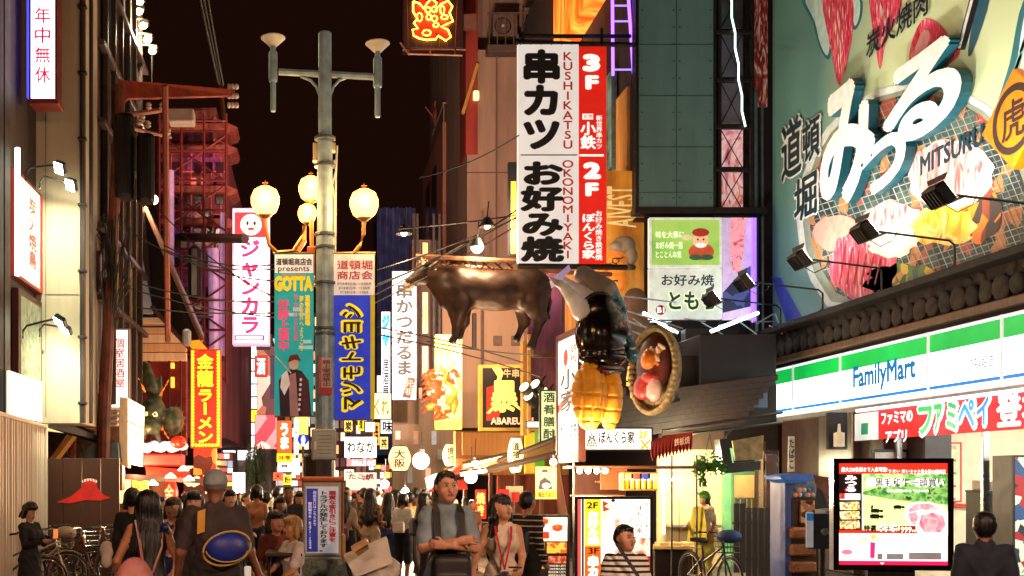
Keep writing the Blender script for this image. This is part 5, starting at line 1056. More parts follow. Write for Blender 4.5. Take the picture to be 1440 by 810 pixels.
m = MB(); bxpx(m, 1126, 704, 1150, 740, 18.05, .08, .01); cm.part('face_panel', m, MIX(['#3a1c10', '#b87a4a', '#e8b080', '#5a2c18'], scale=12, kind='cell', rough=.3))
cmk = M('#d8702a', .3, emit=.3)
for i in range(9): p = P(1119+6*(i % 5), 696-7*(i//5), 18.12); cm.part('capsule', MB().ball(p, .035, 8, 6), (cmk, M('#e8e0d0', .3), M('#3a8ac0', .3))[i % 3])
# folded parasol and flags beside it
fp = Thing('standing_banner', 'white and blue standing banners with dark writing between capsule machine and screen', 'banner', P(1160, 830, 17)); m = MB().slab([P(1147, 716, 17), P(1170, 718, 17), P(1172, 770, 17), P(1150, 772, 17)], (0, .03, 0)); fp.part('cloth', m, M('#b8b4b0', .7)); m = MB().slab([P(1163, 718, 16.95), P(1172, 720, 16.95), P(1172, 764, 16.95), P(1164, 762, 16.95)], (0, .02, 0)); fp.part('cloth', m, M('#2a3a90', .7, emit=.05)); b = front(fp, 16.96); b.tpx(1150, 722, 1160, 766, 'タピオカ', ID, vert=True, bold=.03); b.flush()
fp.part('pole', MB().tube([P(1147, 700, 17.02), P(1150, 830, 17.02)], .015, 5), IRON); fp.part('upper_cloth', MB().slab([P(1143, 668, 17.1), P(1170, 672, 17.1), P(1172, 712, 17.1), P(1160, 706, 17.1), P(1150, 690, 17.1)], (0, .03, 0)), M('#7a4a34', .7, var=.4)); fp.part('figure_print', MB().slab([P(1148, 684, 17.05), P(1156, 690, 17.05), P(1166, 714, 17.05), P(1146, 716, 17.05)], (0, .01, 0)), BLACK)
lr = Thing('leaflet_rack', 'grey leaflet rack with blue and white card beside the screen', 'rack', P(1155, 830, 14)); m = MB(); bxpx(m, 1138, 722, 1176, 772, 14, .12, .01); lr.part('case', m, M('#3a3e44', .4, .4)); m = MB(); bxpx(m, 1134, 720, 1144, 770, 13.96, .02); lr.part('card', m, M('#d8dde4', .5, emit=.1)); m = MB(); bxpx(m, 1134.5, 722, 1144, 732, 13.95, .009); lr.part('card_header', m, M('#2a80c8', .5, emit=.2)); p = P(1160, 748, 13.95); lr.part('dial', MB().lathe(p, [(.05, 0), (.04, -.02)], 16, ax='y'), M('#9a9a98', .3, .5)); lr.part('stand', MB().tube([P(1157, 772, 14.06), Vector((P(1157, 772, 14.06).x, 14.06, 0))], .03, 8), IRON)
# ---------------------------------------------------------------- bright screen on a stand
YS = 12.6; ds = Thing('advertising_screen', 'bright standing advertising screen showing beef, price 999 and grazing cattle', 'screen', (P(1254, 0, YS).x, YS, 0), rz=0)
Ls, Rs = P(1172, 0, YS+.0), P(1338, 0, YS-.12); U = Vector((Rs.x-Ls.x, Rs.y-Ls.y, 0)); Ws = U.length; U.normalize(); Nn = Vector((U.y, -U.x, 0)); zt = P(0, 646, YS).z; zb_ = P(0, 800, YS).z
def dsl(mb, u0, u1, z0, z1, d0, d1): o = Vector((Ls.x, Ls.y, 0)); mb.slab([o+U*u0+Nn*d0+Vector((0, 0, z0)), o+U*u1+Nn*d0+Vector((0, 0, z0)), o+U*u1+Nn*d0+Vector((0, 0, z1)), o+U*u0+Nn*d0+Vector((0, 0, z1))], Nn*(d1-d0)); return mb
ds.part('casing', dsl(MB(), 0, Ws, zb_, zt, -.12, .01), M('#0e0d0e', .25))
ds.part('frame', dsl(dsl(dsl(dsl(MB(), -.01, .05, zb_-.01, zt+.01, -.1, .03), Ws-.05, Ws+.01, zb_-.01, zt+.01, -.1, .031), .05, Ws-.05, zt-.045, zt+.01, -.1, .0305), .05, Ws-.05, zb_-.01, zb_+.05, -.1, .0305), M('#141213', .2, .3))
ds.part('foot', dsl(dsl(MB(), Ws*.3, Ws*.7, 0.02, zb_-.01, -.1, -.02), .1, Ws-.1, .012, .06, -.35, .3), IRON)
b = Board(ds, Vector((Ls.x, Ls.y, 0)), U, Nn)
W0, W1, H0, H1 = .05, Ws-.05, zb_+.05, zt-.045
def sc2(x, y): return W0+(W1-W0)*(x-75)/745, H1-(H1-H0)*(y-50)/710     # coordinates in the enlarged view of the screen
def SR(x0, y0, x1, y1, m_, k=1): b.rect(sc2(x0, y1), sc2(x1, y0), m_, k=k)
def ST(x0, y0, x1, y1, s_, m_, k=3, bo=.02, **kw): b.text(sc2(x0, y1), sc2(x1, y0), s_, m_, k=k, bold=bo, **kw)
def SP(pts, m_, k=2): b.poly([sc2(*p) for p in pts], m_, k=k)
ER, EW = E('#e02818', 1.05), E('#fff6f2', 1.15); EK = M('#241a1c', .4, emit=.02)
SR(75, 50, 820, 760, EW, 5); SR(75, 50, 820, 125, ER, 6); ST(92, 76, 408, 110, '最大330名様まで入店可能!', EW, 8); ST(416, 92, 560, 116, 'うまい 安い', EW, 8); ST(566, 92, 806, 126, 'ミナミ最大級の焼肉店', EW, 8)
SR(75, 122, 236, 520, EK, 6); SR(75, 515, 820, 540, ER, 6)
for (cx_, cy_, s_) in ((158, 190, 'みつる'),): ST(115, 130, 200, 250, 'みつる', EW, 9, .05, vert=True)
b.oval(sc2(128, 236), (.02, .02), E('#e02020', 1), k=9)
SR(82, 262, 222, 306, EW, 8); SR(82, 262, 116, 300, ER, 9)
fd = MIX(['#c85a2a', '#f0c840', '#f8ecc8', '#8a5a28', '#e8d070'], scale=16, emit=.9)
for k in range(3): SP([(80, 322+66*k), (215, 318+66*k), (222, 372+66*k), (170, 378+66*k), (84, 376+66*k)], fd, 8)
SR(240, 122, 820, 520, MIX(['#b8d868', '#e8f0a0', '#d0e080'], scale=1.5, emit=.95), 6)
SP([(240, 122), (820, 122), (820, 340), (700, 330), (560, 318), (420, 300), (320, 282), (240, 268)], MIX(['#2f6a2c', '#5a9a48', '#8fc468', '#1f4a22'], scale=14, emit=.75), 7)
SP([(240, 122), (700, 122), (520, 165), (240, 250)], MIX(['#88b860', '#b8dc88', '#5a9a48'], scale=12, emit=.9), 8)
ck = M('#1c2a26', .4, emit=.05)
for cx_, cy_, s_ in ((325, 385, 1), (322, 425, 1.1), (478, 358, .9)):
    b.oval(sc2(cx_, cy_-4*s_), (.052*s_, .024*s_), ck, k=9); b.oval(sc2(cx_+42*s_, cy_-2*s_), (.02*s_, .016*s_), ck, k=9)
    for q_ in (-26, -18, 16, 24): SP([(cx_+q_*s_-2, cy_), (cx_+q_*s_+3, cy_), (cx_+q_*s_+2, cy_+24*s_), (cx_+q_*s_-1, cy_+24*s_)], ck, 9)
SP([(300, 340), (312, 345), (306, 372), (292, 366)], ck, 9)
SP([(540, 360), (600, 320), (700, 318), (780, 350), (820, 385), (820, 545), (620, 540), (570, 480), (532, 420)], E('#fff0e8', 1.1), 9)
SP([(550, 372), (602, 334), (700, 332), (762, 360), (740, 378), (640, 372), (560, 392)], MIX(['#d8586a', '#f0949c', '#f8c8c4'], scale=6, emit=.9, dist=2), 10)
SP([(548, 400), (600, 388), (620, 420), (600, 480), (572, 470)], MIX(['#d8586a', '#f0949c', '#f8c8c4'], scale=6, emit=.9, dist=2), 10)
SP([(640, 410), (720, 392), (790, 420), (806, 480), (770, 530), (660, 530), (622, 480)], MIX(['#d8485c', '#ec8490', '#f4b0b0'], scale=7, emit=.9, dist=2), 10)
ST(258, 150, 800, 216, '黒毛和牛一頭買い', EW, 11, .1); ST(318, 152, 796, 214, '黒毛和牛一頭買い', EK, 16, .02); ST(402, 232, 690, 252, '炭火焼肉ならではの味', EW, 11, .02)
ST(244, 480, 330, 528, '特選', EK, 11, .05); ST(340, 482, 480, 530, 'イチボ', EW, 11, .1); ST(342, 484, 478, 528, 'イチボ', EK, 16, .03)
SR(490, 486, 600, 540, E('#8a2820', .8), 11); ST(496, 492, 570, 534, '999', E('#fff8d8', 1.2), 13, .02); ST(575, 514, 596, 532, '円', E('#fff8d8', 1.2), 13)
for yy in (560, 634): SR(78, yy, 274, yy+70, M('#e0a0a8', .4, emit=.9), 6); SR(81, yy+3, 271, yy+67, EW, 7)
b.oval(sc2(240, 592), (.05, .04), MIX(['#e8a878', '#f8e0c0'], scale=10, emit=.9), k=9); b.oval(sc2(130, 672), (.06, .03), E('#d87888', .9), k=9)
SP([(292, 600), (326, 604), (322, 716), (290, 712)], E('#e02868', .9), 7); SP([(290, 556), (328, 544), (330, 572), (308, 588)], E('#f8e020', 1), 8)
GR_ = M('#9a9494', .4, emit=.35)
for a, c_, d_ in ((340, 376, 680), (404, 520, 682), (556, 778, 672)): SR(a, d_, c_, 722, GR_, 7)
for k in range(18): ST(352+24*k, 566+(k % 3)*4, 360+24*k, 640-(k % 4)*12, '上塩焼肉', M('#8a8484', .4, emit=.3), 7, 0, vert=True)
SR(75, 732, 820, 760, E('#e0184a', 1.0), 7); SP([(372-15+0, 745-0), (372+15, 745), (372, 757)], EW, 9); b.flush()
# ================================================================ STREET LAMP POLE with banners, globes, boxes
YP = 14.5; PG = M('#87a3b2', .45, .2, var=.25, scale=8, bump=.15); PG2 = M('#4d6668', .5, .2, var=.4, scale=6, bump=.2)
px0 = P(457, 0, YP).x; lp = Thing('street_lamp', 'tall grey blue lamp post with cross arm, amber globes and a stone base', 'street lamp', (px0, YP, 0)); r1 = 9*YP/F
def zy(y, Y=YP): return P(0, y, Y).z
lp.part('pole', MB().lathe((px0, YP, 0), [(.125, .8), (.125, zy(465)), (.115, zy(464)), (.112, zy(330)), (.1, zy(328)), (.095, zy(200)), (.085, zy(198)), (.083, zy(47)), (.07, zy(45.5)), (0, zy(45))], 20), PG)
m = MB()
for y in (195, 233, 330, 348, 398, 462, 470, 640): m.lathe((px0, YP, zy(y)), [(.128, -.02), (.135, -.015), (.135, .015), (.128, .02)], 18)
lp.part('collar', m, M('#5a6466', .4, .6))
m = MB().tube([P(392, 101, YP), P(526, 108, YP)], .045, 8)
for s_ in (-1, 1):
    m.tube([P(457+s_*8, 133, YP), P(457+s_*12, 122, YP), P(457+s_*20, 113, YP), P(457+s_*34, 107.5, YP)], .018, 6)
lp.part('cross_arm', m, PG)
for s_, x, y in ((-1, 384, 54), (1, 531, 62)):
    p = P(x, y, YP)
    lp.part('lamp_disc', MB().lathe(p, [(.05, -.1), (.1, -.05), (.155, .0), (.155, .012), (.06, .035), (0, .04)], 24), M('#b9bcb8', .5, var=.2))
    lp.part('lamp_glow', MB().lathe((p.x, p.y, p.z-.055), [(.06, 0), (.12, .03), (.14, .045)], 24), E('#ffb070', 1.2))
    lp.part('lamp_tube', MB().lathe((p.x, p.y, p.z-.2), [(.035, 0), (.035, .12)], 12).lathe((p.x, p.y, P(0, y+61, YP).z), [(.05, 0), (.056, .02), (.056, .36), (.05, .38)], 14).lathe((p.x, p.y, P(0, y+103, YP).z), [(.03, 0), (.036, .01), (.036, .4)], 12), PG)
GO_ = [(373, 282, 20), (512, 286, 20), (437, 265, 17), (432, 300, 13)]
for (x, y, r) in GO_:
    Yg = YP if r > 17 else YP+.6; p = P(x, y, Yg); rr_ = r*Yg/F
    m = MB(); m.lathe((p.x, p.y, p.z), [(rr_*.45, -rr_*1.05), (rr_*.8, -rr_*.75), (rr_*1.0, -rr_*.2), (rr_*1.0, rr_*.25), (rr_*.8, rr_*.72), (rr_*.35, rr_*.98), (0, rr_*1.02)], 24); m.smooth = True
    lp.part('globe', m, E('#ff9a3c', 7, var=.1, scale=4))
    lp.part('finial', MB().lathe((p.x, p.y, p.z+rr_), [(rr_*.3, 0), (rr_*.1, rr_*.12), (rr_*.05, rr_*.3), (.001, rr_*.45)], 10).tube([(p.x-rr_*.2, p.y, p.z+rr_*1.25), (p.x+rr_*.2, p.y, p.z+rr_*1.25)], rr_*.04), M('#a86a30', .4, .6))
    lp.part('globe_cup', MB().lathe((p.x, p.y, p.z-rr_*1.3), [(rr_*.12, 0), (rr_*.5, rr_*.22), (rr_*.52, rr_*.3)], 16), M('#a87a48', .4, .6))
    plight((p.x, p.y-rr_*1.5, p.z), 55 if r > 17 else 20, (1, .55, .2), rr_, parent=None)
m = MB().tube([P(373, 306, YP), P(374, 322, YP), P(378, 344, YP), P(390, 355, YP), P(412, 353, YP), P(424, 335, YP), P(428, 318, YP)], .026, 7)
m.tube([P(512, 308, YP), P(511, 330, YP), P(506, 346, YP), P(498, 356, YP)], .026, 7).tube([P(437, 283, YP+.6), P(440, 400, YP+.4), P(450, 402, YP)], .035, 7).tube([P(428, 318, YP+.5), P(428, 340, YP+.5), P(418, 356, YP)], .03, 7)
m.tube([P(384, 356, YP), P(443, 356, YP)], .016, 6).tube([P(468, 356, YP), P(528, 356, YP)], .016, 6).tube([P(386, 585, YP), P(443, 585, YP)], .014, 6).tube([P(468, 590, YP), P(524, 590, YP)], .014, 6)
lp.part('scroll_arm', m, M('#b07a44', .4, .6))
m = MB(); bxpx(m, 440, 200, 446, 226, YP+.12, .12, .01); bxpx(m, 462, 200, 472, 212, YP+.1, .12, .01); lp.part('junction_box', m, M('#b8a890', .5)); lp.part('cable', MB().tube([P(470, 225, YP+.1), P(472, 240, YP+.1), P(467, 260, YP+.05), P(470, 280, YP+.05), P(468, 600, YP)], .012, 5).tube([P(474, 205, YP+.1), P(472, 250, YP+.12), P(470, 600, YP+.1)], .014, 5), M('#b0b8b8', .5))
m = MB(); bxpx(m, 432, 346, 443, 388, YP+.2, .1, .01); lp.part('orange_box', m, M('#b84a14', .5, emit=.15))
# warning sticker and control box
m = MB(); bxpx(m, 448, 503, 467, 555, YP-.15, .015, .002); lp.part('sticker', m, M('#c8bcb4', .6)); b = front(lp, YP-.152); b.rpx(448, 545, 467, 555, M('#b02020', .5)); b.rpx(448, 503, 452, 545, M('#c04040', .5)); b.tpx(453, 506, 465, 543, '路上喫煙禁止', M('#7a2a28', .5), vert=True, bold=.02); b.flush()
m = MB(); bxpx(m, 438, 603, 473, 647, YP-.22, .2, .015); lp.part('control_box', m, M('#9aa49c', .45, .2, var=.12)); b = front(lp, YP-.221); b.rpx(441, 608, 470, 643, M('#aab2a8', .5, var=.1)); b.rpx(442, 621, 445, 632, M('#e8ece8', .4), k=2)
for k in range(6): b.rpx(448, 612+5*k, 466, 613.2+5*k, M('#7f8a80', .5), k=2)
b.flush(); lp.part('transformer', MB().lathe((px0-.08, YP, zy(676)), [(.2, 0), (.21, .02), (.21, .3), (.16, .34)], 18), M('#2e221c', .5, .3)); 
# banners on the pole
t = Thing('hanging_banner', 'teal theatre banner with yellow GOTTA lettering and a robed performer', 'banner', P(414, 585, YP), group=None); p0, p1 = P(386, 585, YP), P(441, 357, YP)
t.part('cloth', MB().box((p0.x, YP-.01, p0.z), (p1.x, YP, p1.z)), M('#1fa3a0', .7, var=.12, scale=2, emit=.32)); b = front(t, YP-.0105)
b.rpx(386.5, 358, 440.5, 384, M('#dcd4c8', .7, emit=.4)); b.tpx(388, 363, 439, 373, '道頓堀商店会', M('#2a2224'), bold=.03, k=2); b.tpx(391, 375, 435, 384, 'presents', M('#2a2224'), bold=.01, k=2)
b.tpx(385.5, 388, 440, 410, 'GOTTA', M('#f0c010', .6, emit=.45), bold=.07, k=2); b.tpx(396, 386, 430, 390, '道頓堀喜劇', M('#d87828', emit=.2), bold=.02, k=2)
b.tpx(391, 421, 407, 494, '好評上演中', M('#e04a7a', .6, emit=.35), vert=True, bold=.05, k=2); b.tpx(413, 412, 419, 480, 'ゆかいな仲間', M('#d84a78', emit=.3), vert=True, bold=.02, k=2)
b.tpx(429, 415, 436, 458, '道頓堀劇場', M('#f0c818', emit=.4), vert=True, bold=.05, k=2); b.tpx(421, 416, 427, 494, '夢の世界へようこそ', M('#e8c020', emit=.3), vert=True, bold=.03, k=2)
for (x0, y0, x1, y1) in ((412, 432, 424, 438), (404, 440, 418, 445), (420, 440, 432, 444), (426, 478, 438, 483), (420, 486, 440, 491)): b.rpx(x0, y0, x1, y1, M('#a8dcd8', .6, emit=.2))
b.ppx([(394, 585), (392, 535), (402, 522), (412, 518), (424, 522), (434, 535), (438, 585)], M('#3a2a44', .7), k=3); b.opx(413, 512, 7, 8, M('#d8b8a0', emit=.1), k=4); b.ppx([(404, 510), (408, 500), (418, 498), (424, 508), (414, 506)], M('#7a2a3a'), k=5); b.ppx([(396, 528), (404, 520), (408, 540), (400, 556), (394, 545)], M('#e8e0dc', emit=.15), k=5)
b.ppx([(406, 528), (416, 524), (420, 585), (408, 585)], M('#c8a0b0'), k=4); b.ppx([(420, 524), (432, 532), (436, 585), (426, 585)], M('#5a2038'), k=5)
for k in range(7): b.opx(423-k*.4, 534+7*k, 1.8, 2.2, M('#e8e4e0', emit=.1), k=6)
b.ppx([(388, 500), (410, 524), (409, 526), (387, 502)], M('#dde8e8'), k=6); b.flush()
t = Thing('hanging_banner', 'blue banner with big yellow-edged katakana under a white header', 'banner', P(498, 590, YP)); p0, p1 = P(469, 590, YP), P(527, 357, YP)
t.part('cloth', MB().box((p0.x, YP-.01, p0.z), (p1.x, YP, p1.z)), M('#c9b21c', .7, var=.1, emit=.25)); b = front(t, YP-.0105)
b.rpx(469.5, 357.5, 526.5, 415, M('#d8ccc0', .7, emit=.35)); b.rpx(469.5, 415, 521, 589.5, M('#1735b8', .6, var=.12, emit=.4))
b.tpx(474, 366, 524, 379, '道頓堀', M('#b02a1c', emit=.1), bold=.02, k=2); b.tpx(474, 381, 524, 393, '商店会', M('#b02a1c', emit=.1), bold=.02, k=2)
for k in range(3): b.tpx(474+k*2, 397+6*k, 522-k*2, 401+6*k, '歩行者優先区域につき自転車', M('#7a6a64'), k=2)
b.tpx(476, 426, 512, 580, 'マツモトキヨシ', M('#e8cc10', .6, emit=.5), rot=90, bold=.1, k=3, shear=0); b.tpx(480, 430, 508, 576, 'マツモトキヨシ', M('#181a20', .6), rot=90, bold=.03, k=9); b.flush()
# round blue sign further back
rs = Thing('road_sign', 'small round blue pedestrian sign beside the lamp post', 'sign', P(426, 690, 22)); p = P(426, 618, 22); rs.part('disc', MB().lathe(p, [(.1, .0), (.105, -.01), (.105, .01)], 22, ax='y').lathe(p, [(0.001, -.012), (.1, -.012)], 22, ax='y'), M('#2a50c0', .4, emit=.5)); b = front(rs, 21.97); b.ppx([(424, 628), (423, 617), (425, 612), (428, 612), (430, 618), (428, 628)], M('#dce4f4', emit=.5)); b.flush(); rs.part('post', MB().tube([P(426, 626, 22.02), Vector((p.x, 22.02, 0))], .025, 6), IRON)
# notice board and stone base
nb = Thing('notice_board', 'white street notice board with blue and red vertical writing at the lamp base', 'notice board', P(453, 783, YP-.5)); YN_ = YP-.55
m = MB(); bxpx(m, 426, 677, 481, 783, YN_, .1, .015); nb.part('casing', m, M('#a89c8c', .4, .5)); m = MB(); bxpx(m, 430, 684, 476, 778, YN_-.008, .009, .001); nb.part('sheet', m, M('#c6ccd2', .5, emit=.18)); b = front(nb, YN_-.0085)
b.rpx(431, 687, 447, 776, M('#2232a0', .5, emit=.15)); b.tpx(440, 690, 445, 740, '相談窓口はこちらまで', M('#d8dcf0', emit=.2), vert=True, bold=.02); b.tpx(433, 706, 439, 772, '警察署06-6271-1234', M('#d8dcf0', emit=.2), vert=True, bold=.02)
b.tpx(449, 690, 461, 776, 'トラブルが発生しております。', M('#24242a'), vert=True, bold=.04); b.tpx(462, 690, 473, 762, '悪質な客引きにご注意を', M('#c01c20', emit=.05), vert=True, bold=.045); b.flush()
m = MB(); bxpx(m, 424, 670, 484, 678, YN_-.02, .3, .02); nb.part('top_rail', m, M('#a85a34', .4, .3)); m = MB(); bxpx(m, 481, 678, 484, 783, YN_, .1, .01); nb.part('side_rail', m, M('#a0603c', .4, .4))
x_ = P(453, 0, YP-.3).x; sb = Thing('stone_base', 'grey green stone base under the notice board', 'base', (x_, YP-.3, 0)); wd = .27
sb.part('block', MB().add([(x_-.42, YP-.75, 0), (x_+.45, YP-.75, 0), (x_+.45, YP+.3, 0), (x_-.42, YP+.3, 0), (x_-wd, YP-.62, .78), (x_+wd, YP-.62, .78), (x_+wd, YP+.15, .78), (x_-wd, YP+.15, .78)], [(0, 3, 2, 1), (4, 5, 6, 7), (0, 1, 5, 4), (1, 2, 6, 5), (2, 3, 7, 6), (3, 0, 4, 7)]), MIX(['#3a4a46', '#52645c', '#6d8076', '#46584f'], scale=22, rough=.5, detail=8))
# ================================================================ LEFT SIDE
BEI = M('#b3a58c', .75, var=.16, scale=2.5, bump=.15, kind='streak')
lb = Thing('left_building', 'beige faced building with drainpipe and tall vertical signs at the left edge', 'building', (-4.6, 19, 0))
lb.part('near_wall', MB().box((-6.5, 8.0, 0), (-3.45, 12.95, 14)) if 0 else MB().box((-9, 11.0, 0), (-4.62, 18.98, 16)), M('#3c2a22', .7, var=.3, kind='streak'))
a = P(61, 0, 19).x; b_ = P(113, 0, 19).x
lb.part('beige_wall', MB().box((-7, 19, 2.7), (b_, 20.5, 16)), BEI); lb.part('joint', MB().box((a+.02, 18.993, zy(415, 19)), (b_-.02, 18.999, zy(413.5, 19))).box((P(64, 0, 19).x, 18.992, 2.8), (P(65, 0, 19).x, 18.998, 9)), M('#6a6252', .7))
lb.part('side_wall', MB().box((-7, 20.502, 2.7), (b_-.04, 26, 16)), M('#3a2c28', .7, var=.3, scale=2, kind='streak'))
lb.part('corner_post', MB().box((P(22, 0, 17.2).x-.02, 16.6, 0), (P(22, 0, 17.2).x+.0, 16.9, 14)) , M('#2a1a14', .6))
lb.part('drainpipe', MB().tube([(b_+.05, 18.95, 2.7), (b_+.05, 18.95, 14)], .05, 8).tube([(b_+.16, 19.1, 2.7), (b_+.16, 19.1, 14)], .035, 8), M('#3a2f2e', .5, .3))
m = MB()
for k in range(9): m.bbox((b_-.02, 18.87, 3+k*1.1), (b_+.12, 19.0, 3.05+k*1.1), .01)
lb.part('pipe_clamp', m, IRON)
m = MB()
for k in range(6): yy = 21+k*.85; m.bbox((b_-.0, yy, 3.2), (b_+.1, yy+.07, 13), .01)
for z in (5.0, 6.3, 8.2, 9.6, 11): m.bbox((b_-.01, 20.5, z), (b_+.13, 26, z+.1), .01)
lb.part('mullion', m, M('#4a3c38', .5, .4))
rw = random.Random(3)
for k in range(5):
    for j, (z0, z1) in enumerate(((5.1, 6.3), (6.4, 8.2), (8.3, 9.6), (9.7, 11))):
        c = rw.choice(('#2a2624', '#3a4448', '#8a6a3a', '#1c1818', '#5a4c40')); wi = lb.part('window', MB().box((b_-.03, 21.08+k*.85, z0), (b_+.01, 21.84+k*.85, z1)), M('#2a2222', .4)); lb.part('pane', MB().box((b_+.011, 21.12+k*.85, z0+.05), (b_+.02, 21.8+k*.85, z1-.05)), M(c, .12, emit=.18 if c == '#8a6a3a' else .03, var=.4), wi)
# lit posters on the near side wall
X0 = P(28, 0, 17.2).x
pt_ = Thing('wall_poster', 'large cream and red lit poster receding along the near side wall', 'poster', (-4.5, 18, 4.5)); b = lside(pt_, -4.5); zt1, zb1 = zy(255, 18), zy(400, 18)
pt_.part('frame', MB().box((-4.61, 17.25, zb1), (-4.5, 18.95, zt1)), M('#a0302a', .5)); b.rect((17.3, zb1+.05), (18.75, zt1-.05), MIX(['#f0e4c0', '#f8f0dc', '#e8c8a0'], scale=1.2, emit=.6), k=1); b.text((18.0, zb1+.3), (18.5, zt1-.2), '炭火焼鳥', M('#b03028', emit=.3), vert=True, k=2, bold=.03)
b.rect((18.78, zb1+.02), (18.93, zt1-.02), M('#c03028', emit=.3), k=1); b.flush(); pt_.part('tube_lamp', MB().tube([(-4.47, 17.22, zb1), (-4.47, 17.22, zt1+.3)], .04, 8), E('#f6ffe8', 4))
pt2 = Thing('wall_window', 'dark framed window with red sill under the cream and red poster', 'window', (-4.5, 18, 3.0)); pt2.part('frame', MB().box((-4.6, 17.4, 3.1), (-4.5, 18.9, zb1-.15)), M('#4a1c14', .5)); pt2.part('pane', MB().box((-4.5, 17.5, 3.2), (-4.49, 18.8, zb1-.25)), M('#8a9478', .15, emit=.12, var=.4))
pt3 = Thing('wall_poster', 'white and red lit poster low on the near side wall above the fence', 'poster', (-4.45, 17, 2.7)); pt3.part('sheet', MB().box((-4.47, 16.6, 2.7), (-4.43, 18.6, 3.35)), MIX(['#f0e8d4', '#fff8e8', '#f8ecd8'], scale=1, emit=.6))
# vertical white sign
t, b = panel('vertical_sign', 'tall white lit vertical sign with four red brush characters', 'sign', 41, -60, 80, 142, 17.8, E('#f8f2ff', 2.3, var=.03), M('#5a1420', .4), fw=.03, th=.35)
for k, c in enumerate('年中無休'): b.tpx(49, 10+28*k, 71, 33+28*k, c, E('#d8183c', .8, var=0), bold=.02, k=2)
b.tpx(49, -45, 71, 2, '店', E('#d8183c', .8, var=0), bold=.02, k=2); b.flush()
t.part('blue_edge', MB().box((P(41, 0, 17.8).x-.03, 17.76, zy(138, 17.8)), (P(41, 0, 17.8).x-.002, 17.95, 9.5)), E('#4a50ff', .9)); m = MB(); bxpx(m, 40, 138, 82, 146, 17.75, .4, .01); t.part('foot_rail', m, M('#7a2018', .4))
# goose neck lamps
for i, (x0, y0, x1, y1, w_) in enumerate(((36, 246, 84, 236, 'upper gooseneck lamp over the cream and red poster'), (56, 258, 100, 260, 'second gooseneck lamp just below the upper one'), (32, 468, 84, 452, 'gooseneck lamp in front of the lower beige wall'), (56, 466, 92, 464, 'small gooseneck lamp beside the drainpipe at mid height'))):
    t = Thing('gooseneck_lamp', w_, 'lamp', P(x0, y0, 17.6), group='gooseneck lamps on the beige wall'); Yl = 17.6+.3*(i % 2)
    t.part('arm', MB().tube([P(x0, y0+8, Yl), P(x0, y0-2, Yl), P(x0+6, y0-10, Yl), P(x1-6, y1-4, Yl)], .018, 6), BLACK)
    M4 = Matrix.Translation(P(x1, y1, Yl)) @ Matrix.Rotation(R(-50 if i < 2 else -25), 4, 'X') @ Matrix.Rotation(R(35), 4, 'Y')
    t.part('housing', MB().bbox((-.1, -.1, -.02), (.1, .1, .07), .03).xf(M4), BLACK); t.part('lens', MB().box((-.085, -.085, -.035), (.085, .085, -.021)).xf(M4), E('#f4ffe0', 14, var=0))
    l = bpy.data.lights.new('lamp_light', 'SPOT'); l.energy = 330 if i < 2 else 170; l.spot_size = R(130); l.spot_blend = .9; l.color = (.93, 1, .72); l.shadow_soft_size = .06
    lo = bpy.data.objects.new('lamp_light', l); COL.objects.link(lo); lo.location = P(x1, y1+5, Yl); lo.rotation_euler = Vector((.05, 1.0, -.75)).to_track_quat('-Z', 'Y').to_euler()
# big lit hoarding with red characters, floods on top
hb = Thing('lit_hoarding', 'tall cream lit hoarding with red characters and flood lamps on its top edge', 'hoarding', (-3.5, 25, 6)); Yh0, Yh1, Xh = 22.6, 26.5, -3.98
Y163 = 1600*Xh/(163-440); Y188 = 1600*Xh/(188-440)
hb.part('casing', MB().box((Xh-.2, Y163, 7.3), (Xh-.01, Y188, 12.6)), IRON); hb.part('face', MB().box((Xh-.009, Y163+.02, 7.32), (Xh, Y188-.02, 12.58)), MIX(['#f8e8b8', '#fff4d0', '#e8c888'], scale=.7, emit=.9))
b = lside(hb, Xh); 
for k in range(3): b.text((Y163+.5, 11.1-1.35*k), (Y163+1.6, 12.3-1.35*k), '焼肉亭'[k], M('#c83020', emit=.5), bold=.04, k=2)
b.flush()
for i, (x, y) in enumerate(((197, 14), (203, 34), (209, 54), (216, 70), (198, 0))):
    Yf = Y188-.2-.5*i; p = P(x, y, 25.0); t = Thing('flood_lamp', ('glowing flood lamp highest over the cream hoarding', 'second glowing flood lamp over the cream hoarding', 'third glowing flood lamp over the cream hoarding', 'small unlit lamp last in the row over the cream hoarding', 'glowing flood lamp at the very top picture edge over the cream hoarding')[i], 'lamp', p, group='flood lamps over the cream hoarding')
    q0 = Vector((Xh, 25.0, p.z+.12)); t.part('arm', MB().tube([q0, p+Vector((0, 0, .1))], .02, 5), STEEL); t.part('housing', MB().bbox(p+Vector((-.1, -.06, -.02)), p+Vector((.1, .12, .1)), .02), IRON); t.part('lens', MB().ball(p+Vector((-.02, -.04, -.05)), (.09, .07, .07)), E('#ffe8a8', 16 if i != 3 else 2, var=0))
plight(P(196, 50, 24.6), 400, (1, .85, .55), .2)
one('steel_mast', MB().tube([P(214, 76, 25), P(214, 130, 25)], .02, 5), IRON, 'thin steel mast under the flood lamps of the cream hoarding', 'mast')
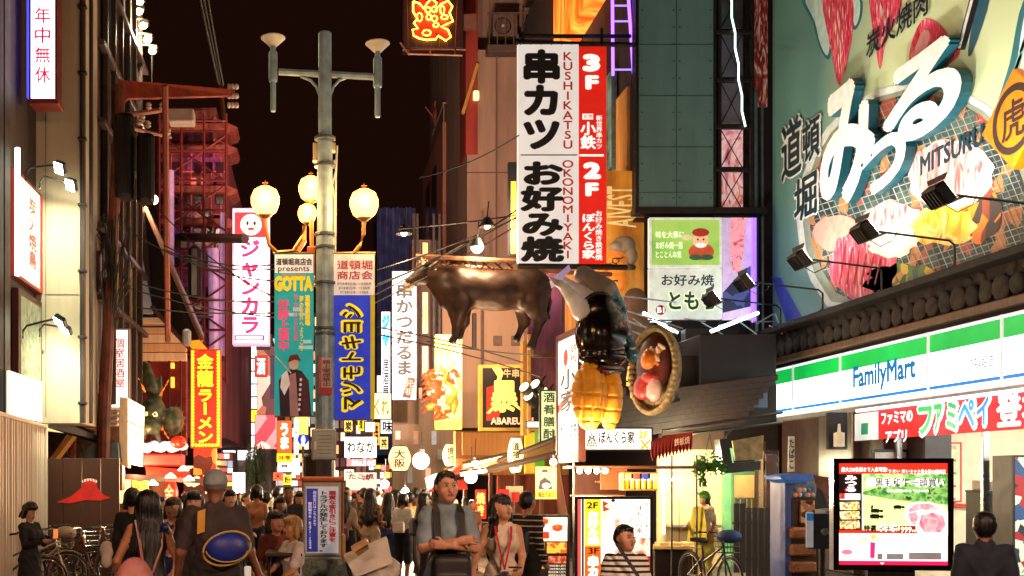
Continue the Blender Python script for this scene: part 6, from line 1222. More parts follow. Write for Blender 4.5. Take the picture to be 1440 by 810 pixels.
# utility pole, transformers, cross arms
RU = M('#6a3222', .6, .2, var=.4, scale=5, bump=.3)
up = Thing('utility_pole', 'rusty brown utility pole with red cross beam, transformers and tangled cables', 'utility pole', P(147, 800, 20.5)); YU = 20.5
up.part('pole', MB().tube([Vector((P(143, 0, YU).x, YU, 0)), P(146, 590, YU), P(153, 450, YU), P(163, 250, YU), P(170, 120, YU)], .13, 10, .09), RU)
up.part('cross_beam', MB().slab([P(166, 112, YU), P(330, 126, YU+2), P(330, 134, YU+2), P(180, 138, YU), P(166, 150, YU)], (0, .1, 0)), M('#9a3a20', .6, .1, var=.3)); up.part('cross_beam', MB().tube([P(176, 162, YU), P(232, 154, YU+1)], .05, 6).tube([P(176, 178, YU), P(240, 193, YU+1)], .035, 6).tube([P(232, 120, YU), P(236, 480, YU+3)], .06, 6), M('#8a4a3a', .5, .2))
m = MB()
for (x, y, w_, h_) in ((160, 162, 30, 118), (192, 190, 26, 96)):
    p0 = P(x+w_/2, y+h_, YU); m.lathe(p0, [(w_/2*.9*YU/F, 0), (w_/2*YU/F, .06), (w_/2*YU/F, h_*YU/F-.06), (w_/2*.85*YU/F, h_*YU/F)], 16)
up.part('transformer', m, M('#1b1414', .35, .4, var=.3)); m = MB(); bxpx(m, 236, 152, 272, 170, YU+1, .4, .02); up.part('white_box', m, M('#b8a49c', .5))
ins = M('#c8b0a4', .3); m = MB()
for (x, y) in ((209, 154), (228, 154), (196, 176), (208, 180), (236, 190), (200, 172)): m.lathe(P(x, y, YU+.5), [(.03, 0), (.06, .03), (.04, .06), (.06, .09), (.03, .13)], 10)
for y in (122, 135, 148): m.lathe(P(320, y, YU+2), [(.05, 0), (.06, .03), (.045, .06), (.06, .1), (.045, .14), (.06, .18), (.04, .22)], 10, ax='x')
up.part('insulator', m, ins); up.part('hanger', MB().tube([P(310, 116, YU+2), P(315, 170, YU+2)], .05, 6), RU)
m = MB(); bxpx(m, 143, 340, 158, 392, YU-.15, .25, .02); bxpx(m, 128, 352, 140, 408, YU-.1, .25, .02); up.part('meter_box', m, M('#4a3028', .5))
m = MB(); rq = random.Random(8)
for k in range(26):
    x, y = 150+rq.uniform(-6, 30), 300+rq.uniform(0, 60); m.tube([P(x, y, YU-.2), P(x+rq.uniform(-14, 14), y+rq.uniform(10, 40), YU-.25+rq.uniform(-.1, .1)), P(x+rq.uniform(-12, 12), y+rq.uniform(30, 80), YU-.2), P(158+rq.uniform(-4, 6), 430+rq.uniform(0, 40), YU)], .014, 4)
up.part('cable_tangle', m, M('#2a201e', .5), kind='stuff')
# overhead wires
WR = M('#1c1210', .6, var=0); wn_ = [0]
def wire(pts, Y0, Y1, sag=6, r=.012, grp='overhead wires', lab=None):
    (x0, y0), (x1, y1) = pts; q_ = []
    for i in range(13): f = i/12; q_.append(P(x0+(x1-x0)*f, y0+(y1-y0)*f+sag*4*f*(1-f), Y0+(Y1-Y0)*f))
    wn_[0] += 1; one('wire', MB().tube(q_, r, 4), WR, lab, 'wire', grp)
WD_ = ('first', 'second', 'third', 'fourth', 'fifth', 'sixth', 'seventh', 'eighth', 'ninth', 'tenth')
for k, (a_, b__, s_) in enumerate((((280, -10), (308, 118), 3), ((285, -10), (311, 118), 3), ((291, -10), (314, 120), 3))): wire((a_, b__), 20, 22, s_, .02, 'wires running up to the insulators', 'dark wire climbing from the insulators into the sky, %s from the buildings' % WD_[k])
for k, (a_, b__, s_) in enumerate((((200, 270), (386, 418), 16), ((190, 330), (386, 395), 14), ((200, 400), (386, 424), 8), ((180, 405), (386, 446), 6), ((190, 432), (386, 440), 4), ((230, 345), (386, 372), 12), ((230, 350), (386, 378), 12))): wire((a_, b__), 20.5, 18, s_, .012, 'wires between the utility pole and the lamp post', 'thin wire from utility pole to teal banner, %s in height at the pole' % WD_[(0, 1, 4, 5, 6, 2, 3)[k]])
for k, (a_, b__, s_) in enumerate((((590, 250), (730, 190), 8), ((760, 270), (530, 400), 12), ((735, 290), (470, 440), 10), ((735, 300), (470, 425), 8), ((735, 301), (560, 322), 2), ((735, 303), (530, 380), 4), ((735, 312), (470, 452), 6), ((600, 480), (760, 500), 3), ((530, 460), (735, 510), -4), ((530, 470), (760, 530), -4))): wire((a_, b__), 24, 22.8, s_, .014, 'wires strung over the bull statue', 'thin dark wire crossing by the bull statue, %s counted downward' % WD_[k])
# pagoda-like tower block, red and magenta light put into its colours and faint glow
tb = Thing('tower_block', 'red lit tower block with curved balconies behind the utility pole', 'building', (-4, 36, 0)); RW = M('#702c38', .7, var=.45, scale=1.2, bump=.3, kind='streak', emit=.05); Yt = 34
a0, a1 = P(222, 0, Yt).x, P(318, 0, Yt).x
tb.part('wall', MB().box((a0, Yt, 3), (a1, 48, zy(205, Yt))), RW); tb.part('attic', MB().box((a0+.3, Yt+.1, zy(204, Yt)), (a1-.3, 47, zy(150, Yt))), M('#6a2a22', .7, var=.3))
m = MB()
for k, y in enumerate((176, 206, 264, 310)):
    m.slab([P(300, y-12, Yt), P(334, y+3, Yt), P(331, y+8, Yt), P(322, y+11, Yt), P(300, y+10, Yt)], (0, 1.2, 0))
    bxpx(m, 224, y-4, 318, y+6, Yt-.35, .4, .03)
tb.part('balcony', m, M('#8a3a30', .6, var=.4, bump=.3))
for r_i in range(15):
    for c_i in range(6):
        y0 = 184+r_i*22; 
        if (r_i*7+c_i*3) % 5 == 0: continue
        m = MB(); bxpx(m, 226+c_i*15.5, y0, 237+c_i*15.5, y0+15, Yt-.08, .06); tb.part('window', m, M(('#3a1420', '#5a1c34', '#2a1018', '#8a3040')[(r_i+c_i*2) % 4], .2, emit=.12 if (r_i+c_i) % 4 == 3 else .02))
m = MB()
for k in range(5): m.tube([P(224, 190+70*k, Yt-1.2), P(318, 255+70*k, Yt-1.2)], .03, 4).tube([P(318, 190+70*k, Yt-1.2), P(224, 255+70*k, Yt-1.2)], .03, 4)
for x in (224, 255, 287, 318): m.tube([P(x, 160, Yt-1.2), P(x, 540, Yt-1.2)], .04, 5)
for k in range(9): m.tube([P(222, 170+42*k, Yt-1.2), P(320, 170+42*k, Yt-1.2)], .035, 5)
tb.part('scaffold', m, M('#7a2a2c', .5, .4))
m = MB()
for k in range(6): bxpx(m, 240+k*14, 210, 241.3+k*14, 560, Yt-.06, .05)
for y in (214, 240, 300, 350): bxpx(m, 222, y, 318, y+2, Yt-.07, .05)
tb.part('rib', m, M('#c8504a', .5, emit=.1)); m = MB(); bxpx(m, 262, 216, 312, 238, Yt-.03, .02); bxpx(m, 240, 300, 300, 420, Yt-.04, .03); tb.part('panel', m, M('#7a2a6a', .5, emit=.12, var=.4))
for k in range(3): m = MB(); bxpx(m, 246+18*k, 250, 258+18*k, 262, Yt-.05, .03); tb.part('window', m, E('#e87060', .25))
m = MB(); m.tube([P(252, 333, Yt-3), P(345, 336, Yt-6)], .12, 8).tube([P(256, 330, Yt-3), P(256, 350, Yt-3)], .2, 8); tb.part('duct', m, M('#2a1414', .5))
m = MB(); bxpx(m, 264, 344, 282, 420, Yt-2.6, .5, .1); tb.part('dark_tank', m, M('#1c1010', .4)); m = MB(); m.tube([P(300, 350, Yt-1), P(302, 500, Yt-1)], .16, 8).tube([P(314, 300, Yt-1), P(314, 500, Yt-1)], .1, 8).tube([P(240, 240, Yt-1.4), P(240, 480, Yt-1.4)], .1, 8); tb.part('riser_pipe', m, M('#c89ad0', .4, emit=.12))
pw = P(216, 281, 27); rl2 = Thing('round_lamp', 'round warm lamp glowing over the dark sloping roof', 'lamp', pw); rl2.part('bulb', MB().ball(pw, .11), E('#ffd890', 20, var=0)); rl2.part('bracket', MB().tube([pw, P(200, 283, 27.2)], .03), IRON); plight(pw+Vector((0, -.3, 0)), 260, (1, .7, .4), .1)
# dark sloping roof with white gable; eaves glow by themselves for the orange light
ar = Thing('sloping_roof_house', 'narrow house with steep dark sloping roof, white gable and orange lit eaves', 'building', (-4, 27, 0)); Ya = 27
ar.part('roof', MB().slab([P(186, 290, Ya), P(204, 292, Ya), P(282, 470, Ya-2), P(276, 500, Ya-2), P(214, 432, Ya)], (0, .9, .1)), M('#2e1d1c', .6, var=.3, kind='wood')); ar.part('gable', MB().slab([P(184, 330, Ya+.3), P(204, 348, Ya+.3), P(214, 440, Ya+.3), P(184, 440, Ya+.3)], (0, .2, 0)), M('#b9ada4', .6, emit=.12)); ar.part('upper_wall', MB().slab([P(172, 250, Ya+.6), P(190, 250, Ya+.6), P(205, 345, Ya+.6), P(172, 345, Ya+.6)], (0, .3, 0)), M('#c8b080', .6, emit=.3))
ar.part('rafter', MB().tube([P(204, 292, Ya-.1), P(284, 480, Ya-2.1)], .05, 5).tube([P(214, 432, Ya-.1), P(276, 500, Ya-2)], .06, 5), M('#6a4030', .5))
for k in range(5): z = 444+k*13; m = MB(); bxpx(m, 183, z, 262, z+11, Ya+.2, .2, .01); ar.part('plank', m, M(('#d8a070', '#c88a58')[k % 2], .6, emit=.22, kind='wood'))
m = MB(); bxpx(m, 183, 444, 300, 446, Ya, .1); bxpx(m, 180, 458, 284, 460, Ya-.1, .1); bxpx(m, 178, 290, 181, 500, Ya-.4, .1); ar.part('batten', m, M('#2e3440', .5))
ar.part('eaves', MB().slab([P(262, 480, Ya-2), P(280, 478, Ya-2.2), P(300, 500, Ya-2.2), P(284, 508, Ya-2)], (0, .5, 0)), E('#ff7a18', 1.2)); m = MB(); bxpx(m, 256, 462, 268, 486, Ya-2.3, .2, .05); ar.part('camera_housing', m, M('#a8b0b4', .4))
m = MB(); bxpx(m, 172, 500, 262, 640, Ya+.4, .3); ar.part('shop_wall', m, M('#7a1410', .6, emit=.1, var=.3)); m = MB()
for x in (186, 208, 236, 252): bxpx(m, x, 500, x+3, 640, Ya+.25, .1)
ar.part('shop_post', m, M('#4a1410', .5)); m = MB(); bxpx(m, 240, 510, 245, 518, Ya+.2, .1); bxpx(m, 240, 530, 245, 545, Ya+.2, .1); ar.part('small_lamp', m, E('#ff9830', 2))
# white lit panels on posts in front
t, b = panel('upright_sign', 'white lit upright panel with red smudged print beside the utility pole', 'sign', 155, 462, 182, 575, 22, MIX(['#f6eee8', '#fff8f4', '#e8a8a0'], scale=1.6, emit=.9), M('#a8a09c', .4), fw=.03); b.tpx(160, 476, 176, 545, '個室居酒屋', M('#c86058', emit=.3), vert=True, bold=.02); b.flush()
lx = Thing('lightbox_sign', 'yellow white lightbox sign glowing beside the dragon head', 'sign', P(186, 655, 21)); lx.part('side', MB().slab([P(168, 558, 21), P(180, 560, 20.8), P(180, 658, 20.8), P(168, 652, 21)], (0, .3, 0)), M('#c8986a', .5, emit=.35)); lx.part('face', MB().slab([P(180, 560, 20.8), P(202, 572, 21.4), P(199, 656, 21.4), P(180, 652, 20.8)], (0, .12, 0)), MIX(['#ffe8b0', '#fff8dc', '#ffd070', '#ffc090'], scale=1.3, emit=1.7)); lx.part('divider', MB().slab([P(180, 592, 20.78), P(202, 600, 21.38), P(202, 602, 21.38), P(180, 594, 20.78)], (0, .02, 0)), M('#a87040', .5))
# dragon head
dg = Thing('dragon_sculpture', 'dark green dragon head sculpture with orange whiskers over the red stall', 'sculpture', P(225, 625, 23)); 
def qd(x, y, d=0): v = P(x, y, 23); return (v.x-dg.loc.x, -d, v.z-dg.loc.z)
kd = 23/F; dr = [ell(qd(216, 580, .1), (18*kd, .3, 22*kd), 0, .06), ell(qd(214, 600, .25), (16*kd, .3, 12*kd), 0, .06), cap(qd(212, 545), qd(206, 515), 12*kd, 6*kd, 0, .08), cap(qd(222, 556), qd(226, 530), 7*kd, 2*kd, 0, .05), ell(qd(244, 592, 0), (14*kd, .3, 20*kd), 0, .08), cap(qd(205, 608, .3), qd(200, 624, .3), 7*kd, 4*kd, 0, .04), cap(qd(222, 610, .3), qd(226, 622, .3), 6*kd, 3*kd, 0, .04),
      ell(qd(209, 583, .36), (3.2*kd, .06, 3.4*kd), 1, .005), ell(qd(222, 584, .36), (3.2*kd, .06, 3.4*kd), 1, .005), ell(qd(209, 583, .42), (1.6*kd, .03, 1.6*kd), 2, .004), ell(qd(222, 584, .42), (1.6*kd, .03, 1.6*kd), 2, .004)]
for k in range(7): a = -1.2+k*.45; dr.append(cap(qd(246, 590), qd(246+16*math.cos(a), 590-22*math.sin(a)), 4*kd, 1*kd, 3 if k % 2 else 0, .02))
for x0, y0, x1, y1 in ((206, 552, 198, 534), (228, 556, 240, 536), (228, 600, 240, 618)): dr.append(cap(qd(x0, y0, .2), qd(x1, y1, .35), 2*kd, 1.2*kd, 4, .01))
link('head', skin_mesh('head', dr, .03, [M('#3c4632', .5, var=.5, scale=9, bump=.6), E('#f0e0a0', .8), BLACK, M('#2a5a48', .5), M('#d87828', .4, emit=.3)], wob=.01, wf=20), dg.e)
for i in range(2): pass
cd_ = MB()
for i in range(12): cd_.ball(P(202+i*5, 628+3*math.sin(i*1.7), 22.6), (.11, .1, .08), 10, 6)
one('cloud_ornament', cd_, M('#d8dce8', .4, emit=.5), 'white cloud ornament under the dragon head', 'ornament')
one('red_ball_ornament', MB().ball(P(251, 622, 22.5), (.16, .16, .13)), M('#d82a18', .3, emit=.35), 'red ball ornament at the end of the white cloud', 'ornament')
# ramen neon sign
t, b = panel('neon_sign', 'red neon vertical sign with yellow bulbs reading ramen', 'neon sign', 268, 491, 310, 630, 23.5, E('#e81408', 2.6, var=.2), M('#b03010', .4, emit=.4), fw=.05, th=.3)
YE = E('#ffd21c', 2.4, var=0); b.tpx(277, 498, 300, 518, '金', YE, bold=.02, k=2); b.tpx(277, 520, 300, 544, '龍', YE, bold=.02, k=2); b.tpx(277, 546, 300, 624, 'ラーメン', YE, vert=True, bold=.03, k=2); b.flush()
bl = mesh_of('bulb', MB().ball((0, 0, 0), .032, 6, 4), YE)
for k in range(30):
    for x in (271, 307): p = P(x, 495+4.5*k, 23.44); link('bulb', bl, t.e, p-t.loc)
for k in range(7): p = P(276+4.6*k, 626, 23.44); link('bulb', bl, t.e, p-t.loc)
# karaoke sign
t, b = panel('vertical_sign', 'tall white lit vertical sign with pink katakana and a red cartoon top', 'sign', 327, 293, 379, 485, 30, E('#ffe8f4', 2.8, var=.04), M('#d8a8c8', .4, emit=.5), fw=.06, th=.4)
b.rpx(330, 298, 376, 334, E('#d8202c', 1.0)); b.opx(353, 316, 15, 15, M('#f0dcd0', emit=.8), k=2); b.opx(348, 314, 2, 3, BLACK, k=3); b.opx(358, 314, 2, 3, BLACK, k=3); b.opx(353, 322, 5, 2, M('#b02020'), k=3)
b.tpx(337, 336, 366, 470, 'ジャンカラ', E('#e8205a', 1.0, var=0), vert=True, bold=.055, k=2); b.rpx(329, 471, 372, 479, E('#e8205a', 1.0), k=2); b.rpx(332, 473, 369, 477, E('#fff4fa', 1.6), k=3); b.flush()
# white grid-lit building
gb2 = Thing('lit_building', 'brilliantly lit white glass building with dark mullions far down the street', 'building', P(340, 690, 50)); m = MB(); bxpx(m, 311, 470, 382, 760, 50.2, 6); gb2.part('wall', m, M('#8a8480', .6)); cols = ['#ffffff', '#fff4e8', '#ffffff', '#f4f4ff', '#ffe8e0']; rg = random.Random(4)
for j in range(9):
    for i in range(3):
        x0 = 314+16*i; y0 = 487+18*j; c = '#ffe020' if (j, i) in ((5, 2),) else '#f0a0a0' if (j, i) in ((7, 0),) else rg.choice(cols); m = MB(); bxpx(m, x0, y0, x0+15, y0+16.5, 50.1, .05); gb2.part('pane', m, E(c, 1.25, var=.15))
m = MB(); bxpx(m, 331, 480, 334, 690, 49.9, .15)
for j in range(10): bxpx(m, 312, 485+18*j, 362, 486.5+18*j, 50, .1)
gb2.part('mullion', m, M('#3a3440', .5)); m = MB(); bxpx(m, 312, 484, 362, 487, 49.95, .1); gb2.part('lintel', m, M('#7a6a78', .5)); m = MB(); bxpx(m, 362, 487, 386, 600, 50, .1); gb2.part('side_bay', m, MIX(['#6a3a3a', '#e8c8b0', '#b86a50', '#2a2030'], scale=.9, emit=.7, kind='cell'))
for i, (x0, y0, x1, y1, c, tt) in enumerate(((360, 480, 380, 492, '#241a30', ''), (358, 500, 376, 530, '#d82a1c', '酒'), (380, 500, 386, 560, '#3a2a50', ''))):
    sgn(('small dark sign over the side bay of the white building', 'small red sign with a character beside the white building', 'narrow dark violet sign behind the teal banner')[i], x0, y0, x1, y1, 46, M(c, .5, emit=.6), [(x0+3, y0+3, x1-3, y1-3, tt, E('#fff', 1), dict(bold=.03))] if tt else (), fw=.02)
# pink leaf banner, orange sign, yellow, tree
t, b = panel('leaf_print_sign', 'pink red sign with pale leaf pattern behind the willow tree', 'sign', 358, 583, 390, 632, 40, MIX(['#d83a4a', '#f08a88', '#f8c0b0', '#e05060'], scale=1.6, emit=.9, kind='cell'), M('#c84a50'), fw=.02); b.flush()
sgn('orange sign with white kana above a yellow strip', 389, 591, 411, 645, 36, E('#f04a14', 1.2), [(393, 594, 407, 632, 'うま', E('#fff4e0', 1.4), dict(vert=True, bold=.06))], fw=.02)
sgn('yellow strip sign with small red print under the orange sign', 389, 637, 411, 650, 35.8, E('#ffdc10', 1.3), [(392, 640, 408, 647, '味噌', M('#c03020'), dict(bold=.03))], fw=.01)
sgn('white sign with red mark under the yellow strip sign', 390, 650, 411, 664, 36.2, E('#fff4f0', 1.2), [(394, 653, 406, 658, '丼', M('#c03030'), dict(bold=.04))], fw=.01)
sgn('tall slim white sign between the orange sign and the lamp post', 413, 588, 420, 640, 37, E('#fffae8', 1.5), [(414, 592, 419, 636, '中華料理', M('#404030'), dict(vert=True))], fw=.01)
sgn('warm yellow lit sign behind the round blue sign', 414, 582, 434, 612, 42, E('#ffc850', 1.3), fw=.02)
sgn('white lit sign box at the foot of the slim sign', 410, 644, 422, 668, 40, E('#fff0d8', 1.2), fw=.01)
sgn('bright white lit board above the crowd at the street centre', 327, 664, 345, 694, 34, E('#fffcff', 2.2), fw=.01)
# willow tree
tr = Thing('willow_tree', 'small drooping willow tree lit from behind in the street', 'tree', P(362, 790, 38)); tr.part('trunk', MB().tube([Vector((P(364, 0, 38).x, 38, 0)), P(362, 680, 38), P(360, 650, 38), P(366, 630, 38)], .09, 7, .03), M('#3a2a1c', .8)); lf = MB(); rr = random.Random(21)
for k in range(90):
    a = rr.uniform(0, 6.28); r = rr.random()**.6*.5; top = P(361+rr.uniform(-12, 12), 622+rr.random()*26, 38)+Vector((0, math.sin(a)*r, 0)); L_n = rr.uniform(.6, 1.5); dx = (top.x-P(361, 0, 38).x)*.5
    for j in range(int(L_n*16)): leaf(lf, top+Vector((dx*j/16*1.2, 0, -j/16)), (rr.uniform(-.7, .7), rr.uniform(-.5, .5), -1), .11, .018)
tr.part('crown', lf, M('#5a6a44', .6, var=.5, scale=9, emit=.04)); 
# far end of the street: lit blocks closing the view
for i, (x0, y0, x1, y1, Yf, c, lab) in enumerate(((380, 470, 446, 790, 80, '#5a3a34', 'dim brown block closing the street behind the teal banner'), (440, 440, 500, 790, 95, '#6a4a44', 'dim block at the very end of the street behind the lamp post'), (498, 520, 560, 790, 70, '#7a5a48', 'warm lit block at the far right of the street end'))):
    t = Thing('far_building', lab, 'building', P((x0+x1)/2, 790, Yf)); m = MB(); bxpx(m, x0, y0, x1, y1, Yf, 8); t.part('wall', m, M(c, .8, emit=.12)); rg = random.Random(i)
    for j in range(int((700-y0)/18)):
        for q_ in range(int((x1-x0)/9)):
            m = MB(); bxpx(m, x0+3+9*q_, y0+6+18*j, x0+9+9*q_, y0+18+18*j, Yf-.1, .08); t.part('window', m, E(rg.choice(('#fff4d8', '#ffe0a0', '#ff9a60', '#e8f0ff', '#5a3a30')), rg.choice((.2, .8, 1.6)), var=.2))
cols = ['#ffdc80', '#fff4e8', '#ff5a3a', '#ffe030', '#f8a0a0', '#c8e8ff', '#ff9a30']; rg = random.Random(9); names = ('amber', 'white', 'red', 'yellow', 'pink', 'pale blue', 'orange')
spots = [(484, 520, 500, 545), (500, 560, 522, 575), (486, 556, 498, 586), (503, 578, 512, 606), (412, 560, 425, 578), (428, 560, 436, 600), (524, 594, 534, 626), (534, 614, 546, 632), (484, 660, 498, 676), (384, 664, 398, 676), (398, 668, 410, 682), (346, 640, 352, 660), (574, 612, 584, 626), (586, 600, 598, 622), (586, 586, 596, 598), (530, 528, 536, 560)]
for i, (x0, y0, x1, y1) in enumerate(spots):
    c = i % 7; t, b = panel('shop_sign', 'small %s lit shop sign far down the street, near photo column %s' % (names[c], 'abcdefghijklmnop'[i]) if 0 else 'small %s lit shop sign, %s' % (names[c], ('above the blue banner foot', 'level with the blue banner foot', 'just beside the lamp post', 'over the wanaka sign', 'behind the robed performer banner', 'close behind the post transformer', 'between the wanaka sign and grey one', 'over the big round lantern', 'below the wanaka sign beside the post', 'under the willow tree edge', 'under the orange and yellow signs', 'beside the willow crown', 'under the orange red sign', 'under the prawn relief', 'next to the prawn relief tail', 'above the yellow kana sign')[i]), 'sign', x0, y0, x1, y1, 44+2*(i % 6), E(cols[c], rg.choice((.9, 1.2, 1.5))), M('#6a5a50'), fw=.01)
    b.tpx(x0+2, y0+2, x1-2, y1-2, '酒肴鮨麺串鍋焼丼茶天粉鳥豚牛海山'[i], M('#5a3020', emit=.1), bold=.03); b.flush()
# ---------------------------------------------------------------- left foreground: fence, board, canopy stalls
fn = Thing('site_fence', 'pale corrugated metal site fence at the left edge', 'fence', (-4.3, 17, 0)); FM_ = M('#cdbba6', .38, .15, var=.14, scale=2, bump=.05, kind='streak')
A0 = Vector((-4.0, 12.6, 0)); A1 = Vector((-4.46, 19.0, 0)); dirf = (A1-A0).normalized(); nf = Vector((dirf.y, -dirf.x, 0)); Lf = (A1-A0).length; seg = .42
prof = [(0, 0), (.03, .035), (.10, .035), (.13, 0), (.17, 0), (.20, .035), (.27, .035), (.30, 0), (.34, 0), (.37, .035), (.40, .035), (.42, 0)]
mbf = MB(); V = [(u_, d_, z) for z in (0, 2.6) for u_, d_ in prof]; n_ = len(prof); mbf.add(V, [(i, i+1, i+1+n_, i+n_) for i in range(n_-1)]); fm = mesh_of('panel', mbf, FM_)
ang = math.atan2(dirf.y, dirf.x)
for k in range(int(Lf/seg)): p = A0+dirf*seg*k-fn.loc; link('panel', fm, fn.e, (p.x, p.y, .02+.004*(k % 2)), (0, 0, ang))
fn.part('top_rail', MB().tube([A0+Vector((0, 0, 2.64)), A1+Vector((0, 0, 2.64))], .03, 6), FM_); fn.part('end_post', MB().tube([A1, A1+Vector((0, 0, 2.68))], .035, 8), FM_)
bd_ = Thing('brown_board', 'brown painted site board with a red octopus-like painting', 'board', (-4, 19.1, 0)); a, c_ = P(62, 0, 19.1).x, P(168, 0, 19.1).x; BRN = M('#42200f', .5, var=.15, scale=2, bump=.05)
for k in range(4): w_ = (c_-a)/4; bd_.part('panel', MB().bbox((a+w_*k+.004, 19.1, 0), (a+w_*(k+1)-.004, 19.16, zy(645, 19.1)+.01*(k % 2)), .006), BRN)
b = front(bd_, 19.1); RP = M('#c81c14', .6, emit=.08); b.ppx([(80, 706), (100, 698), (110, 690), (116, 684), (118, 674), (135, 674), (137, 686), (146, 696), (156, 700), (140, 704), (120, 703), (98, 708)], RP, k=3); b.opx(126, 677, 11, 4, M('#f0dcd0', emit=.1), k=4); b.ppx([(118, 678), (126, 676), (134, 678), (130, 684), (120, 684)], RP, k=5)
for k in range(5): b.ppx([(117+4*k, 674), (118.5+4*k, 674), (119+4*k, 681), (117.5+4*k, 681)], RP, k=6)
b.flush()
# canopy behind the fence: beams, braces
cs = Thing('stall_canopy', 'dark timber canopy frame with yellow lit underside behind the brown board', 'canopy', (-3.8, 20, 0)); m = MB()
m.tube([P(-10, 450, 19), P(24, 466, 19), P(62, 496, 19)], .03, 6).tube([P(0, 496, 18.9), P(60, 497, 18.9)], .02, 5).tube([P(25, 476, 18.95), P(24, 580, 18.95)], .03, 6).tube([P(52, 492, 18.95), P(52, 600, 18.95)], .04, 6).tube([P(20, 500, 18.9), P(52, 540, 18.9)], .015, 4).tube([P(54, 556, 18.9), P(38, 600, 18.9)], .02, 5)
cs.part('railing', m, M('#5a3828', .5, .4)); cs.part('beam', MB().slab([P(10, 575, 19.3), P(62, 582, 19.4), P(150, 612, 21), P(168, 626, 21), P(150, 628, 21), P(62, 600, 19.4), P(10, 588, 19.3)], (0, .12, 0)), M('#2a1810', .5, kind='wood')); cs.part('brace', MB().tube([P(102, 612, 20.2), P(64, 662, 20)], .09, 6), M('#b8813a', .5, kind='wood')); cs.part('lit_panel', MB().slab([P(62, 590, 20.5), P(96, 598, 20.8), P(100, 610, 20.8), P(66, 606, 20.5)], (0, .05, 0)).slab([P(106, 602, 20.8), P(140, 612, 21.5), P(136, 620, 21.5), P(108, 612, 20.8)], (0, .05, 0)), E('#f8d890', .9))
m = MB(); bxpx(m, 62, 600, 172, 690, 21.6, .3); cs.part('back_wall', m, M('#4a3024', .7, var=.4)); m = MB(); bxpx(m, 110, 575, 142, 614, 21.4, .1); cs.part('red_panel', m, M('#b81c18', .5, emit=.2)); m = MB(); bxpx(m, 66, 560, 108, 600, 21.8, .1); cs.part('light_wall', m, M('#c8d0c0', .6, emit=.25)); cs.part('tarp', MB().slab([P(112, 640, 20.6), P(130, 624, 20.6), P(165, 622, 20.6), P(168, 650, 20.6), P(112, 650, 20.6)], (0, .3, 0)), M('#56666c', .6, var=.3, bump=.3)); cs.part('roller_wheel', MB().torus(P(106, 634, 20.5), .16, .02), M('#5a5248', .4, .7)); m = MB(); bxpx(m, 98, 598, 106, 645, 20.4, .1); cs.part('red_post', m, M('#7a2018', .5))
for k in range(3): m = MB(); bxpx(m, 152, 578+8*k, 166, 583+8*k, 21.3, .1, .03); cs.part('stacked_tray', m, M('#c8c0b0', .5))
m = MB(); bxpx(m, 113, 530, 140, 575, 21.9, .1); bxpx(m, 116, 556, 136, 580, 21.5, .1); cs.part('machine', m, M('#6a6c68', .5, var=.5)); 
# red canopy stall beneath the dragon
rs2 = Thing('red_stall', 'red canopied ramen stall with posters under the dragon head', 'stall', (-3.4, 23.4, 0)); m = MB(); bxpx(m, 199, 638, 256, 656, 23, .6, .03); rs2.part('canopy', m, M('#b81408', .5, emit=.1, var=.3)); rs2.part('lower_canopy', MB().slab([P(204, 656, 22.8), P(262, 660, 22.8), P(268, 672, 22.6), P(206, 668, 22.6)], (0, .3, 0)), M('#a02008', .5, emit=.08, var=.3)); rs2.part('beam', MB().slab([P(168, 666, 22.4), P(290, 674, 22.4), P(290, 680, 22.4), P(168, 674, 22.4)], (0, .15, 0)), M('#2c1410', .5)); m = MB(); bxpx(m, 168, 672, 232, 800, 23.8, .2); rs2.part('back_wall', m, M('#6a2c14', .6, emit=.1))
m = MB(); bxpx(m, 168, 674, 184, 708, 23.5, .05); rs2.part('poster', m, M('#f0dc98', .6, emit=.6)); m = MB(); bxpx(m, 186, 672, 209, 700, 23.4, .05); rs2.part('poster', m, M('#e8c84a', .6, emit=.55)); b = front(rs2, 23.395); b.tpx(190, 681, 206, 687, 'とんこつ', M('#4a2a14'), bold=.03); b.rpx(189, 690, 206, 692, M('#c83020')); b.opx(197, 675, 6, 2, M('#c83020')); b.flush()
m = MB(); bxpx(m, 258, 655, 300, 800, 24.5, .3); rs2.part('side_shop', m, MIX(['#8a1c14', '#e84a28', '#f8d8b0', '#3a1410', '#ffe8c8'], scale=5, kind='cell', emit=.7)); m = MB(); bxpx(m, 272, 630, 304, 668, 24.2, .2); rs2.part('side_sign', m, MIX(['#d8341c', '#ff8a30', '#5a1c10', '#f8e0c0'], scale=4, kind='cell', emit=.8))
for k, (x, y) in enumerate(((258, 662), (240, 672), (266, 676), (215, 682))): p = P(x, y, 22.2); rs2.part('hanging_light', MB().lathe(p, [(.02, .1), (.1, .03), (.11, 0)], 14), E('#ffe8c0', 4, var=0))
plight(P(235, 668, 21.6), 130, (1, .45, .2), .3); plight(P(190, 664, 22.4), 160, (1, .6, .3), .2)

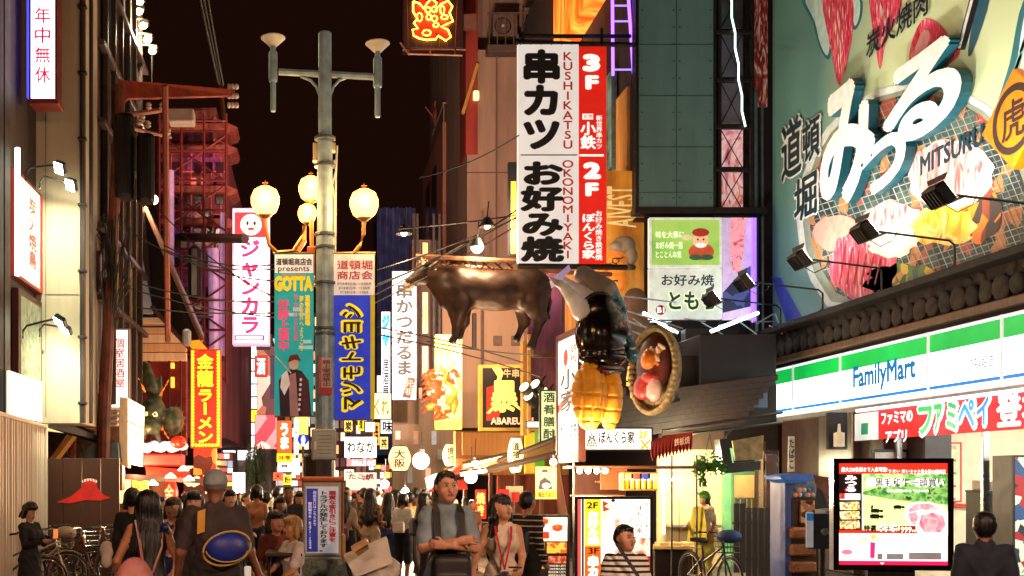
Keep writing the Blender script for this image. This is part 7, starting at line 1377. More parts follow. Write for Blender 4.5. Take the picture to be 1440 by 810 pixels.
# lit shop fronts low down at the far end, seen over the heads of the crowd
rg = random.Random(77)
for i, (x0, x1, y0, Yf, lab) in enumerate(((296, 328, 636, 44, 'bright cluttered shop front low down between the ramen sign and the white building'), (328, 384, 676, 56, 'row of small bright shop windows behind the willow tree'), (384, 430, 664, 60, 'bright amber shop front behind the lamp post foot'), (478, 522, 676, 48, 'grey and white shop front under the wanaka sign'), (518, 556, 652, 46, 'cream shop front beneath the kana signs'))):
    t = Thing('far_shop_front', lab, 'shop front', P((x0+x1)/2, 790, Yf), group='far shop fronts'); m = MB(); bxpx(m, x0, y0, x1, 790, Yf+.2, 2); t.part('wall', m, M('#6a4a3c', .7, emit=.1))
    y = y0+2
    while y < 712:
        x = x0+1
        while x < x1-4:
            w_ = rg.uniform(4, 10); h_ = rg.uniform(5, 9); m = MB(); bxpx(m, x, y, min(x+w_, x1-1), y+h_, Yf+rg.uniform(0, .1), .08, .002); t.part('lit_panel', m, E(rg.choice(('#fff0e0', '#ffd8b8', '#f0705a', '#ffe070', '#ffb0a0', '#d8e8ff', '#b84a38', '#fff8f0', '#5a3a30')), rg.choice((.4, .8, 1.2)))); x += w_+1
        y += 10
# ================================================================ PEOPLE
def STRIPE(c1, c2, per, key='z', duty=.5):
    m = bpy.data.materials.new('striped_cloth'); m.use_nodes = True; N = m.node_tree.nodes; L = m.node_tree.links; b = N['Principled BSDF']
    tc = N.new('ShaderNodeTexCoord'); sp = N.new('ShaderNodeSeparateXYZ'); L.new(tc.outputs['Object'], sp.inputs[0])
    md = N.new('ShaderNodeMath'); md.operation = 'MULTIPLY'; md.inputs[1].default_value = 1/per; L.new(sp.outputs['Z'], md.inputs[0])
    fr = N.new('ShaderNodeMath'); fr.operation = 'FRACT'; L.new(md.outputs[0], fr.inputs[0]); gt_ = N.new('ShaderNodeMath'); gt_.operation = 'GREATER_THAN'; gt_.inputs[1].default_value = duty; L.new(fr.outputs[0], gt_.inputs[0])
    mx = N.new('ShaderNodeMix'); mx.data_type = 'RGBA'; mx.inputs[6].default_value = (*srgb(c1), 1); mx.inputs[7].default_value = (*srgb(c2), 1); L.new(gt_.outputs[0], mx.inputs[0]); L.new(mx.outputs[2], b.inputs['Base Color']); b.inputs['Roughness'].default_value = .85
    return m
def SKINM(c):
    key = ('skin', c)
    if key in _M: return _M[key]
    m = M(c, .5, var=.12, scale=18, bump=.05); _M[key] = m
    p = m.node_tree.nodes['Principled BSDF']; p.inputs['Subsurface Weight'].default_value = .08; p.inputs['Subsurface Radius'].default_value = (.02, .008, .004); return m
HAIR = lambda c: M(c, .38, var=.5, scale=40, bump=.5, kind='streak')
def rotz(v, a): c, s = math.cos(a), math.sin(a); return (v[0]*c-v[1]*s, v[0]*s+v[1]*c, v[2])
def person(px, top_y, Y, label, rz=0, top='#333', bot='#222', skin_='#c08a68', hair='#100a08', sleeve='short', legs='long', hl=0, fem=False, h=.019, pose=None, turn=0, nod=0, shoe='#222', skirt=0, group=None, topm=None, hat=None, face=False, seated=False, H=None, wide=1.0, collar=None, bothm=None):
    H = H or CH+(HY-top_y)*Y/F; k = H/1.7; X = (px-CX)/F*Y
    J = dict(hl=(.09, 0, .92), hr=(-.09, 0, .92), kl=(.1, -.01, .49), kr=(-.1, -.01, .49), al=(.1, .03, .09), ar=(-.1, .03, .09), sl=(.16, .01, 1.39), sr=(-.16, .01, 1.39), el=(.205, .04, 1.12), er=(-.205, .04, 1.12), wl=(.215, -.05, .88), wr=(-.215, -.05, .88))
    if fem: J['sl'] = (.14, .01, 1.385); J['sr'] = (-.14, .01, 1.385); J['el'] = (.185, .04, 1.13); J['er'] = (-.185, .04, 1.13); J['wl'] = (.2, -.05, .89); J['wr'] = (-.2, -.05, .89)
    if pose: J.update(pose)
    dz = J.get('drop', 0)
    def v(p, lower=False): return (p[0]*k*(wide if not lower else 1), p[1]*k, (p[2]-(0 if lower else dz))*k)
    T = lambda key: v(J[key], key[0] in 'ka' and key[1] in 'lr')
    S = []; r = lambda x: x*k
    def add(p, pri=0): p['pri'] = pri; S.append(p)
    fw = 1.0 if not fem else .88; wd = wide
    # torso
    add(cap(v((-.06*fw, 0, .98)), v((.06*fw, 0, .98)), r(.108*wd), r(.108*wd), 2 if not skirt else 1, .05*k, (1, 1.12, 1)))
    add(cap(v((0, .0, 1.05)), v((0, .005, 1.2)), r(.125*fw*wd), r(.135*fw*wd), 1, .06*k, (1, 1.22, 1)))
    add(cap(v((-.06*fw, .01, 1.28)), v((.06*fw, .01, 1.28)), r(.108*wd), r(.108*wd), 1, .07*k, (1, 1.1, 1)))
    add(cap(v((-.105*fw, .015, 1.385)), v((.105*fw, .015, 1.385)), r(.055), r(.055), 1, .05*k), .004)
    if fem:
        for s_ in (-1, 1): add(ell(v((.06*s_, -.08, 1.265)), (r(.055), r(.045), r(.055)), 1, .06*k))
    if skirt: add(cap(v((0, 0, .95)), v((0, 0, skirt)), r(.14), r(.21), 2 if skirt < .9 else 1, .04*k, (1, 1.2, 1)), .01)
    # neck and head
    add(cap(v((0, .02, 1.40)), v((0, .005, 1.52)), r(.053 if not fem else .045), r(.048 if not fem else .042), 0, .03*k))
    if collar: add(cap(v((-.03, .01, 1.425)), v((.03, .01, 1.425)), r(.06), r(.06), 1, .01*k), .01)
    ca, sa = math.cos(turn), math.sin(turn); cn_, sn_ = math.cos(nod), math.sin(nod)
    def hp(x, y, z):
        y, z = y*cn_-z*sn_, y*sn_+z*cn_; x, y = x*ca-y*sa, x*sa+y*ca
        return v((x/wd, y-.01, z+1.595))
    Rm = [[ca, sa, 0], [-sa*cn_, ca*cn_, sn_], [sa*sn_, -ca*sn_, cn_]]
    fn = lambda rr__: tuple(r(q_) for q_ in rr__)
    add(ell(hp(0, .015, .025), fn((.076, .093, .088)), 0, .02*k, Rm)); add(ell(hp(0, -.02, -.045), fn((.062, .068, .072)), 0, .04*k, Rm)); add(ell(hp(0, -.055, -.088), fn((.03, .026, .022)), 0, .04*k, Rm))
    if face or h < .015:
        add(cap(hp(0, -.086, .004), hp(0, -.102, -.03), r(.0085), r(.013), 0, .02*k)); add(ell(hp(0, -.082, -.060), fn((.021, .010, .0055)), 6, .01*k, Rm), .0015)
        for s_ in (-1, 1):
            S.append(dict(ell(hp(.031*s_, -.094, .008), fn((.015, .008, .007)), 0, .012*k, Rm, '-')))
            add(ell(hp(.045*s_, -.05, -.03), fn((.02, .02, .02)), 0, .03*k, Rm))
    for s_ in (-1, 1): add(ell(hp(.078*s_, .015, -.008), fn((.012, .02, .03)), 0, .012*k, Rm))
    if hat: add(ell(hp(0, .02, .055), fn((.092, .108, .082)), 7, .01*k, Rm), .01); add(ell(hp(0, .02, .025), fn((.093, .11, .035)), 7, .01*k, Rm), .01)
    if not hat or hl:
        add(ell(hp(0, .028, .045), fn((.084, .095, .082)), 3, .012*k, Rm), .002); add(ell(hp(0, .06, .0), fn((.082, .065, .085)), 3, .02*k, Rm), .002)
        if hl == 0: add(ell(hp(0, -.03, .085), fn((.056, .045, .022)), 3, .015*k, Rm), .002)
        if hl: 
            add(ell(hp(0, .006, .058), fn((.083, .089, .07)), 3, .012*k, Rm), .002)
            for s_ in (-1, 1): add(cap(hp(.072*s_, .01, .03), hp(.082*s_, .02, -.10), r(.025), r(.03), 3, .03*k, None))
            add(ell(hp(0, -.05, .075) if h > .0099 else hp(-.03, -.035, .09), fn((.07, .045, .03) if h > .0099 else (.045, .04, .02)), 3, .02*k, Rm), .002)
        if hl >= 2:
            zb = {2: -.28, 3: -.42, 4: -.62}[hl]
            add(cap(hp(0, .06, .0), hp(0, .115, zb), r(.085), r(.075 if hl < 4 else .10), 3, .05*k, (1, 1.5, 1)), .004)
            for s_ in (-1, 1): add(cap(hp(.075*s_, .03, -.05), hp(.10*s_, .06, zb*.8), r(.03), r(.028), 3, .04*k), .003)
        if hl == -1: add(ell(hp(0, .10, .05), fn((.045, .045, .045)), 3, .015*k, Rm), .003)
        if hl == -2: add(cap(hp(0, .10, .02), hp(0, .15, -.16), r(.03), r(.018), 3, .015*k), .003)
    # limbs
    def unit(a, b): d = np.array(b)-np.array(a); return d/max(1e-6, np.linalg.norm(d))
    for s_, sd in ((1, 'l'), (-1, 'r')):
        sh_, e_, w_ = T('s'+sd), T('e'+sd), T('w'+sd); am = 1 if sleeve != 'none' else 0; fm_ = 1 if sleeve == 'long' else 0
        mid = tuple(np.array(sh_)*.25+np.array(e_)*.75)
        f_ = .86 if fem else 1
        add(cap(sh_, e_, r(.052*f_), r(.04*f_), 0, .03*k))
        if am: add(cap(sh_, mid if not fm_ else e_, r(.062*f_*(wd**.5)), r(.06*f_ if not fm_ else .048*f_), 1, .03*k), .004)
        add(cap(e_, w_, r(.039*f_), r(.027*f_), 0, .02*k))
        if fm_: add(cap(e_, w_, r(.047*f_), r(.038*f_), 1, .02*k), .004)
        hd = np.array(J.get('d'+sd) or unit(e_, w_)); hd = hd/np.linalg.norm(hd); W = np.array(w_); side = np.cross(hd, (0, 1, .2)); side = side/max(.01, np.linalg.norm(side)); nn = np.cross(side, hd)
        pe = W+hd*r(.075); add(cap(W+hd*r(.02)-side*r(.012), pe-side*r(.014), r(.024), r(.02), 0, .015*k)); add(cap(W+hd*r(.02)+side*r(.012), pe+side*r(.014), r(.024), r(.02), 0, .015*k))
        fr_ = max(.0085*k, h*.62)
        for i, (o_, l_) in enumerate(((-.03, .062), (-.010, .072), (.010, .068), (.028, .054))):
            b0 = pe+side*r(o_); b1 = b0+(hd*.85+nn*.35*(1 if s_ > 0 else -1))*r(l_*.55); b2 = b1+(hd*.5+nn*.7*(1 if s_ > 0 else -1))*r(l_*.5)
            add(cap(b0, b1, fr_, fr_*.95, 0, .006*k)); add(cap(b1, b2, fr_*.95, fr_*.8, 0, .006*k))
        tb_ = W+hd*r(.03)-side*r(.028)*1; t1 = tb_+(hd*.6-side*.7)*r(.035); add(cap(tb_, t1, fr_*1.2, fr_, 0, .008*k)); add(cap(t1, t1+(hd*.95-side*.2)*r(.03), fr_, fr_*.9, 0, .006*k))
        hi, kn, an = T('h'+sd), T('k'+sd), T('a'+sd); lm = 2 if legs in ('long', 'shorts') else 0; l2 = 2 if legs == 'long' else 0
        add(cap(hi, kn, r(.085), r(.056), 0 if lm == 0 else 2, .03*k))
        if lm: add(cap(hi, kn, r(.092), r(.068 if legs == 'long' else .085), 2, .03*k), .004)
        add(cap(kn, an, r(.055 if not l2 else .062), r(.035 if not l2 else .05), l2, .03*k))
        sd_ = J.get('f'+sd) or (0, -1, 0); A_ = np.array(an); add(cap(A_+np.array((0, .03, -.04))*k, A_+np.array((sd_[0]*.14, sd_[1]*.14, -.05))*k, r(.036), r(.03), 4, .02*k), .006)
    mats = [SKINM(skin_), topm or CLOTH(top), bothm or CLOTH(bot), HAIR(hair), M(shoe, .5), M('#120c0a', .3), M('#8a4a3e', .5), CLOTH(hat or '#888888')]
    e = bpy.data.objects.new('person', None); COL.objects.link(e); e.location = (X, Y, 0); e.rotation_euler = (0, 0, rz); tags(e, label, 'person', group)
    def post(V, Q, mi):                            # strands in the hair, folds in the cloth
        hv = np.zeros(len(V), bool); hv[Q[mi == 3]] = True; cv = np.zeros(len(V), bool); cv[Q[(mi == 1) | (mi == 2)]] = True; c0 = np.array(hp(0, .03, .02))
        d = V-c0; th = np.arctan2(d[:, 0], d[:, 1]); lo_ = np.clip(-d[:, 2]*4, 0, 1); fr = 26 if h < .012 else 15
        amp = (.0035+.006*lo_)*k*(np.sin(th*fr+d[:, 2]*14*k+np.sin(d[:, 2]*31)*1.3)+.6*np.sin(th*fr*.53+1.7+d[:, 2]*9)); rad = d.copy(); rad[:, 2] *= .3; rad /= np.linalg.norm(rad, axis=1)[:, None]+1e-6
        V = V+rad*(amp*hv)[:, None]; V[:, 2] -= hv*(lo_ > .8)*.03*k*np.abs(np.sin(th*fr*.4))
        x, y, z = V[:, 0]/k, V[:, 1]/k, V[:, 2]/k; f1 = np.sin(z*34+x*21+1.5*np.sin(x*17+z*6)+px)*np.sin(z*13-x*9+y*11+px*.3); f2 = np.abs(np.sin(z*22-np.abs(x)*38+px*.7))**3
        a2 = (.0055*f1-.005*f2)*k*cv; r2 = np.stack([x*.7, y, z*0], 1); r2 /= np.linalg.norm(r2, axis=1)[:, None]+1e-6
        return V+r2*a2[:, None]
    o = link('body', skin_mesh('body', S, h, mats, post=post), e)
    if face or h < .015:
        for s_ in (-1, 1):
            c_ = Vector(hp(.031*s_, -.0835, .008)); 
            if h < .016:
                link('eye', mesh_of('eye', MB().ball(c_, (.0135*k, .011*k, .0055*k), 10, 6), M('#cfc4bc', .3)), e)
                d_ = Vector(hp(.031*s_+(.003 if turn > .2 else 0), -.0925, .008)); link('iris', mesh_of('iris', MB().ball(d_, (.0058*k, .004*k, .0055*k), 8, 6), mats[5]), e)
                link('eyebrow', mesh_of('eyebrow', MB().tube([hp(.016*s_, -.091, .0265), hp(.032*s_, -.088, .0305), hp(.046*s_, -.077, .027)], .0028*k, 5), mats[3]), e)
                link('eyelid', mesh_of('eyelid', MB().tube([hp(.019*s_, -.0925, .0115), hp(.031*s_, -.0945, .0145), hp(.044*s_, -.085, .011)], .0018*k, 4), mats[5]), e)
            else: link('eye', mesh_of('eye', MB().ball(c_, (.013*k, .012*k, .006*k), 8, 5), mats[5]), e)
    return e, k, v, hp
def on(e, name, mb, mat, label, cat):       # something a person carries: its own thing, laid out in that person's frame
    o = link(name, mesh_of(name, mb, mat), None, e.location, e.rotation_euler); return tags(o, label, cat)
def onskin(e, name, prims, mats, h, label, cat): o = link(name, skin_mesh(name, prims, h, mats), None, e.location, e.rotation_euler); return tags(o, label, cat)
# ---- near figures
e, k, v, hp = person(303, 665, 9.2, 'man seen from behind in grey knit cap and dark T-shirt with a sling bag', rz=math.pi, top='#3b3030', bot='#2a2422', skin_='#8a5a44', hat='#8c9496', collar=True, h=.0095, wide=1.16, pose=dict(el=(.225, .03, 1.1), er=(-.225, .03, 1.1), wl=(.26, -.1, .9), wr=(-.28, -.08, .92)))
bagp = [ell((-.11, .185, 1.21), (.18, .085, .135), 0, .02)]; onskin(e, 'sling_bag', bagp, [M('#1c2f9c', .45, var=.4, scale=6, bump=.3)], .012, 'oval blue sling bag with beige piping on the back of the grey cap man', 'bag')
m = MB(); m.tube([(-.11+.188*math.cos(a), .225, 1.21+.132*math.sin(a)-.03*math.cos(a)) for a in np.linspace(0, 6.283, 30)], .009, 6); m.tube([(-.11+.165*math.cos(a), .262, 1.21+.105*math.sin(a)) for a in np.linspace(3.3, 6.1, 16)], .006, 5); on(e, 'bag_piping', m, M('#c0a050', .5), 'beige piping strap round the blue sling bag', 'strap')
m = MB().slab([(.07, .165, 1.34), (.13, .165, 1.32), (.13, .12, 1.50), (.07, .11, 1.52)], (0, .015, 0)); on(e, 'bag_strap', m, M('#c8901c', .6), 'yellow strap over the shoulder of the grey cap man', 'strap'); on(e, 'key_tag', MB().bbox((-.3, .2, .97), (-.245, .23, 1.07), .01), M('#d8dcd8', .3, emit=.15), 'small white bottle tag hanging from the blue sling bag', 'tag')
for i in range(5): pass
e, k, v, hp = person(208, 692, 9.4, 'woman seen from behind with very long black hair and black camisole top', rz=math.pi+.25, top='#16120f', bot='#14100e', skin_='#b07850', sleeve='none', hl=4, fem=True, h=.009, pose=dict(el=(.26, .0, 1.12), wl=(.25, -.12, .93), er=(-.25, .03, 1.12), wr=(-.27, -.05, .9)))
onskin(e, 'backpack', [ell((.13, .2, .93), (.15, .1, .2), 0, .05), bxp((.13, .2, .86), (.13, .09, .14), 0, .05, .04), ell((.15, .28, .86), (.085, .05, .11), 1, .02)], [M('#c8807c', .5, var=.25, bump=.2), M('#b86a6a', .5, bump=.2)], .013, 'pink backpack slung low behind the long haired woman', 'backpack')
m = MB().tube([(.06, .14, 1.1), (.08, .12, 1.25), (.11, .06, 1.42)], .012, 5).tube([(-.12, .02, 1.42), (-.1, .12, 1.2), (-.02, .16, 1.0), (.1, .2, .8)], .01, 5); on(e, 'backpack_strap', m, M('#b88078', .5), 'thin pink straps crossing the back of the long haired woman', 'strap'); m = MB().ball((-.13, .1, 1.36), .035, 10, 8); on(e, 'headphones', m, M('#101a38', .3, emit=.1), 'small dark blue glossy ball at the neck of the long haired woman', 'headphones')
e, k, v, hp = person(243, 701, 12, 'curly haired woman walking toward us in flowered top and denim shorts', top='#8a5a4a', bot='#3a4a78', skin_='#c09070', sleeve='short', legs='shorts', hl=3, fem=True, h=.014, hair='#2a140e', topm=MIX(['#5a3a34', '#c88a70', '#e8d0c0', '#8a4a40'], scale=14, kind='cell', rough=.8), turn=-.3)
e, k, v, hp = person(273, 692, 11.4, 'woman with fringe facing us in dark brown top beside the grey cap man', top='#2a1c1a', bot='#241a18', skin_='#c8947a', sleeve='short', hl=3, fem=True, h=.013, wide=1.0)
on(e, 'scarf', MB().slab([(.1, -.13, 1.42), (.2, -.09, 1.38), (.2, -.12, 1.12), (.13, -.15, 1.12)], (0, -.02, 0)), M('#c8981c', .7, bump=.2), 'yellow scarf over the shoulder of the woman with a fringe', 'scarf')
e, k, v, hp = person(186, 688, 12.5, 'dark clad figure with bun walking away behind the long haired woman', rz=math.pi, top='#120e0e', bot='#120e0e', sleeve='long', hl=-1, fem=True, h=.017)
onskin(e, 'cloth_bag', [ell((.28, .0, .98), (.08, .06, .1), 0, .03), ell((.28, .02, .86), (.06, .05, .08), 0, .03)], [M('#d0bcb0', .8, bump=.4)], .014, 'white crumpled cloth bag carried by the dark clad figure', 'bag')
e, k, v, hp = person(42, 712, 13.6, 'young woman in black dress looking down at her phone by the pale fence', rz=R(62), top='#0e0c0c', bot='#0e0c0c', skin_='#b88a70', sleeve='long', hl=-2, fem=True, h=.014, skirt=.6, nod=.45, H=1.47, pose=dict(el=(.2, -.08, 1.14), er=(-.2, -.08, 1.14), wl=(.1, -.3, 1.2), wr=(-.08, -.3, 1.18)))
on(e, 'phone', MB().bbox((-.04, -.4, 1.06), (.04, -.39, 1.17), .004), M('#e08048', .3, emit=.5), 'phone in the hands of the woman in black by the fence', 'phone')
# arms-crossed man with a pack on his chest
e, k, v, hp = person(628, 665, 9.1, 'man in pale blue polo shirt, arms crossed, black pack on his chest', top='#7d8f9a', bot='#5a6a78', skin_='#c89070', sleeve='short', h=.0095, turn=.12, face=True, collar=True, rz=.08, wide=.92, pose=dict(el=(.21, -.09, 1.14), er=(-.21, -.09, 1.14), wl=(-.06, -.26, 1.17), wr=(.06, -.225, 1.20), dl=(-1, .05, .05), dr=(1, .15, .1)))
onskin(e, 'chest_pack', [bxp((0, -.17, .93), (.16, .085, .24), 0, .03, .06), bxp((0, -.24, .87), (.12, .04, .13), 0, .03, .03)], [M('#0d0b0c', .55, var=.3, bump=.3)], .012, 'black backpack worn on the chest of the man with crossed arms', 'backpack')
m = MB()
for s_ in (-1, 1): m.slab([(.075*s_, -.10, 1.40*k), (.125*s_, -.09, 1.39*k), (.12*s_, -.165, 1.12), (.07*s_, -.17, 1.12)], (0, -.016, 0)); m.slab([(.075*s_, -.115, 1.395*k), (.125*s_, -.105, 1.385*k), (.125*s_, .03, 1.445*k), (.075*s_, .03, 1.46*k)], (0, 0, .016))
on(e, 'pack_strap', m, M('#0f0d0e', .6), 'wide black shoulder straps over the pale blue polo shirt', 'strap')
for x_ in (-.08, .08): on(e, 'bag_charm', MB().add([(x_-.02, -.335, .90), (x_+.02, -.335, .91), (x_+.012, -.335, .94), (x_-.01, -.335, .935), (x_-.015, -.34, .96), (x_+.005, -.34, .955)], [(0, 1, 2, 3), (3, 2, 5, 4)]), M('#e8e4e0', .4, emit=.2), 'small white clip on the black chest pack, %s' % ('under the hidden hand' if x_ < 0 else 'nearer the woman in white'), 'clip')
# woman in white
e, k, v, hp = person(706, 697, 10.0, 'long haired woman in sleeveless white dress with red lanyard looking up aside', top='#d8c8b8', bot='#d8c8b8', skin_='#c8926e', sleeve='none', legs='bare', hl=3, fem=True, h=.0095, turn=.55, nod=-.12, skirt=.55, rz=-.05, hair='#1c0f0b', topm=M('#dccbb8', .85, var=.12, scale=30, bump=.4), bothm=M('#dccbb8', .85, var=.12, scale=30, bump=.4), face=True, pose=dict(er=(-.25, -.06, 1.13), wr=(-.29, -.25, 1.0), el=(.19, .02, 1.14), wl=(.14, -.2, 1.0), dl=(-.5, -.8, 0)))
m = MB()
for s_ in (-1, 1): m.slab([(.062*s_, -.075, 1.42*k), (.08*s_, -.075, 1.42*k), (.066*s_, -.15, 1.3*k), (.048*s_, -.15, 1.3*k)], (0, -.012, 0)); m.slab([(.066*s_, -.15, 1.3*k), (.048*s_, -.15, 1.3*k), (-.008, -.185, 1.03*k), (.008, -.185, 1.03*k)], (0, -.008, 0))
on(e, 'lanyard', m, M('#c8142c', .6), 'red lanyard round the neck of the woman in white', 'lanyard'); on(e, 'name_tag', MB().bbox((-.035, -.19, .89*k), (.035, -.175, 1.02*k), .004), M('#e0dcd8', .4), 'white badge hanging on the red lanyard', 'badge'); on(e, 'tag', MB().bbox((-.028, -.2, .80*k), (.028, -.18, .885*k), .006), M('#c81c20', .4), 'small red tag under the white badge', 'tag')
on(e, 'phone', MB().bbox((.02, -.34, 1.0), (.13, -.27, 1.012), .004), BLACK, 'dark phone held flat by the woman in white', 'phone')
# boy in stripes
e, k, v, hp = person(880, 741, 8.6, 'boy in black and white striped shirt turning his head aside', top='#fff', bot='#2a3040', skin_='#b88262', hair='#0e0806', sleeve='short', h=.009, turn=.5, H=1.4, rz=-.1, face=True, topm=STRIPE('#1c1a1e', '#d8d4cc', .042, duty=.45), collar=True, wide=.92, pose=dict(drop=0))
on(e, 'bag_strap', MB().slab([(-.1, -.11, 1.27), (-.075, -.115, 1.28), (.1, -.145, 1.0), (.08, -.145, .99)], (0, -.01, 0)), M('#20242c', .6), 'thin dark bag strap across the striped shirt', 'strap')
# boy in navy
e, k, v, hp = person(1384, 722, 8.4, 'boy seen from behind in navy shirt watching the bright screen', rz=math.pi-.35, top='#1c2436', bot='#20242e', skin_='#8a5c48', hair='#0d0b0e', sleeve='short', h=.009, H=1.5, collar=True)
# stall cook
e, k, v, hp = person(990, 692, 19.2, 'stall cook in green cap, white shirt and yellow apron', rz=-.9, top='#e8dcc0', bot='#c8c030', skin_='#b8805c', hat='#5a9a2c', hl=-2, fem=True, h=.016, sleeve='short', legs='long', skirt=.6, bothm=CLOTH('#a89a34'), turn=-.3, pose=dict(er=(-.22, -.12, 1.12), wr=(-.18, -.34, 1.05)))
on(e, 'apron', MB().slab([(-.1, -.15, 1.3), (.1, -.15, 1.3), (.16, -.17, 1.0), (.19, -.2, .7), (-.19, -.2, .7), (-.16, -.17, 1.0)], (0, -.012, 0)), CLOTH('#b0a232'), 'yellow apron front of the stall cook', 'apron'); on(e, 'cap_brim', MB().slab([(-.06, -.12, 1.53), (.06, -.12, 1.53), (.04, -.19, 1.52), (-.04, -.19, 1.52)], (0, 0, .012)), M('#5a9a2c', .6), 'brim of the green cap of the stall cook', 'cap')
# striped passer-by in front of the menu board
e, k, v, hp = person(742, 693, 13, 'passer-by in dark striped top with black shoulder bag behind the woman in white', rz=2.3, skin_='#b07a58', hl=0, h=.014, sleeve='long', topm=STRIPE('#15120f', '#b8a898', .065, duty=.78), bot='#141110', pose=dict(el=(.22, -.1, 1.15), wl=(.1, -.3, 1.25)))
onskin(e, 'shoulder_bag', [bxp((-.02, .2, 1.05), (.13, .07, .14), 0, .03, .05)], [M('#14100e', .5, bump=.2)], .015, 'black shoulder bag on the back of the striped passer-by', 'bag')
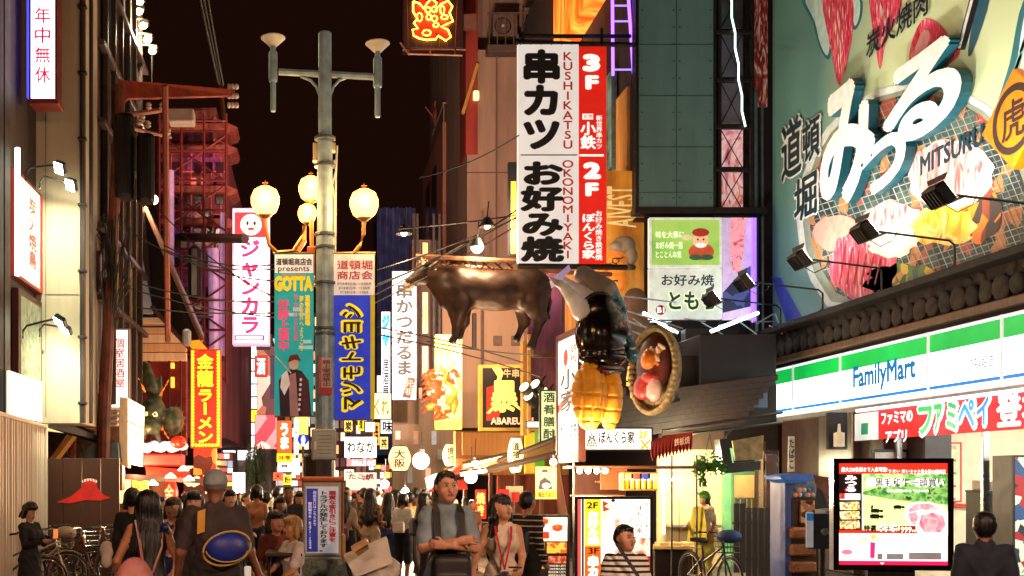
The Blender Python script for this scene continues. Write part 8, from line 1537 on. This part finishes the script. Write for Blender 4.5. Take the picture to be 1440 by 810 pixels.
# ---- the crowd
cd = [ # px, head top, Y, kw, label
 (323, 690, 15.0, dict(rz=.3, top='#a88a80', hl=3, fem=True), 'woman with loose hair in dusty pink top beside the grey cap'),
 (334, 705, 16.5, dict(rz=2.6, top='#2a2024', hl=2, fem=True), 'woman with dark hair turning away behind the grey cap man'),
 (346, 694, 21, dict(rz=1.2, top='#6a4a3a', hl=0), 'man in brown top beside the bright white board'),
 (361, 683, 17.5, dict(rz=2.9, top='#a06a4c', hl=-1, fem=True, sleeve='none', skin_='#b07048', bot='#26406a', legs='shorts'), 'woman with hair bun and bare shoulders walking away'),
 (374, 692, 18.5, dict(rz=3.3, top='#1e2430', hl=0), 'man in navy T-shirt seen from behind beside the bun'),
 (389, 686, 20, dict(rz=3.0, top='#c8a070', hl=0, skin_='#a87850'), 'man in tan T-shirt seen from behind, tall in the crowd'),
 (406, 684, 16.2, dict(rz=0, top='#171315', hl=0, face=True, h=.015, hat=None), 'young man facing us in black printed T-shirt behind the seated woman'),
 (394, 700, 16.0, dict(rz=.3, top='#3a2a24', hl=2, fem=True, face=True), 'woman facing us close beside the black printed T-shirt'),
 (421, 692, 17, dict(rz=.2, top='#2a1c1a', hl=1, fem=True, face=True), 'woman facing us next to the notice board'),
 (352, 700, 24, dict(rz=2.2, top='#8a5a4a', hl=2, fem=True), 'woman in rust top further back in the crowd'),
 (380, 697, 26, dict(rz=0, top='#5a3a34', hl=1, fem=True), 'small figure in maroon deep in the crowd'),
 (412, 690, 25, dict(rz=3.1, top='#c8b8a8', hl=0), 'figure in cream shirt deep behind the young man'),
 (337, 694, 27, dict(rz=.1, top='#3a2a3a', hl=0), 'figure in plum shirt below the white board'),
 (398, 694, 29, dict(rz=.5, top='#7a6a5a', hl=0), 'figure in khaki shirt seen between two crowd members'),
 (366, 696, 31, dict(rz=3.1, top='#2a2420', hl=0), 'distant dark figure below the willow'),
 (300, 700, 20, dict(rz=.2, top='#b8786a', hl=3, fem=True), 'woman in salmon top mostly hidden by the grey cap man'),
 (226, 699, 17, dict(rz=.2, top='#5a2a22', hl=2, fem=True), 'woman in maroon near the red lantern'),
 (262, 694, 18, dict(rz=3.0, top='#2a2020', hl=0), 'dark figure behind the flowered top'),
 (484, 692, 17.2, dict(rz=2.9, top='#8a7460', hl=2, fem=True, bot='#16110f', h=.016, wide=1.08), 'woman in taupe T-shirt with dark hair just past the notice board'),
 (487, 686, 20.5, dict(rz=.4, top='#2a1c18', hl=0), 'man in dark shirt behind the taupe T-shirt'),
 (521, 688, 18.8, dict(rz=2.8, hl=3, fem=True, bot='#c8b090', legs='shorts', h=.016, topm=MIX(['#2a1c14', '#8a6a50', '#4a3424', '#c8a888'], scale=16, kind='cell', rough=.8), sleeve='long'), 'woman in patterned blouse and cream shorts'),
 (546, 694, 19.0, dict(rz=3.0, top='#b06a58', hl=3, fem=True, bot='#2c4a86', sleeve='long', h=.016, wide=1.12), 'woman in salmon jacket and blue jeans seen from behind'),
 (557, 689, 20, dict(rz=2.6, top='#a85a44', hl=2, fem=True, skin_='#c08860'), 'woman in orange brown behind the salmon jacket'),
 (567, 695, 18.6, dict(rz=2.7, top='#e0d0b8', hl=1, fem=True, bot='#1a1a26', legs='shorts', h=.016), 'person in white T-shirt and dark shorts beside the salmon jacket'),
 (575, 693, 19.6, dict(rz=3.6, top='#c8a060', hl=1, fem=True, face=True), 'young woman in mustard beside the white T-shirt'),
 (586, 686, 21, dict(rz=2.2, top='#5a3028', hl=0, bot='#2a1c18'), 'tall man in maroon shirt against the bright stall light'),
 (596, 694, 17.6, dict(rz=2.0, top='#232a3c', hl=2, fem=True, bot='#141216', h=.016, shoe='#e8e4dc', sleeve='short'), 'woman in navy top and black trousers with white shoes'),
 (598, 688, 24, dict(rz=2.6, top='#1c1816', hl=0), 'man in black facing the stall behind the navy top'),
 (610, 689, 26, dict(rz=3.0, top='#3a2820', hl=0), 'figure in dark brown near the crossed arms man'),
 (616, 691, 20, dict(rz=2.9, top='#c8bcb0', hl=2, fem=True), 'woman in white top partly hidden by the crossed arms man'),
 (507, 690, 24, dict(rz=.3, top='#c09a84', hl=0, face=True), 'figure in pale pink shirt between taupe and patterned tops'),
 (512, 687, 21, dict(rz=2.9, top='#1c1615', hl=0), 'man in black with rucksack between taupe and patterned tops'),
 (532, 686, 27, dict(rz=3.1, top='#4a3428', hl=0), 'figure in brown beneath the small bright lamp'),
 (538, 690, 30, dict(rz=.2, top='#a8907a', hl=0), 'distant figure in beige beneath the small bright lamp'),
 (577, 690, 29, dict(rz=.0, top='#6a3a30', hl=1, fem=True), 'distant figure in dull red by the stalls'),
 (498, 693, 32, dict(rz=3.1, top='#2a2428', hl=0), 'far dark figure beside the lamp post'),
 (551, 692, 34, dict(rz=.1, top='#8a7a70', hl=0), 'far grey figure in front of the stall lamps'),
 (603, 693, 33, dict(rz=.1, top='#2e2a2c', hl=1, fem=True), 'far dark figure under the red awning'),
 (640, 702, 24, dict(rz=.4, top='#a86a50', hl=0), 'figure in rust shirt between the two standing tourists'),
 (655, 700, 26, dict(rz=2.4, top='#c8b49c', hl=2, fem=True), 'figure in cream blouse left of the woman in white'),
 (664, 704, 22, dict(rz=.2, top='#4a2c20', hl=0), 'figure in brown just behind the woman in white'),
 (428, 694, 30, dict(rz=.2, top='#5a4a44', hl=0), 'far figure in grey brown beside the notice board'),
 (357, 693, 34, dict(rz=.2, top='#9a7a6a', hl=0), 'far figure in pale brown under the willow'),
 (386, 691, 36, dict(rz=3.1, top='#3c3034', hl=0), 'far figure in charcoal under the orange sign'),
]
rp = random.Random(12)
def lift(c, f): return '#'+''.join('%02x' % min(235, int(int(c[i:i+2], 16)*f+14)) for i in (1, 3, 5))
for i, (x, ty, Y, kw, lab) in enumerate(cd):
    kw = dict(kw)
    if 'top' in kw: kw['top'] = lift(kw['top'], (1.15, 1.5, 1.3)[i % 3])
    kw.setdefault('bot', rp.choice(('#1c1a20', '#2a3348', '#3a2e28', '#15120f'))); kw.setdefault('skin_', rp.choice(('#b88060', '#c89474', '#a87252'))); kw.setdefault('hair', rp.choice(('#100a08', '#1c100a', '#0c0808'))); kw.setdefault('h', .018 if Y < 22 else .026); kw.setdefault('face', abs(kw.get('rz', 0)) < 1)
    if Y < 22 and 'pose' not in kw: q1, q2 = rp.uniform(-.06, .12), rp.uniform(-.06, .12); kw['pose'] = dict(kl=(.1, -.06-q1, .5), kr=(-.1, .02+q1*.5, .49), al=(.1, -.1-q1, .09), ar=(-.1, .12+q1, .11), wl=(.22, -.1-q2, .92+q2), wr=(-.22, -.12, 1.0+rp.uniform(-.1, .15)))
    e, k, v, hp = person(x, ty, Y, lab, group='crowd filling the street', **kw)
    if i == 6: on(e, 'shirt_print', MB().box((-.1, -.158, 1.2), (.1, -.155, 1.26)).box((-.07, -.158, 1.12), (.07, -.155, 1.17)), M('#b8a8a0', .6), 'pale print on the black T-shirt in the crowd', 'print')
    if i == 18: onskin(e, 'handbag', [bxp((.02, -.02+.2, .93), (.13, .06, .1), 0, .03, .04)], [M('#4a1c30', .5)], .016, 'plum handbag at the hip of the taupe T-shirt woman', 'bag')
    if i == 23: onskin(e, 'waist_bag', [bxp((.02, .15, .98), (.1, .05, .09), 0, .03, .03)], [M('#e8e0d8', .6)], .016, 'white waist bag worn by the person in dark shorts', 'bag')
    if i == 26: onskin(e, 'shoulder_bag', [bxp((.16, .02, 1.02), (.1, .12, .14), 0, .03, .05)], [M('#2a3048', .6)], .016, 'navy shoulder bag of the woman with white shoes', 'bag')
# seated pair
SP_ = dict(kl=(.1, -.42, .5), kr=(-.1, -.42, .5), al=(.1, -.44, .09), ar=(-.1, -.4, .09), drop=.38, hl=(.09, 0, .9), hr=(-.09, 0, .9))
e, k, v, hp = person(411, 727, 12.6, 'seated woman with golden hair in white top and trousers turned away from us', rz=R(-60), H=1.72, top='#d8ccc4', bot='#b8a890', skin_='#b8805c', hair='#a07838', hl=1, fem=True, sleeve='short', h=.014, pose=dict(SP_, el=(.22, -.12, 1.13), wl=(.18, -.35, .98), er=(-.22, -.12, 1.13), wr=(-.18, -.35, .98)), shoe='#d8d0c8')
e, k, v, hp = person(388, 722, 13.3, 'seated woman with dark hair in rust dress facing us beside the golden haired one', rz=R(25), H=1.78, top='#7a3a28', bot='#6a3424', skin_='#b07858', hl=3, fem=True, face=True, h=.015, pose=dict(SP_, wr=(-.2, -.35, .9)))
bn = Thing('bench', 'dark low bench under the seated pair', 'bench', P(408, 800, 12.9)); m = MB(); bxpx(m, 372, 778, 425, 783, 12.4, .9, .01); bn.part('seat', m, M('#2a1814', .5)); 
for x in (376, 419): m = MB(); bxpx(m, x, 783, x+3, 850, 12.5, .6); m.v = [(a, b_, max(0, c)) for a, b_, c in m.v]; bn.part('leg', m, IRON)
for k in range(4): m = MB(); bxpx(m, 366, 752+7*k, 392, 755+7*k, 15.4-.3*k, .25, .01); one('step_board', m, M('#8a3a24', .5, var=.3), 'reddish stacked board behind the seated pair, %s in the stack' % ('topmost', 'second', 'third', 'lowest')[k], 'board', 'stacked boards behind the bench')
# ================================================================ rubbish pile by the stone base
RB = P(528, 800, 13.0)
def qr(x, y, d=0): p = P(x, y, 13.0); return (p.x-RB.x, -d, p.z)
kr = 13/F; tags(link('rubbish_bag', skin_mesh('rubbish_bag', [ell(qr(528, 820), (.24, .22, .38), 0, .1), ell(qr(545, 800), (.14, .15, .14), 0, .06), ell(qr(512, 800, .05), (.15, .14, .12), 0, .06)], .02, [M('#d8ccc0', .35, var=.2, scale=9, bump=.7)], wob=.015, wf=22), None, (RB.x, RB.y, 0)), 'crumpled white rubbish bag beside the stone base', 'bag')
one('paper_box', MB().slab([P(484, 784, 12.8), P(545, 758, 12.9), P(552, 792, 12.7), P(500, 812, 12.6)], (.0, .25, .02)), M('#e0d8d0', .6, var=.1, bump=.1), 'open white paper box lying on the rubbish bag', 'box'); one('food_packet', MB().slab([P(494, 772, 12.6), P(516, 760, 12.65), P(519, 764, 12.6), P(498, 777, 12.55)], (0, .2, .02)), M('#c89868', .6, var=.3), 'tan flat packet on the white paper box', 'packet'); one('food_packet', MB().slab([P(500, 778, 12.5), P(518, 768, 12.55), P(519, 772, 12.5), P(504, 782, 12.45)], (0, .2, .02)), M('#6a5a24', .5, var=.5), 'dark green packet under the tan packet', 'packet')
one('cardboard_box', (lambda m: (bxpx(m, 481, 752, 486, 790, 13.4, .3), m)[1])(MB()), M('#b88a50', .7), 'thin edge of a cardboard box behind the notice board', 'box')
# ================================================================ BICYCLES
def bicycle(label, loc, rz, col='#8a7a6a', basket=True, hb='#222', group='bicycles parked by the site fence', cover=None):
    t = Thing('bicycle', label, 'bicycle', loc, rz, group=group, local=True); MT = M(col, .3, .7, var=.3, scale=9); TY = M('#0e0c0c', .7); CHR = M('#b8a898', .2, .95)
    sp_ = random.Random(int(loc[0]*99))
    for x in (-.53, .53):
        t.part('tyre', MB().torus((x, 0, .33), .315, .017, n=36), TY); w_ = t.part('rim', MB().torus((x, 0, .33), .292, .009, n=36), CHR)
        m = MB()
        for k in range(14): a = 6.283*k/14; m.tube([(x+.02*math.cos(a+1), 0, .33+.02*math.sin(a+1)), (x+.29*math.cos(a), 0, .33+.29*math.sin(a))], .0018, 3)
        o = t.part('spokes', m, CHR, w_); t.part('hub', MB().lathe((x, -.04, .33), [(.018, 0), (.018, .08)], 8, ax='y'), CHR, w_)
        t.part('mudguard', MB().tube([(x+.35*math.cos(a), 0, .33+.35*math.sin(a)) for a in np.linspace(.3 if x < 0 else .9, 2.9 if x < 0 else 2.2, 12)], .012, 5), MT)
    m = MB().tube([(-.12, 0, .30), (-.2, 0, .78)], .017, 7).tube([(-.12, 0, .30), (.38, 0, .72)], .018, 7).tube([(-.17, 0, .55), (.36, 0, .80)], .014, 7).tube([(-.12, .03, .3), (-.53, .04, .33)], .01, 6).tube([(-.12, -.03, .3), (-.53, -.04, .33)], .01, 6).tube([(-.18, 0, .62), (-.53, .04, .33)], .009, 6).tube([(-.18, 0, .62), (-.53, -.04, .33)], .009, 6).tube([(.34, 0, .86), (.39, 0, .66), (.5, .045, .36), (.53, .045, .33)], .014, 7).tube([(.39, 0, .66), (.5, -.045, .36), (.53, -.045, .33)], .014, 7); t.part('frame', m, MT)
    t.part('saddle', MB().add([(-.36, -.1, .84), (-.36, .1, .84), (-.1, .02, .82), (-.1, -.02, .82), (-.38, -.1, .89), (-.38, .1, .89), (-.08, .025, .85), (-.08, -.025, .85), (-.26, -.09, .9), (-.26, .09, .9)], [(0, 1, 2, 3), (4, 8, 9, 5), (8, 7, 6, 9), (0, 4, 5, 1), (0, 3, 7, 8, 4), (1, 5, 9, 6, 2), (2, 6, 7, 3)]), TY)
    t.part('handlebar', MB().tube([(.34, 0, .86), (.33, 0, .98)], .012, 6).tube([(.12, -.28, .99), (.22, -.27, 1.0), (.32, -.12, 1.0), (.33, 0, .98), (.32, .12, 1.0), (.22, .27, 1.0), (.12, .28, .99)], .011, 6), CHR); t.part('grip', MB().tube([(.08, -.285, .985), (.2, -.275, 1.0)], .017, 6).tube([(.08, .285, .985), (.2, .275, 1.0)], .017, 6), TY)
    t.part('crank', MB().torus((-.12, -.05, .3), .09, .006, n=20).tube([(-.12, -.06, .3), (-.05, -.07, .16)], .009, 5).tube([(-.12, .06, .3), (-.19, .07, .44)], .009, 5), CHR); t.part('carrier', MB().tube([(-.28, -.06, .72), (-.72, -.06, .74)], .007, 5).tube([(-.28, .06, .72), (-.72, .06, .74)], .007, 5).tube([(-.7, -.06, .74), (-.7, .06, .74)], .007, 5).tube([(-.6, .06, .74), (-.53, .05, .34)], .006, 5), CHR); t.part('stand', MB().tube([(-.53, .06, .33), (-.6, .16, .02)], .008, 5), CHR)
    if basket:
        m = MB(); 
        for z, s_ in ((.72, .75), (.80, .85), (.88, .93), (.95, 1.0)): a, b_ = .13*s_, .17*s_; m.tube([(.5-a, -b_, z), (.5+a, -b_, z), (.5+a, b_, z), (.5-a, b_, z), (.5-a, -b_, z)], .005, 4)
        for k in range(-3, 4): m.tube([(.5-.13, .17*k/3, .95), (.5-.1, .13*k/3, .72), (.5+.1, .13*k/3, .72), (.5+.13, .17*k/3, .95)], .003, 3)
        t.part('basket', m, CHR if col != '#2a2a2e' else IRON)
    if cover: o = one('basket_cover' if cover[1] != 'bag' else 'bag', MB().ball((0, 0, 0), (.17, .2, .1), 12, 8), M(cover[0], .7, bump=.4), cover[2], 'cover'); o.location = Vector(loc)+Vector(rotz((.5, 0, .95), rz))
    return t
bk = [(P(46, 0, 17.3).x, 17.3, 0, '#c8bca8', 'silver city bicycle closest to us with a covered front basket', True), (P(84, 0, 17.9).x, 17.9, .12, '#6a3a30', 'dark red bicycle just behind the silver one', True), (P(118, 0, 18.25).x, 18.25, -.1, '#2a2a2e', 'black bicycle beside the brown painted board', True), (P(10, 0, 16.2).x, 16.2, .06, '#7a6a5c', 'grey brown bicycle cut off by the picture edge', False), (P(140, 0, 18.6).x, 18.6, .5, '#4a4a50', 'dark grey bicycle turned toward the crowd, last by the brown board', False), (P(100, 0, 18.8).x, 18.75, 2.9, '#5a5248', 'bicycle leaning the opposite way behind the dark red one', True)]
for i, (x, y, rz, c, lab, bs) in enumerate(bk): bicycle(lab, (x, y, 0), rz, c, bs, cover=('#a08a78', 'cover', 'pale cloth cover over the basket of the silver bicycle') if i == 0 else None)
bicycle('black bicycle with front basket parked by the kitchen doorway', (P(998, 0, 16.6).x, 16.6, 0), R(-78), '#2a2a2e', True, group=None, cover=('#3a5a9a', 'bag', 'blue bag resting in the basket of the black bicycle'))
# ================================================================ bright bare lamps of the stalls (each lights the street)
for i, (x, y, Y, r, pw_, col, lab) in enumerate(((662, 671, 23.5, .13, 420, (1, .66, .34), 'dazzling bare lamp under the awning above the woman in white'), (592, 648, 27.5, .2, 380, (1, .78, .55), 'dazzling white lamp beside the round lantern'), (541, 681, 27, .1, 380, (1, .7, .4), 'glowing bare lamp over the salmon jacket'), (570, 691, 28, .09, 260, (1, .68, .36), 'low glowing lamp behind the crowd on the stall side'), (778, 650, 19.8, .06, 70, (1, .75, .5), 'small bulb on the leaning wooden post'), (668, 652, 25.5, .07, 120, (1, .7, .4), 'small lamp on the slatted shop lintel'))):
    p = P(x, y, Y); t = Thing('bare_lamp', lab, 'lamp', p, group='bare lamps of the food stalls'); t.part('bulb', MB().ball(p, r), E('#fff0d0', 26, var=0)); t.part('socket', MB().lathe((p.x, p.y, p.z+r*.9), [(.03, 0), (.03, .08)], 8).tube([(p.x, p.y, p.z+r+.08), (p.x+.02, p.y, p.z+r+.5)], .008, 4), BLACK); plight((p.x, p.y-r-.02, p.z), pw_*1.2, col, r, parent=None)
st2 = Thing('strip_lamp', 'long glowing strip lamp slanting under the timber awning', 'lamp', P(690, 650, 24.6)); st2.part('tube_lamp', MB().tube([P(652, 656, 24.3), P(700, 645, 24.2), P(722, 640, 24.1)], .035, 6), E('#ffd880', 6, var=0)); st2.part('holder', MB().tube([P(650, 651, 24.4), P(724, 635, 24.2)], .02, 5), IRON)
st3 = Thing('strip_lamp', 'white glowing awning lamp just above the man with crossed arms', 'lamp', P(650, 665, 24.8)); st3.part('tube_lamp', MB().tube([P(648, 667, 24.3), P(684, 662, 24.1)], .04, 6), E('#fff0c0', 8, var=0)); st3.part('holder', MB().tube([P(646, 663, 24.4), P(686, 658, 24.2)], .02, 5), IRON)
# two added copies of the street lamp, out of view, to light the near people
for k, (x, y, lab) in enumerate(((-3.2, .5, 'added unseen copy of the grey blue lamp post beside the viewpoint, fence side'), (5.2, 2.0, 'added unseen copy of the grey blue lamp post beside the viewpoint, store side'))):
    c = copy_thing(lp.e, (x, y, 0), 0, lab)
    for (gx, gy, r) in GO_[:3]:
        p = P(gx, gy, YP)-Vector((px0, YP, 0)); plight((x+p.x, y+p.y-.3, p.z), 760, (1, .6, .39), .2)
